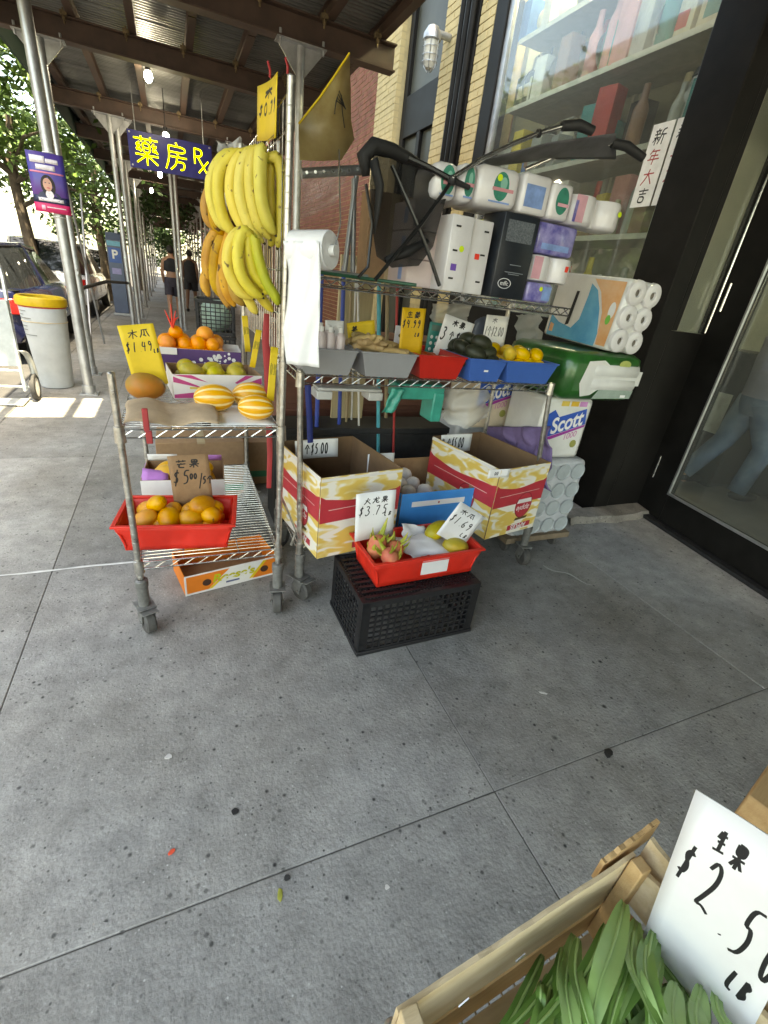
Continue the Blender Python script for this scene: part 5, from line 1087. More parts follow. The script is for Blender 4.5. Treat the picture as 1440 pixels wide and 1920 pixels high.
# ================= shelf 2: baskets =================
ZS = SH2 + .007
m_gbas = M('grey_basket', (.27, .275, .29), .5, var=.05); m_bbas = M('blue_basket', (.035, .12, .42), .4, var=.06); m_rbas = M('red_basket', (.5, .018, .012), .35, var=.08)
def basket(lab, x0, x1, mat, y0=1.885, d=.34, h=.1, tap=.78):
    t = thing('produce_basket', lab, 'basket', ((x0 + x1) / 2, y0 + d / 2, ZS)); w = x1 - x0; k = tap
    mb = MB(); vs = [(-w / 2 * k, -d / 2 * .9, 0), (w / 2 * k, -d / 2 * .9, 0), (w / 2 * k, d / 2 * .9, 0), (-w / 2 * k, d / 2 * .9, 0), (-w / 2, -d / 2, h), (w / 2, -d / 2, h), (w / 2, d / 2, h), (-w / 2, d / 2, h)]
    mb.add(vs, [(3, 2, 1, 0), (0, 1, 5, 4), (1, 2, 6, 5), (2, 3, 7, 6), (3, 0, 4, 7)]); mb.build('bowl', mat, t, thick=.004, bev=.008, smooth=False)
    mb = MB()
    for s in (-1, 1): mb.b2(-w / 2 - .006, w / 2 + .006, s * d / 2 - .006, s * d / 2 + .006, h - .004, h + .004); mb.b2(s * w / 2 - .006, s * w / 2 + .006, -d / 2 + .005, d / 2 - .005, h - .0035, h + .0035)
    mb.build('rim', mat, t, bev=.002); return t
basket('grey basket of white bottles behind the plastic bag roll', .44, .69, m_gbas); basket('grey basket of ginger roots, second from left', .715, .972, m_gbas); basket('red basket in the middle of the produce shelf', .99, 1.235, m_rbas, y0=1.9)
bk = basket('small blue basket of avocados with a white mark', 1.25, 1.455, m_bbas); basket('larger blue basket of lemons at shelf end', 1.46, 1.775, m_bbas)
MB().b2(-.012, .012, -.1635, -.1615, .045, .06).build('white_mark', m_wsign, bk)
m_bot = M('pinkish_bottle', (.7, .6, .6), .35, var=.06)
for i, (px, py) in enumerate(((585, 640), (602, 640), (620, 640), (638, 640), (600, 622), (616, 622))):
    p = GY(px, py, 1.97 if i < 4 else 2.05); t = thing('small_bottle', 'small round white bottle standing in the left grey basket', 'bottle', (p.x, p.y, ZS + .04), group='bottles in the left grey basket')
    MB().lathe([(0, 0), (.019, .002), (.021, .02), (.021, .1), (.016, .115), (.009, .12)], 14).build('bottle', m_bot, t); MB().lathe([(.01, .12), (.011, .121), (.011, .14), (0, .141)], 12).build('cap', m_white, t)
for i, (px0, px1, py, y, lab) in enumerate(((586, 606, 603, 2.12, 'plain white card at back of the left grey basket'), (610, 645, 600, 2.1, 'white card with two black dots behind bottles'), (742, 762, 610, 2.2, 'small white card with one black dot behind ginger'))):
    t = sign_px(lab, (px0, py), (px1, py + 2), (px0, py + 42), y, m_wsign, [], name='dotted_card', cat='card')
    if i:
        mb = MB(); w_ = (GY(px1, py, y) - GY(px0, py, y)).length
        for cx in ((.4, .8) if i == 1 else (.5,)): mb.add([(cx * w_ + .009 * math.cos(k * .6283), -.0035, -.045 + .009 * math.sin(k * .6283)) for k in range(10)], [tuple(range(10))])
        mb.build('black_dot', m_ink, t, smooth=False)
R_ = random.Random(12)
def ginger(lab, p, rot, s=1.):
    t = thing('ginger_root', lab, 'ginger', p, rot, 'ginger roots in the grey basket'); mb = MB()
    mb.tube([(-.07 * s, 0, 0), (-.03 * s, .008, .006), (.02 * s, -.006, 0), (.075 * s, .004, .004)], [.012 * s, .021 * s, .019 * s, .009 * s], 9)
    mb.tube([(-.02 * s, 0, 0), (-.01 * s, .03 * s, .012), (-.0 * s, .045 * s, .02)], [.017 * s, .015 * s, .008 * s], 8); mb.tube([(.02 * s, 0, 0), (.035 * s, -.025 * s, .008), (.045 * s, -.04 * s, .012)], [.016 * s, .013 * s, .007 * s], 8)
    mb.build('root', m_ging, t, sub=1)
for k in range(16):
    ginger('knobbly tan ginger root heaped in the grey basket', (.84 + R_.uniform(-.08, .09), 2.02 + R_.uniform(-.1, .1), ZS + .075 + .06 * (k / 16) + R_.uniform(0, .012)), (R_.uniform(-.4, .4), R_.uniform(-.4, .4), R_.uniform(-.6, .6)), 1.05)
proto('tom', 'small_red_fruit', 'small red-orange fruit low in the red basket', 'fruit', (.026, .026, .025), m_tom, 'fruit in the red basket'); pile('tom', 1.02, 1.2, 1.93, 2.2, ZS + .06, [(5, 6)], (.01, .01, .03), .4)
proto('avo', 'avocado', 'dark avocado heaped in the small blue basket', 'avocado', (.055, .038, .036), m_avo, 'avocados in the small blue basket', lambda d: 1 - .18 * d.x); pile('avo', 1.27, 1.44, 1.93, 2.18, ZS + .075, [(3, 4), (2, 3), (1, 2)], (.03, .03, .045), .25, seed=3)
proto('lem', 'lemon', 'yellow lemon in the larger blue basket', 'lemon', (.042, .033, .033), m_lemon, 'lemons in the larger blue basket', lambda d: 1 + .12 * abs(d.x) ** 8); pile('lem', 1.5, 1.74, 1.93, 2.18, ZS + .075, [(4, 4), (3, 2)], (.03, .03, .05), .25, seed=3)
sign_px('small yellow card leaning behind the ginger roots', (650, 606), (702, 600), (655, 640), 2.12, m_ysign, [('姜', .12, .3, .5, .28)], wt=.003)
sign_px('amber $4.99 price card between ginger and red basket', (755, 576), (799, 579), (756, 668), 1.96, m_amber, [('生姜', .2, .8, .13, .3), ('$4.99', .04, .6, .16, .28), ('LB', .62, .42, .09, .18)], wt=.0022)
sign_px('white 3 for $5 price card leaning behind the avocados', (836, 588), (890, 608), (826, 668), 2.15, m_wsign, [('木果', .3, .78, .16, .22), ('3', .05, .4, .32, .28), ('个', .32, .44, .22, .16), ('$5.', .52, .42, .26, .26)], wt=.0032)
sign_px('white $2.00 price card behind the lemons', (913, 590), (955, 594), (911, 650), 2.2, m_wsign, [('1个$2.00', .04, .35, .3, .18), ('木', .3, .75, .18, .25)], wt=.0022, ink=M('grey_pencil', (.15, .15, .16), .7))
# calculator, grey plate, broom handles and bags behind the baskets
p = GY(816, 640, 2.22); t = thing('calculator', 'teal calculator with white buttons between price cards', 'calculator', p, (0, rad(3), 0))
MB().b2(-.05, .05, -.008, .008, -.09, .09).build('body', M('teal_plastic', (.02, .22, .19), .4), t, bev=.006)
for i in range(3):
    for j in range(4): MB().ell((-.03 + .03 * i, -.009, -.07 + .03 * j), (.009, .004, .009), nu=8, nv=5).build('button', m_white, t)
MB().b2(-.04, .04, -.0095, -.0081, .05, .078).build('display', M('lcd', (.12, .2, .17), .2), t)
mb = MB(); q = p + V((.32, .06, .02)); mb.patch(lambda u, v: (q.x - .055 + .11 * u, q.y + .05 * (u - .5) ** 2, q.z - .1 + .22 * v * (1 - .5 * (u - .5) ** 2)), 8, 6); tag(mb.build('grey_tray', M('grey_blue_plastic', (.1, .12, .17), .4), thick=.006), 'dark grey-blue plastic tray standing behind the avocados', 'tray')
crumple('plastic_bag', 'clear plastic bag slumped behind the calculator', 'bag', lambda u, v: GY(815 + 70 * u - 12 * v, 570 + 55 * v, 2.27 + .03 * math.sin(3 * u)), 16, 14, m_grfilm, .012, 4)
crumple('plastic_bag', 'pale plastic bag hanging right of the rear post', 'bag', lambda u, v: GY(968 + 50 * u, 590 + 60 * v, 2.45 + .04 * math.sin(3 * u)), 14, 12, m_grfilm, .014, 9)
hcols = {'blue': M('blue_pole', (.03, .07, .35), .4), 'teal': M('teal_pole', (.05, .35, .42), .4), 'white': M('white_pole', (.6, .58, .55), .4), 'red': M('red_pole', (.4, .04, .04), .4), 'tan': M('tan_pole', (.35, .27, .16), .6)}
for i, (x0, x1, col, y, r_) in enumerate(((598, 603, 'blue', 2.7, .013), (640, 645, 'blue', 2.75, .012), (654, 660, 'tan', 2.8, .008), (672, 671, 'white', 2.72, .007), (710, 711, 'teal', 2.68, .012), (742, 746, 'red', 2.66, .008), (725, 727, 'tan', 2.9, .012), (663, 668, 'white', 2.85, .006))):
    a, b = GY(x0, 660, y), GY(x1, 500, y); d_ = (a - b) / (a - b).length; a2 = a + d_ * ((a.z - .01) / -d_.z); mb = MB(); mb.cyl(a2, b, r_, 8); mb.ell(b, (r_, r_, r_ * .8), nu=8, nv=6)
    tag(mb.build('broom_handle', hcols[col]), ['blue broom handle nearest the plastic bag roll', 'second blue broom handle behind the ginger', 'thin tan stick behind the ginger', 'thin white stick with the bright edge', 'teal broom handle left of the amber card', 'thin red stick left of the amber card', 'tan stick behind the teal handle', 'faint white stick behind the ginger'][i], 'broom handle')
t = thing('wooden_board', 'beige wooden board leaning behind the ginger basket', 'board', (1.02, 2.9, .004)); MB().b2(-.11, .11, -.012, .012, 0, 1.62).build('board', M('beige_board', (.42, .34, .2), .7, var=.15, scale=4, aniso=(8, 8, .5)), t, bev=.003); MB().b2(.0, .006, -.014, -.0125, 0, 1.62).build('groove', m_card, t)
cb = thing('wooden_cabinet', 'dark red-brown wooden cabinet standing behind the wide cart', 'cabinet', (1.5, 3.45, .002))
m_cab = M('redbrown_wood', (.13, .048, .03), .55, var=.25, scale=3, aniso=(1, 1, 6), bump=.1)
MB().b2(-.85, .85, -.2, .2, 0, 1.12).build('carcass', m_cab, cb, bev=.006)
for x in (-.83, -.27, .29): MB().b2(x, x + .53, -.215, -.201, .14, .62).build('door', m_cab, cb, bev=.006); MB().b2(x, x + .53, -.215, -.201, .66, 1.06).build('door', m_cab, cb, bev=.006)
MB().b2(-.88, .88, -.23, .22, 1.121, 1.15).build('top', m_cab, cb, bev=.004)
kb = thing('wooden_plinth', 'low black plinth on the ground behind the apple cartons', 'plinth', (1.2, 2.8, .002)); MB().b2(-.7, .75, -.12, .12, 0, .62).build('body', m_blackm, kb, bev=.01); MB().b2(-.72, .77, -.14, .14, .62, .66).build('top', m_blackm, kb, bev=.005)
# things hung below shelf 2
t = thing('white_scale', 'white plastic scale tray hung under the grey baskets', 'scale', GY(652, 730, 2.1))
mb = MB(); mb.b2(-.16, .16, -.05, .05, .0, .014); mb.b2(-.165, -.09, -.055, .055, -.04, -.0005); mb.b2(.09, .165, -.055, .055, -.04, -.0005); mb.build('tray', M('scale_white', (.5, .5, .49), .4), t, bev=.006); mb = MB(); mb.cyl((-.13, 0, .014), (-.13, 0, .05), .004, 6); mb.cyl((.13, 0, .014), (.13, 0, .05), .004, 6); mb.build('hook', m_chrome, t)
m_teal = M('teal_film', (.02, .3, .23), .35, var=.2)
mb = MB(); P = GY(770, 745, 2.05); mb.b2(P.x - .1, P.x + .16, 2.0, 2.12, P.z - .0, P.z + .075); mb.b2(P.x + .1, P.x + .161, 1.995, 2.121, P.z - .11, P.z + .04); o = mb.build('teal_bin', m_teal, bev=.008); tag(o, 'teal plastic bin hung under the red basket', 'bin')
crumple('plastic_bag', 'teal plastic bag end hanging from the produce shelf', 'bag', lambda u, v: GY(735 - 18 * v + 25 * u, 728 + 45 * v, 1.98), 8, 8, m_teal, .006, 3, thick=.001)
crumple('plastic_bag', 'clear plastic bag of bags hanging under the avocados', 'bag', lambda u, v: GY(830 + 90 * u, 728 + (55 + 18 * math.sin(3.1 * u)) * v, 2.1 - .1 * math.sin(3.1 * u)), 20, 16, m_grfilm, .016, 7)
mb = MB(); P = [GY(577, 722, 2.05), GY(579, 760, 2.05), GY(582, 830, 2.05)]; mb.tube(P, .014, 6, flat=.3, up=(0, 1, 0)); tag(mb.build('blue_strap', M('navy_strap', (.01, .025, .17), .5)), 'dark blue strap hanging under the left basket', 'strap')
# ---- roll of produce bags ----
rl = thing('bag_roll', 'white roll of plastic produce bags hanging on the front post', 'bag roll', (.455, 1.785, 1.575), (0, rad(-4), rad(-48)))
m_bagw = M('bag_film_white', (.78, .79, .8), .3, var=.04); 
MB().lathe([(.018, -.075), (.058, -.075), (.061, -.07), (.061, .07), (.058, .075), (.018, .075)], 26, rot=Mx.Rotation(rad(90), 3, 'Y')).build('roll', m_bagw, rl)
MB().lathe([(.0, -.09), (.017, -.09), (.017, .095), (.0, .095)], 14, rot=Mx.Rotation(rad(90), 3, 'Y')).build('core', m_white, rl)
mb = MB(); mb.tube([(-.095, 0, 0), (-.11, .06, .0), (-.1, .1, .02)], .004, 6); mb.tube([(.09, 0, 0), (.1, .02, .08), (.05, .09, .3)], .0025, 6); mb.build('wire_hook', m_chrome, rl)
R_ = random.Random(4)
mb = MB(); mb.patch(lambda u, v: (-.072 + .142 * u + .006 * math.sin(5 * v), -.0615 - .006 + .009 * math.sin(6 * v + 2 * u) + .006 * math.sin(11 * u + 7 * v) + .005 * abs(math.sin(9 * (u + v))), .02 - .4 * v), 16, 26); mb.build('hanging_bags', m_bagw, rl, ang=180, thick=.0015)

# ================= shelf 3: walker, stroller, tissue =================
ZT = SH3 + .008
wk = thing('metal_walker', 'folded grey tubular walker standing on the top shelf', 'walker', (.62, 2.3, ZT))
m_gtube = M('grey_tube', (.22, .23, .24), .35, .5, var=.15)
mb = MB(); a, b = GY(565, 325, 2.3) - V((.62, 2.3, ZT)), GY(690, 318, 2.3) - V((.62, 2.3, ZT)); mb.cyl(a, b, .019, 10)
for k in range(8): q = a.lerp(b, (k + .5) / 8); mb.cyl(q + V((0, -.0195, 0)), q + V((0, -.016, 0)), .006, 8, 1)
mb.build('perforated_bar', [m_gtube, m_chrome], wk)
for (x0, y0, x1, y1) in ((664, 335, 662, 512), (668, 330, 645, 512)):
    q0, q1 = GY(x0, y0, 2.3) - V((.62, 2.3, ZT)), GY(x1, y1, 2.3) - V((.62, 2.3, ZT)); MB().cyl(q0, (q1.x, q1.y, .004), .012, 10).build('leg', m_gtube, wk)
q = GY(600, 508, 2.2) - V((.62, 2.3, ZT)); q2 = GY(690, 508, 2.2) - V((.62, 2.3, ZT)); MB().cyl((q.x, q.y, .014), (q2.x, q2.y, .014), .012, 10).build('foot_bar', m_galv, wk)
mb = MB(); P = [GY(590, 545, 1.98), GY(640, 537, 2.0), GY(690, 530, 2.02), GY(740, 532, 2.0), GY(780, 540, 1.97)]
for p_ in P: p_.z = ZT + .008
mb.tube(P, .007, 8); tag(mb.build('green_hose', M('dark_green_hose', (.01, .1, .055), .45)), 'dark green cord lying along the top shelf edge', 'cord')
# folding stroller: black frame, dark fabric, chrome handles
st_ = thing('folding_stroller', 'folded stroller with black fabric seat and chrome handles on top shelf', 'stroller', (.85, 2.1, ZT)); so = V((.85, 2.1, ZT))
def SP(px, py, y): return GY(px, py, y) - so
m_fab = M('black_mesh_fabric', (.013, .012, .011), .8, var=.4, scale=60, alpha=.66); m_fabs = M('black_cloth', (.012, .012, .012), .75, var=.3, scale=30)
mb = MB()
def sf(u, v):
    L_ = [(700, 290), (694, 345), (697, 420), (706, 480), (735, 502)]; Rr = [(778, 302), (846, 340), (828, 400), (812, 462), (785, 498)]
    k = v * 4; i = min(3, int(k)); f = k - i; f = f * f * (3 - 2 * f); l = V((*L_[i], 0)).lerp(V((*L_[i + 1], 0)), f); r_ = V((*Rr[i], 0)).lerp(V((*Rr[i + 1], 0)), f); p = l.lerp(r_, u)
    return SP(p.x, p.y, 1.965 + .075 * math.sin(3.14 * u) * math.sin(3.14 * min(1, v + .15)) + .006 * math.sin(12 * u + 5 * v))
mb.patch(sf, 18, 22); mb.build('seat_fabric', m_fab, st_, ang=180, thick=.003)
mb = MB(); mb.tube([SP(686, 330, 1.99), SP(682, 294, 1.99), SP(700, 274, 1.99), SP(735, 282, 1.99), SP(768, 298, 1.99), SP(800, 315, 1.97)], [.018, .034, .036, .03, .024, .01], 12, flat=.8); mb.build('hood', m_fabs, st_, ang=180)
mb = MB(); mb.tube([SP(700, 300, 1.965), SP(712, 350, 1.955), SP(706, 410, 1.955), SP(702, 440, 1.96)], [.03, .028, .014, .004], 10, flat=.5); mb.build('dark_flap', m_fabs, st_, ang=180)
mb = MB(); mb.tube([SP(722, 488, 1.975), SP(760, 474, 1.965), SP(800, 452, 1.97)], [.02, .034, .02], 10, flat=.6); mb.build('seat_bottom', m_fabs, st_, ang=180)
cbx = thing('cardboard_box', 'brown cardboard carton on the top shelf behind the stroller fabric', 'box', (.98, 2.33, ZT)); MB().b2(-.15, .07, -.06, .06, 0, .36).build('carton', m_card, cbx, bev=.004); MB().b2(-.05, -.01, -.0612, -.0604, 0, .36).build('tape', M('parcel_tape', (.45, .34, .2), .3), cbx)
mb = MB()
for pts, r_ in (([(765, 296, 1.97), (800, 312, 1.96), (848, 338, 1.945)], .011), ([(848, 338, 1.94), (790, 420, 1.935), (703, 525, 1.935)], .008), ([(735, 310, 1.96), (778, 410, 1.945), (800, 465, 1.94), (824, 536, 1.93)], .008), ([(686, 345, 1.97), (698, 420, 1.965), (690, 500, 1.96), (672, 520, 1.96)], .006)):
    mb.tube([SP(*p) for p in pts], r_, 8)
mb.build('frame_tubes', M('stroller_black', (.01, .01, .01), .25, var=.1), st_)
hb = SP(848, 338, 1.94); mb = MB(); mb.ell(hb, (.02, .02, .018)); mb.tube([hb, SP(880, 352, 1.935)], [.012, .009], 8); mb.build('hinge', m_blackm, st_); MB().ell(SP(850, 333, 1.922), (.006, .006, .006), nu=8, nv=6).build('rivet', m_chrome, st_)
for pts, gp in (([(850, 332, 1.945), (905, 297, 1.94), (965, 268, 1.935), (1010, 250, 1.93), (1058, 236, 1.9)], [(1055, 236, 1.9), (1085, 234, 1.88), (1112, 246, 1.86)]), ([(985, 318, 2.1), (1050, 290, 2.05), (1100, 276, 2.02), (1150, 268, 1.98)], [(1148, 268, 1.98), (1175, 274, 1.96), (1206, 296, 1.94)])):
    MB().tube([SP(*p) for p in pts], .009, 10).build('handle_tube', m_chrome, st_)
    MB().tube([SP(*p) for p in gp], [.018, .02, .017], 12).build('grip', m_blackm, st_)
    mb = MB()
    for p in (gp[0], pts[-2]): q = SP(*p); mb.lathe([(.011, -.006), (.015, -.005), (.015, .005), (.011, .006)], 10, q, rot=Mx.Rotation(rad(70), 3, 'Y'))
    mb.build('clamp', m_blackm, st_)
mb = MB(); mb.patch(lambda u, v: SP(905 + 250 * u, 300 - 50 * u - (1 - abs(2 * u - 1)) * 8 + (14 + 34 * u) * v, 1.96 + .12 * v - .03 * u + .006 * math.sin(20 * u)), 24, 8); mb.build('folded_canopy', M('grey_canopy', (.13, .13, .14), .45, var=.3, scale=12), st_, ang=180, thick=.003)
# tissue goods
m_tp = M('tissue_white', (.7, .68, .68), .35, var=.1, scale=5, bump=.5, bscale=16, dist=.006, coat=.35); m_tpp = M('tissue_pinkish', (.66, .55, .54), .5, var=.1, scale=6); m_green = M('green_logo', (.02, .22, .15), .5, var=.2, scale=40); m_pk = M('pink_film', (.7, .36, .42), .35, var=.2, scale=6)
m_pur = M('purple_film', (.07, .06, .3), .3, col2=(.36, .33, .6), scale=22, bump=.5, bscale=16, dist=.006, coat=.35); m_lbl = M('pale_blue_print', (.2, .32, .6), .4, var=.25, scale=20); m_blk = M('black_carton', (.012, .016, .022), .35, var=.25, scale=20)
st_y = M('yellow_sticker', (.6, .75, .03), .5); st_r = M('red_sticker', (.8, .04, .02), .5); st_p = M('violet_sticker', (.16, .07, .4), .5)
def pack(name, lab, x0, x1, y0, y1, z0, z1, mat, cat='tissue pack', rz=0, bev=.008, group=None, deco=()):
    w, d, h = x1 - x0, y1 - y0, z1 - z0; t = thing(name, lab, cat, ((x0 + x1) / 2, (y0 + y1) / 2, z0), (0, 0, rad(rz)), group)
    if name == 'roll_pack':
        n = max(2, round(w / .15)); rr = w / n / 2
        for i in range(n): MB().lathe([(0, 0), (rr * .6, .001), (rr * .96, .006), (rr * 1.03, .02), (rr * 1.03, h - .02), (rr * .96, h - .006), (rr * .5, h - .001), (0, h)], 20, (-w / 2 + (2 * i + 1) * rr, -d / 2 + rr, 0)).build('roll', mat, t, ang=60)
        MB().b2(-w / 2 + .004, w / 2 - .004, -d / 2 + rr * .55, d / 2, .003, h - .003).build('wrapper', mat, t, bev=.01)
    else: MB().b2(-w / 2, w / 2, -d / 2, d / 2, 0, h).build('wrapper', mat, t, bev=bev, ang=180)
    for nm, kind, f, cx, cz, rx, rz_, m in deco:   # f: 'f' front (-y) or 'l' left (-x); centre and radii as fractions
        W = w if f == 'f' else d; mb = MB(); n = 20 if kind == 'o' else 4
        if kind == 'o': pts = [(cx * W + rx * math.cos(k * 2 * math.pi / n), cz * h + rz_ * math.sin(k * 2 * math.pi / n)) for k in range(n)]
        else: pts = [(cx * W - rx, cz * h - rz_), (cx * W + rx, cz * h - rz_), (cx * W + rx, cz * h + rz_), (cx * W - rx, cz * h + rz_)]
        o_ = .0008 + .0006 * deco.index((nm, kind, f, cx, cz, rx, rz_, m))
        mb.add([(a, -d / 2 - o_, b) if f == 'f' else (-w / 2 - o_, -a, b) for a, b in pts], [tuple(range(n))]); mb.build(nm, m, t, smooth=False)
    return t
D_ = lambda *a: tuple(a)
# lower row
for k in range(3): pack('tissue_box', ['bottom pinkish tissue box of the stack beside the stroller leg', 'middle pinkish tissue box beside the stroller leg', 'top pinkish tissue box beside the stroller leg'][k], .95, 1.085, 2.06, 2.3, ZT + .001 + k * .109, ZT + .108 + k * .109, m_tpp, bev=.006, deco=(('grey_print', 'r', 'l', .2, .5, .02, .03, m_lbl),))
for k, (x0, x1) in enumerate(((1.075, 1.18), (1.185, 1.29))):
    st = [('yellow_sticker', 'o', 'f', .1, .58, .012, .012, st_y), ('violet_sticker', 'r', 'f', -.15, .33, .014, .013, st_p)] if k == 0 else [('red_sticker', 'r', 'f', -.05, .52, .012, .011, st_r)]
    ln = [('grey_print', 'r', 'f', -.2 if k == 0 else .2, z, .012, .0035, m_ink) for z in (.18, .55, .86)]
    pack('tissue_box', ['tall white tissue box with yellow and violet stickers', 'tall white tissue box with a red sticker'][k], x0, x1, 1.945 + .02 * k, 2.15, ZT + .001, ZT + .285, m_tp, bev=.004, deco=tuple(st + ln))
bk_ = pack('black_box', 'tall black boxed goods with an oval white logo on top shelf', 1.315, 1.5, 1.93, 2.1, ZT + .001, ZT + .33, m_blk, 'box', bev=.004, deco=(('speckle_print', 'r', 'f', .0, .8, .07, .04, M('dot_print', (.05, .06, .07), .4, col2=(.18, .2, .22), scale=160)),))
mb = MB(); mb.tube([(-.03 + .034 * math.cos(k * .2618), -.0865, .06 + .02 * math.sin(k * .2618)) for k in range(25)], .0014, 5); mb.build('oval_logo', m_wsign, bk_); text('logo_lettering', 'mffc', .026, m_wsign, bk_, Mx.Translation((-.03, -.0862, .06)), extrude=.0002)
for z, w_ in ((.135, .03), (.105, .05), (.098, .03)): MB().b2(.01 - w_, .01 + w_, -.0862, -.0852, z, z + .003).build('fine_print', M('print_grey', (.2, .22, .24), .5), bk_)
pack('tissue_pack', 'violet-blue tissue pack at the bottom right with yellow sticker', 1.515, 1.66, 1.935, 2.12, ZT + .001, ZT + .085, m_pur, bev=.012, deco=(('yellow_sticker', 'o', 'f', .05, .7, .01, .01, st_y), ('blue_print', 'r', 'f', .3, .5, .025, .03, m_lbl)))
pack('roll_pack', 'pink and white roll pack with a red sticker', 1.51, 1.76, 1.93, 2.12, ZT + .088, ZT + .2, m_tp, bev=.02, deco=(('pink_print', 'r', 'f', -.38, .5, .025, .045, m_pk), ('red_sticker', 'r', 'f', .3, .6, .01, .012, st_r)))
pack('tissue_pack', 'dark violet tissue pack above the pink roll pack', 1.52, 1.74, 1.95, 2.12, ZT + .203, ZT + .325, m_pur, bev=.012, deco=(('pale_print', 'r', 'f', 0, .25, .08, .012, m_lbl),))
# upper row
lg = lambda f='f', c=0., r=.035: ('green_logo', 'o', f, c, .52, r, .05, m_green)
for k, (x0, x1) in enumerate(((.985, 1.09), (1.094, 1.17), (1.174, 1.37))):
    dz = [lg(c=.05, r=[.03, .022, .036][k]), ('pale_inset', 'o', 'f', .1, .6, [.012, .009, .016][k], .022, M('mint_print', (.2, .45, .36), .4)), ('fine_line', 'r', 'f', .05, .14, [.03, .02, .05][k], .003, m_lbl), ('rose_print', 'r', 'f', .1, .45, [.025, .018, .05][k], .006, M('rose_print', (.6, .25, .28), .5))] + ([('yellow_sticker', 'o', 'f', -.02, .72, .012, .012, st_y)] if k == 2 else [])
    pack('tissue_pack', ['white tissue pack with green oval, leftmost in the upper row', 'narrow white tissue pack with green oval, second in upper row', 'wide white tissue pack with green oval and yellow sticker'][k], x0, x1, 1.96 - .01 * k, 2.2, ZT + .333 - .004 * (2 - k), ZT + .475 - .012 * (2 - k), m_tp, bev=.026, deco=tuple(dz), rz=-4)
pack('tissue_pack', 'white tissue pack with pale blue print in the upper row', 1.376, 1.52, 1.93, 2.12, ZT + .334, ZT + .478, m_tp, bev=.015, deco=(('blue_print', 'r', 'f', -.05, .45, .05, .04, m_lbl),))
pack('tissue_pack', 'white tissue pack with green oval at right of upper row', 1.526, 1.635, 1.92, 2.1, ZT + .334, ZT + .468, m_tp, bev=.015, deco=(lg(c=.02, r=.034), ('rose_print', 'r', 'f', .1, .42, .03, .006, m_pk)))
pack('roll_pack', 'pink edged roll pack overhanging the top right of the shelf', 1.64, 1.95, 1.9, 2.06, ZT + .33, ZT + .45, m_tp, bev=.03, deco=(('pink_print', 'r', 'f', -.4, .5, .03, .05, m_pk), ('violet_print', 'r', 'f', -.47, .4, .008, .04, m_pur), ('yellow_sticker', 'o', 'f', .36, .6, .011, .011, st_y)))
# yellowed plastic sheet sign at the top left and clear bag under it
a, b, c = GY(562, 232, 2.25), GY(655, 100, 2.25), GY(660, 280, 2.3)
m_oldp = M('yellowed_plastic', (.26, .17, .06), .35, col2=(.5, .42, .2), scale=5, var=.3, alpha=.88)
yb = thing('plastic_menu', 'yellowed plastic sheet with a palm drawing leaning above the shelf', 'sheet')
mb = MB(); n = 14
pts = [(560, 232), (600, 182), (632, 135), (655, 100), (657, 160), (658, 225), (664, 262), (640, 300), (600, 302), (562, 300)]
P = [GY(x, y, 2.24 + .02 * math.sin(x * .03)) for x, y in pts]; cen = sum(P, V((0, 0, 0))) / len(P); mb.add([*P, cen], [(i, (i + 1) % len(P), len(P)) for i in range(len(P))]); mb.build('sheet', m_oldp, yb, ang=180, thick=.003)
mb = MB(); mb.tube(P[:4], .004, 6); mb.build('yellow_edge', m_ysign, yb)
mb = MB()
for k in range(5): mb.tube([GY(648 - k * 1, 205 - k * 2, 2.22), GY(636 - k * 2, 170 + 6 * k, 2.22), GY(630 - k * 1, 190 + 8 * k, 2.22)] if k < 4 else [GY(640, 178, 2.22), GY(642, 210, 2.22), GY(646, 240, 2.22)], .004, 5, flat=.3)
mb.build('palm_drawing', m_ink, yb)
crumple('plastic_bag', 'clear plastic bag hanging from the perforated bar', 'bag', lambda u, v: GY(562 + 95 * u - 30 * u * v, 318 + (95 - 30 * u) * v, 2.2 - .05 * math.sin(3 * v)), 20, 18, m_film, .012, 11)

# ================= packs at the right end =================
def rollpack(lab, x0, x1, y0, y1, z0, z1, nx, nz, wrapmats, deco, rot=(0, 0, 0), end_white=True):
    w, d, h = x1 - x0, y1 - y0, z1 - z0; t = thing('toilet_roll_pack', lab, 'toilet rolls', ((x0 + x1) / 2, (y0 + y1) / 2, z0), rot)
    MB().b2(-w / 2, w / 2, -d / 2 + .022, d / 2, 0, h).build('wrapper', wrapmats, t, bev=.018)
    r_ = min(w / nx, h / nz) / 2
    for i in range(nx):
        for j in range(nz):
            c = V((-w / 2 + (i + .5) * w / nx, -d / 2, (j + .5) * h / nz)); 
            ro = MB().lathe([(.3 * r_, .014), (.36 * r_, .003), (.85 * r_, 0), (1.06 * r_, .006), (1.12 * r_, .025)], 22, c, rot=Mx.Rotation(rad(-90), 3, 'X')).build('roll', m_tp, t)
            MB().lathe([(.31 * r_, .0135), (.29 * r_, .0205), (0, .0208)], 14, c, rot=Mx.Rotation(rad(-90), 3, 'X')).build('core_hole', M('roll_core', (.2, .18, .15), .9), ro)
    for nm, pts, m, off in deco:
        mb = MB(); mb.add([(-w / 2 - .0015 - off, p[0] * d, p[1] * h) for p in pts], [tuple(range(len(pts)))]); mb.build(nm, m, t, smooth=False)
    return t
m_bluep = M('blue_wrap', (.03, .27, .5), .25, col2=(.1, .42, .62), scale=6); m_orw = M('orange_wrap', (.7, .26, .06), .3, col2=(.78, .5, .3), scale=6); m_wwrap = M('white_wrap', (.68, .68, .66), .3, var=.1, scale=6, bump=.5, bscale=12, dist=.008, coat=.3); m_grw = M('green_wrap', (.015, .11, .02), .3, var=.35, scale=8, bump=.5, bscale=12, dist=.008, coat=.3)
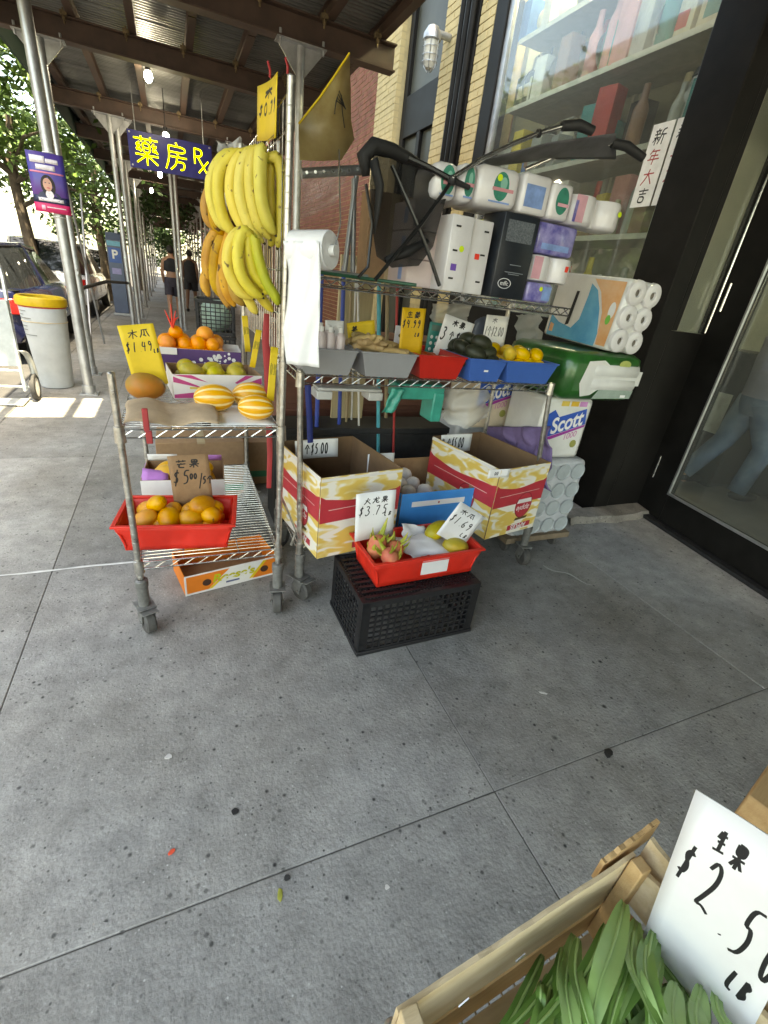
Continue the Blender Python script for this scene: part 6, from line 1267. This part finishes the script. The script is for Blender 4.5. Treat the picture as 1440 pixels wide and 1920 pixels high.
arc = lambda c0, c1, r0, r1, a0, a1, n=10: [(c0 + r0 * math.cos(a0 + (a1 - a0) * k / n), c1 + r1 * math.sin(a0 + (a1 - a0) * k / n)) for k in range(n + 1)]
rollpack('blue and orange toilet roll pack with roll ends facing out', 2.2, 2.43, 1.98, 2.55, 1.315, 1.68, 2, 3, m_wwrap, (
    ('blue_print', [(-.28, .02), (.44, .02), (.44, .35), (.3, .25), (.1, .2), (.02, .35), (.0, .7), (.0, .88), (-.1, .8), (-.2, .55), (-.28, .2)], m_bluep, 0), ('orange_print', [(-.3, .05), (-.42, .05), (-.42, .95), (-.02, .95), (-.15, .78), (-.25, .5)], m_orw, .0004),
    ('orange_badge', [(.36, .08), (.42, .08), (.42, .22), (.36, .2)], m_orw, .0008), ('white_label', arc(-.36, .55, .04, .12, 0, 6.28, 14)[:-1], m_wsign, .0012), ('green_badge', arc(-.35, .42, .03, .07, 0, 6.28, 12)[:-1], M('leaf_print', (.15, .5, .08), .4), .0018), ('dark_lettering', [(.15, .25), (.2, .22), (.17, .75), (.13, .75)], m_ink, .0012)), rot=(rad(2), rad(2), 0))
gp = thing('paper_towel_pack', 'green wrapped paper towel pack under the blue and orange pack', 'paper towels', (2.22, 2.22, 1.035))
MB().b2(-.3, .27, -.27, .3, 0, .265).build('wrapper', m_grw, gp, bev=.06)
for z in (.1, .175): MB().tube([(-.13, -.225, z), (-.1, -.232, z), (.22, -.232, z), (.25, -.225, z)], [.03, .05, .05, .03], 16).build('roll', m_wwrap, gp, ang=180)
mb = MB(); mb.add([(x, -.272, z) for x, z in ((-.02, .09), (.26, .1), (.26, .18), (.02, .19), (-.06, .23), (-.17, .22), (-.2, .1), (-.17, .03), (-.1, .04))], [tuple(range(9))]); mb.build('white_window', m_wwrap, gp, smooth=False)
MB().add([(x, -.2725, z) for x, z in ((-.08, .02), (.22, .025), (.23, .07), (-.04, .075))], [(0, 1, 2, 3)]).build('grey_film', M('grey_film_print', (.3, .38, .33), .2), gp, smooth=False)
MB().add([(.1 + .045 * math.cos(k * .5236), -.2728, .215 + .022 * math.sin(k * .5236)) for k in range(12)], [tuple(range(12))]).build('logo_badge', M('lime_badge', (.4, .45, .12), .4), gp, smooth=False)
MB().b2(.14, .18, -.2735, -.2725, .03, .045).build('pack_count', m_wsign, gp)
def scott(lab, x0, x1, y0, y1, z0, z1, rz=0, base=None, slant=.0, crop=False):
    w, d, h = x1 - x0, y1 - y0, z1 - z0; t = thing('toilet_roll_pack', lab, 'toilet rolls', ((x0 + x1) / 2, (y0 + y1) / 2, z0), (0, 0, rad(rz)))
    MB().b2(-w / 2, w / 2, -d / 2, d / 2, 0, h).build('wrapper', base or m_wwrap, t, bev=.025)
    R2 = Mx.Translation((0, -d / 2 - .001, h * .6)) @ Mx.Rotation(rad(-16), 4, 'Y')
    def q(pts, m, nm, o): MB().add([R2 @ V((a * w, -o, b * h)) for a, b in pts], [tuple(range(len(pts)))]).build(nm, m, t, smooth=False)
    mb_ = M('scott_blue', (.01, .08, .42), .35); q([(-.44, -.14), (.42, -.12), (.44, .14), (-.12, .14), (-.2, .28), (-.34, .24), (-.4, .02), (-.48, -.08)], mb_, 'blue_badge', 0)
    q([(-.3, -.2), (.4, -.16), (.42, -.125), (-.42, -.145)], M('scott_magenta', (.35, .03, .3), .35), 'magenta_swoosh', .0004)
    text('brand_lettering', 'Scott', .13, m_wsign, t, R2 @ Mx.Translation((.02 * w, -.001, .0)), width=w * .68, extrude=.0003, shear=.3, bold=.003)
    text('count_lettering', '1000', .05, M('count_rose', (.55, .2, .4), .4), t, R2 @ Mx.Translation((.1 * w, -.001, -.24 * h)), extrude=.0003, shear=.3)
    for k, (c, x) in enumerate((((.7, .5, .1), -.18), ((.75, .45, .05), .02), ((.6, .25, .55), .2))):
        MB().b2(x * w, (x + .16) * w, -d / 2 - .0014, -d / 2 - .0006, h * .88, h * .96).build('colour_chip', M('chip%d' % k, c, .4), t)
    MB().add([(w * .3 + .025 * math.cos(k * .6283), -d / 2 - .0014, h * .26 + .025 * math.sin(k * .6283)) for k in range(10)], [tuple(range(10))]).build('green_seal', M('seal', (.3, .3, .08), .4), t, smooth=False)
    return t
scott('white Scott toilet roll pack at right of the purple trays', 1.93, 2.28, 2.04, 2.4, .66, 1.03, -3)
scott('cream Scott toilet roll pack behind the rear cart post', 1.72, 2.02, 2.46, 2.8, .72, 1.12, -2, M('cream_wrap', (.62, .52, .4), .35, var=.08))
dl = thing('platform_dolly', 'low wooden platform dolly under the silver roll pack', 'dolly', (2.13, 2.35, .0)); MB().b2(-.28, .25, -.36, .36, .095, .135).build('platform', M('old_wood', (.2, .15, .1), .8, var=.25), dl, bev=.004)
for x in (-.22, .19):
    for y in (-.28, .28): MB().lathe([(.0, -.014), (.034, -.014), (.04, -.008), (.04, .008), (.034, .014), (0, .014)], 16, (x, y, .042), rot=Mx.Rotation(rad(90), 3, 'Y')).build('wheel', m_tyre, dl); MB().b2(x - .02, x + .02, y - .02, y + .02, .078, .0945).build('fork', m_cast, dl)
sp = thing('roll_pack', 'silvery film pack of toilet rolls on the platform dolly', 'toilet rolls', (2.12, 2.24, .137))
m_silv = M('silver_film', (.5, .52, .55), .3, var=.15, scale=12, bump=.3, bscale=14, dist=.006)
MB().b2(-.25, .22, -.24, .24, 0, .52).build('film', m_silv, sp, bev=.03)
for i in range(4):
    for j in range(4): MB().lathe([(.0, 0), (.02, 0), (.048, .0), (.055, .006)], 18, (-.19 + i * .115, -.2415, .07 + j * .125), rot=Mx.Rotation(rad(90), 3, 'X')).build('roll_end', M('roll_end_film', (.38, .42, .44), .35, var=.12) if not (i or j) else bpy.data.materials['roll_end_film'], sp)
MB().b2(-.16, .17, 2.3 - 2.24 - .2, .24, .521, .524).build('top_seam', m_silv, sp)
# purple fruit tray liner
a, b, c, d = GX(915, 800, 1.88), GX(1036, 800, 1.92), GX(1034, 922, 1.9), GX(955, 880, 1.86)
m_vio = M('violet_pulp', (.17, .12, .26), .8, var=.12, scale=30, bump=.3, bscale=200)
def vf(u, v):
    p = a.lerp(b, u).lerp(d.lerp(c, u), v); n = (b - a).cross(d - a).normalized(); s_ = max(0, math.cos(u * 8 * math.pi * .75 + .4 + (math.pi if int(v * 3) % 2 else 0)) * math.cos((v * 3 % 1 - .5) * 2.6))
    return p + n * .045 * s_ * (1 if n.y < 0 else -1)
mb = MB(); mb.patch(vf, 40, 30); tag(mb.build('pulp_tray', m_vio, ang=180, thick=.003), 'purple moulded pulp fruit tray leaning beside the right apple carton', 'pulp tray')
t = thing('roll_pack', 'silvery roll pack on the ground behind the dolly, under the cream pack', 'toilet rolls', (1.9, 2.75, .004)); MB().b2(-.2, .2, -.18, .2, 0, .712).build('film', m_silv, t, bev=.03); MB().b2(-.15, .15, -.1815, -.1805, .3, .42).build('label_print', m_lbl, t)
# ================= display window contents =================
m_shelfm = M('shelf_grey', (.42, .4, .34), .5, var=.1)
ds = thing('display_rack', 'grey metal display rack inside the shop window', 'rack', (3.24, 2.8, .02))
for z in (1.42, 2.05, 2.62, 3.2, 3.72): MB().b2(.0, .52, .0, 2.3, z - .02 - .02, z - .02).build('shelf', m_shelfm, ds, bev=.003); MB().b2(-.006, -.001, .0, 2.3, z - .05, z - .012).build('price_rail', M('rail_white', (.6, .6, .55), .4), ds)
for y in (.0, 1.15, 2.3): MB().b2(.5, .53, y - .015, y + .015, 0, 4.2).build('upright', m_shelfm, ds)
MB().b2(.535, .55, .0, 2.3, 0, 4.2).build('back_panel', M('rack_back', (.3, .29, .24), .7, var=.3, scale=2), ds)
Rw = random.Random(21); pal = {'white': (.62, .62, .58), 'teal': (.04, .25, .24), 'pink': (.6, .28, .28), 'blue': (.06, .16, .4), 'green': (.05, .2, .12), 'grey': (.3, .32, .3), 'dark': (.03, .035, .035), 'red': (.5, .06, .05), 'yellow': (.65, .5, .08), 'cream': (.6, .55, .42), 'brown': (.25, .13, .08), 'silver': (.45, .46, .45)}
pm = {k: M('goods_' + k, c, .45, var=.2, scale=12) for k, c in pal.items()}
def wbox(lab, px, py, w_, h_, col, shelf, dx=.04, d_=.22, lid=None, cat='box', trim=True):
    y = GX(px, py, 3.3).y; t = thing('boxed_goods', lab, cat, (3.25 + dx + d_ / 2, y, shelf), (0, 0, rad(Rw.uniform(-6, 6))))
    MB().b2(-d_ / 2, d_ / 2, -w_ / 2, w_ / 2, 0, h_).build('carton', pm[col], t, bev=.004)
    if trim: MB().b2(-d_ / 2 - .0012, -d_ / 2 - .0004, -w_ * .35, w_ * .35, h_ * .3, h_ * .7).build('label_print', pm[lid or Rw.choice(list(pm))], t)
    return t
S = [1.42, 2.05, 2.62, 3.2, 3.72]; S = [s_ + .002 for s_ in S]
n_ = 0
def pot(lab, y, z, r_, h_, col, x=3.42):
    t = thing('thermos_pot', lab, 'thermos', (x, y, z)); MB().lathe([(0, 0), (r_, .004), (r_ * 1.05, h_ * .1), (r_, h_ * .62), (r_ * .62, h_ * .8), (r_ * .55, h_ * .88)], 18).build('body', pm[col], t); MB().lathe([(r_ * .55, h_ * .88), (r_ * .6, h_ * .9), (r_ * .5, h_), (0, h_)], 14).build('lid', pm['dark'], t)
    MB().tube([(0, -r_ * .7, h_ * .72), (0, -r_ * 1.5, h_ * .68), (0, -r_ * 1.55, h_ * .4), (0, -r_ * .95, h_ * .25)], .012, 8).build('handle', pm['dark'], t); return t
pot('first white thermos pot on the window shelf', GX(1050, 160, 3.4).y, S[2], .09, .36, 'white'); pot('second white thermos pot, nearer the door', GX(1085, 165, 3.4).y, S[2], .09, .38, 'cream'); pot('tall silver pot near the corner post inside window', 3.02, S[2], .12, .42, 'silver')
wbox('white box with red dot low at left of the display window', 950, 260, .3, .3, 'white', S[2] - .0, lid='white'); wbox('blue box beside the white box in the window', 1010, 225, .22, .2, 'blue', S[2]); wbox('pink and teal patterned carton in the window', 1090, 200, .3, .22, 'pink', S[1], lid='teal'); wbox('green carton on the second window shelf', 1160, 90, .34, .3, 'green', S[3], lid='teal'); wbox('teal carton on the upper window shelf', 1150, 110, .3, .26, 'teal', S[2], lid='pink'); wbox('brown carton on the middle window shelf', 1145, 220, .22, .16, 'brown', S[1]); wbox('red carton between thermos pots and green carton', 1120, 140, .14, .2, 'red', S[2], dx=.1)
wbox('yellow carton low beside the corner post', 1200, 440, .3, .24, 'yellow', S[0], lid='white'); wbox('green printed carton under the yellow one', 1180, 490, .3, .2, 'grey', S[0], dx=.26, lid='yellow'); wbox('dark carton at far end of the top window shelf', 1000, 90, .3, .25, 'dark', S[3]); wbox('teal carton at far end of the lower window shelf', 1010, 180, .3, .24, 'teal', S[1])
for k in range(9):
    y = 4.95 - k * .19; t = thing('steel_pan', 'steel pan leaning in the rack on the upper window shelf', 'pan', (3.4, y, S[3]), (0, 0, 0), 'steel pans on the upper window shelf')
    MB().lathe([(0, .0), (.13, .004), (.15, .03), (.155, .032)], 22, (0, 0, .15), rot=Mx.Rotation(rad(82), 3, 'X')).build('pan', M('pan_steel', (.5, .5, .46), .3, .8) if k == 0 else bpy.data.materials['pan_steel'], t); MB().tube([(0, 0, .29), (0, .01, .36), (0, .01, .42)], .008, 6).build('handle', pm['dark'], t)
for k in range(8):
    y = 4.9 - k * .25; z = S[4]; t = thing('goods_bundle', 'pale wrapped bundle in the row along the top window shelf', 'bundle', (3.42, y, z), (0, 0, .1 * (k % 3)), 'pale bundles on the top window shelf'); MB().ell((0, 0, .11), (.13, .11, .11), fn=lambda d: 1 + .08 * math.sin(7 * d.x + 3 * d.y)).build('bundle', pm[['cream', 'white', 'grey'][k % 3]], t, ang=180); MB().cyl((0, 0, .2), (0, 0, .25), .03, 8).build('knot', pm['white'], t)
for k, (y, z, col) in enumerate(((4.7, S[0], 'white'), (4.4, S[0], 'blue'), (4.1, S[0], 'grey'), (3.8, S[0], 'pink'), (3.5, S[0], 'white'), (4.6, S[1], 'grey'), (4.2, S[1], 'cream'), (3.1, S[1], 'white'), (3.3, S[3], 'cream'), (3.55, S[3], 'silver'), (3.0, S[3], 'cream'))):
    t = thing('boxed_goods', ['white carton hidden low at far end of window', 'blue carton low at far end of window', 'grey carton low in middle of window', 'pink carton low in middle of window', 'white carton low near the papers', 'grey carton at far end of second shelf', 'cream carton on the second shelf', 'white carton behind the hanging papers', 'cream carton on upper shelf near post', 'silver carton on upper shelf near post', 'large cream carton filling upper window corner'][k], 'box', (3.45, y, z)); MB().b2(-.13, .13, -.13, .13, 0, .26 if k < 8 else .4).build('carton', pm[col], t, bev=.004); MB().b2(-.1312, -.1304, -.09, .09, .08, .17).build('label_print', pm[['red', 'white', 'teal', 'green'][k % 4]], t)
t = thing('cloth_roll', 'large pale rolled cloth in the upper window corner', 'roll', (3.45, 3.02, S[3] + .41)); MB().cyl((0, 0, .0), (0, 0, .8), .2, 24).build('roll', pm['cream'], t); MB().cyl((0, 0, .8), (0, 0, .83), .05, 12).build('core', pm['brown'], t)
# crowded small stock filling the shelves
stock = []
for i, c in enumerate(('white', 'teal', 'pink', 'blue', 'cream', 'red', 'grey', 'green', 'brown', 'silver', 'yellow', 'dark')):
    a = MB().b2(-.07, .07, -.05, .05, 0, .17); stock.append((a.build('stock_carton', pm[c]), 'c'))
    b = MB().lathe([(0, 0), (.04, .002), (.042, .02), (.042, .12), (.02, .15), (.018, .19), (0, .192)], 12); stock.append((b.build('stock_bottle', pm[c]), 'b'))
first = set()
for si, z in enumerate(S):
    y = 2.84; nth = ['bottom', 'second', 'third', 'fourth', 'top'][si]
    while y < 5.05:
        k = Rw.randrange(len(stock)); o, kd = stock[k]
        if k in first: o = o.copy(); C.objects.link(o)
        first.add(k); sc_ = Rw.uniform(1.3, 2.7); o.location = (3.3 + Rw.uniform(0, .03) if Rw.random() < .7 else 3.5, y + .04, z); o.scale = (1, .75 + sc_ * .32, sc_); o.rotation_euler.z = Rw.uniform(-.2, .2)
        tag(o, ('small carton crowded along the %s window shelf' if kd == 'c' else 'small bottle crowded along the %s window shelf') % nth, 'carton' if kd == 'c' else 'bottle', '%s on the %s window shelf' % ('cartons' if kd == 'c' else 'bottles', nth)); y += Rw.uniform(.1, .13) * (.75 + sc_ * .32)
for k, (o, kd) in enumerate(stock):
    if k not in first: bpy.data.objects.remove(o)
# papers with characters, on the inside of the glass
m_rink = M('red_brush', (.4, .05, .05), .7)
for k, (px, lab) in enumerate(((1211, 'white paper strip with brushed Chinese characters inside window'), (1252, 'second white paper strip, beside the corner post'))):
    y1, y0 = (3.03, 2.86) if k == 0 else (2.845, 2.765); z0, z1 = 2.2, 2.68
    t = thing('paper_strip', lab, 'paper notice', (FX + .017, y1, z0), (0, 0, rad(-90)))
    MB().b2(0, y1 - y0, -.0006, .0006, 0, z1 - z0).build('paper', M('notice_paper', (.85, .84, .82), .6, emit=.0), t)
    for j, ch in enumerate('新年大吉'):
        mb = MB(); scribble(mb, ch, .03, z1 - z0 - .12 - j * .113, .09, .1, .0042, y=-.0012); mb.build('brush_character', m_rink if j in (1, 2) else m_ink, t)
# ================= person behind the entrance glass =================
ppos = GZ(1325, 925, .03)
pe = thing('person', 'person in pale shirt and blue jeans walking inside behind the glass door', 'person', (ppos.x + .12, ppos.y - .02, .02), (0, 0, rad(60)))
m_shirt = M('grey_violet_shirt', (.3, .3, .4), .85, var=.15, scale=6, bump=.4, bscale=12, dist=.01); m_jean = M('washed_denim', (.08, .13, .23), .85, col2=(.2, .27, .38), scale=5, bump=.3, bscale=150)
vs = [(0, 0, .95), (0, 0, 1.12), (0, -.02, 1.32), (0, -.01, 1.47), (0, -.02, 1.54), (0, -.05, 1.64), (0, -.04, 1.74), (-.09, 0, .92), (-.1, -.16, .52), (-.1, -.1, .1), (-.1, -.24, .04), (.09, 0, .92), (.1, .1, .52), (.1, .34, .16), (.1, .28, .05),
      (-.19, 0, 1.44), (-.25, .05, 1.15), (-.24, -.1, .92), (-.24, -.14, .84), (.19, 0, 1.44), (.26, -.05, 1.17), (.24, -.24, 1.02), (.23, -.3, .98)]
ed = [(0, 1), (1, 2), (2, 3), (3, 4), (4, 5), (5, 6), (0, 7), (7, 8), (8, 9), (9, 10), (0, 11), (11, 12), (12, 13), (13, 14), (3, 15), (15, 16), (16, 17), (17, 18), (3, 19), (19, 20), (20, 21), (21, 22)]
ra = [(.16, .12), (.15, .11), (.17, .12), (.1, .08), .06, (.08, .1), (.055, .065), .1, .07, .045, .035, .1, .07, .045, .035, .065, .05, .037, .026, .065, .05, .037, .026]
skin_body('body', pe, vs, ed, ra, m_skin)
for side, hip, kn, an in ((-1, (-.09, 0, .93), (-.1, -.16, .52), (-.1, -.1, .09)), (1, (.09, 0, .93), (.1, .1, .52), (.1, .33, .15))):
    mb = MB(); mb.tube([hip, tuple(V(hip).lerp(V(kn), .5)), kn, tuple(V(kn).lerp(V(an), .5)), an], [.13, .115, .09, .082, .08], 16); mb.build('jeans_leg', m_jean, pe, ang=180)
    MB().ell((an[0], an[1] - .07, .055 if side < 0 else .11), (.05, .14, .05), nu=12, nv=8).build('shoe', m_blackm, pe)
MB().lathe([(.17, .8), (.2, .9), (.185, 1.04)], 20, fn=lambda q, z: 1 - .25 * abs(math.sin(q))).build('jeans_waist', m_jean, pe)
MB().lathe([(.2, .96), (.2, 1.1), (.215, 1.3), (.19, 1.42), (.12, 1.5), (.075, 1.52)], 22, fn=lambda q, z: (1 - .24 * abs(math.sin(q))) * (1 + .02 * math.sin(5 * q + 9 * z))).build('shirt', m_shirt, pe)
for s, el in ((-1, (-.25, .05, 1.15)), (1, (.26, -.05, 1.17))): MB().tube([(s * .17, 0, 1.45), tuple(V((s * .19, 0, 1.44)).lerp(V(el), .5)), el], [.085, .075, .065], 14).build('sleeve', m_shirt, pe)
MB().ell((0, -.02, 1.7), (.09, .105, .1), nu=14, nv=10).build('hair', M('black_hair', (.015, .012, .01), .6), pe)
for k, (x, y, h_, c, lab) in enumerate(((5.2, 3.0, 1.3, 'dark', 'dark goods stack nearest the sidelight inside the shop'), (5.6, 2.4, 1.7, 'dark', 'dark goods rack inside shop behind the person'), (4.9, 1.3, .5, 'red', 'red carton low inside the shop behind the door'), (6.2, 1.6, 1.5, 'brown', 'brown goods stack deep inside the shop'))):
    t = thing('goods_stack', lab, 'goods', (x, y, .022)); MB().b2(-.3, .3, -.35, .35, 0, h_).build('stack', pm[c], t, bev=.01); MB().b2(-.302, -.3005, -.2, .2, h_ * .4, h_ * .7).build('label_print', pm['white'], t)

# ================= near corner: wooden crate of greens =================
m_wood = M('poplar_slat', (.6, .45, .26), .75, col2=(.74, .6, .4), scale=3, aniso=(1.2, 14, 14), bump=.35, bscale=20, dist=.003, detail=8)
m_wood2 = M('orange_slat', (.5, .3, .13), .75, col2=(.62, .41, .2), scale=3, aniso=(1.2, 14, 14), bump=.35, bscale=20, dist=.003)
rk = thing('wire_rack', 'chrome wire rack at the near right corner under the wooden crate', 'rack'); wire_shelf(rk, .22, 1.5, -.45, .2, .5, 'y')
for x in (.22, 1.5):
    for y in (-.45, .2): cart_post(rk, x, y, x, y, .505, ()); MB().cyl((x, y, .002), (x, y, .2), .016, 10).build('foot', m_cast, rk)
wc = thing('wooden_crate', 'rough wooden produce crate of leafy greens at the near corner', 'crate', (0, 0, 0))
def slat(a, b, h, th, up=V((0, 0, 1)), mat=None, name='slat', rag=.004, out=None):
    """board whose top edge runs a->b; hangs h below; thickness th; ragged top edge"""
    a, b = V(a), V(b); n = 18; d = (b - a); nn = (out or V((d.y, -d.x, 0))).normalized(); mb = MB(); R_ = random.Random(int(a.x * 1000)); vs = []
    for i in range(n + 1):
        p = a.lerp(b, i / n); e = R_.uniform(-rag, rag * .4)
        vs += [p + up * e + nn * th / 2, p + up * (e + R_.uniform(-.001, .001)) - nn * th / 2, p - up * h - nn * th / 2, p - up * h + nn * th / 2]
    fs = [(i * 4 + k, i * 4 + (k + 1) % 4, i * 4 + 4 + (k + 1) % 4, i * 4 + 4 + k) for i in range(n) for k in range(4)] + [(0, 1, 2, 3), (n * 4 + 3, n * 4 + 2, n * 4 + 1, n * 4)]
    return mb.add(vs, fs).build(name, mat or m_wood, wc, smooth=False)
ZC = .75
L0, R0 = GZ(745, 1895, ZC), GZ(1190, 1600, ZC)        # top edge of the long side seen from inside
ax = (R0 - L0).normalized(); nrm = V((ax.y, -ax.x, 0))     # nrm points towards the viewer side (inside of crate)
if nrm.y > 0: nrm = -nrm
W_ = .36; upv = V((0, 0, 1))
slat(L0, R0, .135, .006, rag=.003); slat(L0 - upv * .15, R0 - upv * .15, .09, .006, mat=m_wood2)
slat(L0 + nrm * W_, R0 + nrm * W_, .09, .007); slat(L0 + nrm * W_ - upv * .12, R0 + nrm * W_ - upv * .12, .1, .007)
for P, sg in ((L0, 1), (R0, -1)):
    e = P - ax * sg * .006
    for k, dz in enumerate((-.012, -.12)): slat(e + nrm * .006 + upv * dz, e + nrm * (W_ - .006) + upv * dz, .085, .008, mat=m_wood if k == 0 else m_wood2, name='end_slat', out=ax)
    q = e + nrm * .016 + ax * sg * .014; mb = MB(); mb.box(q - upv * .105, (.022, .022, .25 if P is L0 else .22)); mb.build('corner_post', m_wood2 if P is R0 else m_wood, wc, bev=.002)
q = R0 + nrm * -.012; slat(q - ax * .06 + upv * .004, q + ax * .06 + upv * .03, .05, .007, mat=m_wood2, name='broken_slat', rag=.004)
q = R0 + ax * .03; slat(q + nrm * .0 + upv * .02, q + nrm * .2 + upv * .015, .06, .008, name='end_cleat', out=ax)
for k in range(6):
    f0 = L0 - upv * .234 + nrm * (.03 + k * .06); slat(f0, f0 + ax * (R0 - L0).length, .006, .045, up=V((0, 0, 1)), name='floor_slat', rag=.0)
mb = MB()
for (px, py) in ((860, 1888), (967, 1803)):
    p = GZ(px, py, ZC - .02); mb.tube([p, p + ax * .014 + upv * .007], .0012, 5)
mb.build('staples', m_chrome, wc)
# greens
m_green1 = M('leafy_green', (.09, .2, .035), .42, col2=(.17, .31, .07), scale=7, sss=.1); m_green2 = M('pale_green', (.2, .36, .1), .42, col2=(.3, .46, .16), scale=7, sss=.1); m_stem = M('green_stem', (.3, .45, .16), .4)
def leaf(mb, path, wmax, fold=.35, up=V((0, 0, 1))):
    n = len(path) * 4; P = []
    for i in range(len(path) - 1):
        a, b, c, d = path[max(i - 1, 0)], path[i], path[i + 1], path[min(i + 2, len(path) - 1)]
        for k in range(4):
            t_ = k / 4; P.append(.5 * ((2 * b) + (c - a) * t_ + (2 * a - 5 * b + 4 * c - d) * t_ ** 2 + (3 * b - a - 3 * c + d) * t_ ** 3))
    P.append(path[-1]); n = len(P); vs = []; view = (P[n // 2] - V((0, 0, CAMZ))).normalized()
    for i, p in enumerate(P):
        u = i / (n - 1); t_ = (P[min(i + 1, n - 1)] - P[max(i - 1, 0)]).normalized(); s_ = t_.cross(up).normalized() if abs(t_.dot(up)) < .98 else t_.cross(V((0, 1, 0))).normalized(); nn = s_.cross(t_)
        w_ = wmax * (math.sin(min(1, u * 1.15 + .08) * math.pi) ** .7 if u < .9 else math.sin(.99 * math.pi) ** .7 + (1 - u) * 2.2)
        w_ = wmax * max(.04, (math.sin(math.pi * (.06 + .94 * u) ** .9)) ** .8); wob = .003 * math.sin(9 * u + wmax * 900)
        for k in (-1, -.5, 0, .5, 1): vs.append(p + s_ * w_ * k + nn * (abs(k) * w_ * fold + wob * abs(k)))
    mb.add(vs, [(i * 5 + k, i * 5 + k + 1, i * 5 + 6 + k, i * 5 + 5 + k) for i in range(n - 1) for k in range(4)])
    mb.tube([p + up * .0004 for p in P], [.0028 * (1 - .75 * i / (n - 1)) for i in range(n)], 5, 1)
LV = []
Rl = random.Random(31)
for k in range(40):
    x = 1020 + 310 * (k * .618 % 1) + Rl.uniform(-14, 14); y = (1700 + (abs(x - 1165) * .6) + Rl.uniform(-10, 60)) if x < 1230 else 1835 + Rl.uniform(0, 50)
    sw = Rl.gauss(-10, 60); LV.append(([(x + 10, y, .7), (x + sw * .15, y + 60 + Rl.uniform(-15, 15), .7), (x + sw * .8, y + 140, .7), (x + sw * 1.9, y + Rl.uniform(190, 300), .7)], Rl.uniform(.009, .024), int(Rl.random() < .5)))
LV += [([(1000, 1925, .7), (1012, 1880, .7), (1014, 1852, .7), (1014, 1845, .7)], .01, 0), ([(1170, 1695, .7), (1150, 1770, .7), (1120, 1860, .7), (1095, 1980, .7)], .026, 1)]
vb = thing('leafy_greens', 'bunch of long green leafy vegetables lying in the wooden crate', 'greens')
for i, (pth, w_, mi) in enumerate(LV):
    mb = MB(); leaf(mb, [GZ(a, b, .645 + (.0, .03, .035, .005)[min(j, 3)] + .011 * (i % 6) - (.02 if d > .77 and j == 0 else 0)) for j, (a, b, d) in enumerate(pth)], w_ * .62); mb.build('leaf', [m_green2 if mi else m_green1, m_stem], vb, ang=180)
Rg = random.Random(8); c0 = (L0 + R0) / 2 + nrm * .2
mb = MB()
for k in range(60):
    p = c0 + ax * Rg.uniform(-.2, .2) + nrm * Rg.uniform(-.12, .13) - upv * Rg.uniform(.1, .15); d = (nrm * Rg.uniform(-1, 1) + ax * Rg.uniform(-.4, .4) + upv * Rg.uniform(-.1, .2)).normalized() * .06
    leaf(mb, [p - d, p + upv * .01, p + d], Rg.uniform(.012, .02))
mb.build('under_leaves', [m_green1, m_stem], vb, ang=180); vb.children[-1]['kind'] = 'stuff'
crumple('plastic_bag', 'translucent grey plastic sheet behind the large white price card', 'bag', lambda u, v: GD(1190 + 140 * u, 1740 + 130 * v - 60 * u, .74 - .04 * v), 12, 12, m_grfilm, .004, 3)
sign_px('large white $2.5 price card at the near right corner', (1305, 1480), (1560, 1650), (1222, 1826), .6, m_wsign, [('$', .06, .58, .17, .2), ('2', .27, .5, .26, .26), ('.', .5, .46, .1, .2), ('5', .62, .42, .28, .26), ('0', .86, .42, .24, .2), ('LB', .7, .26, .12, .16), ('生', .26, .8, .11, .1), ('果', .4, .78, .12, .12)], dyb=.09, dyr=-.1, wt=.0022, plane='D', thick=.002)
oc = thing('cardboard_box', 'orange-brown box corner just entering at the right edge', 'box', GZ(1403, 1490, .6) - V((0, 0, .092)), (0, 0, rad(13))); MB().b2(0, .3, -.3, 0, 0, .092).build('carton', m_wood2, oc, bev=.004); MB().b2(-.0008, -.0002, -.2, -.08, .03, .07).build('label_print', m_card, oc)
bpy.context.view_layer.update()
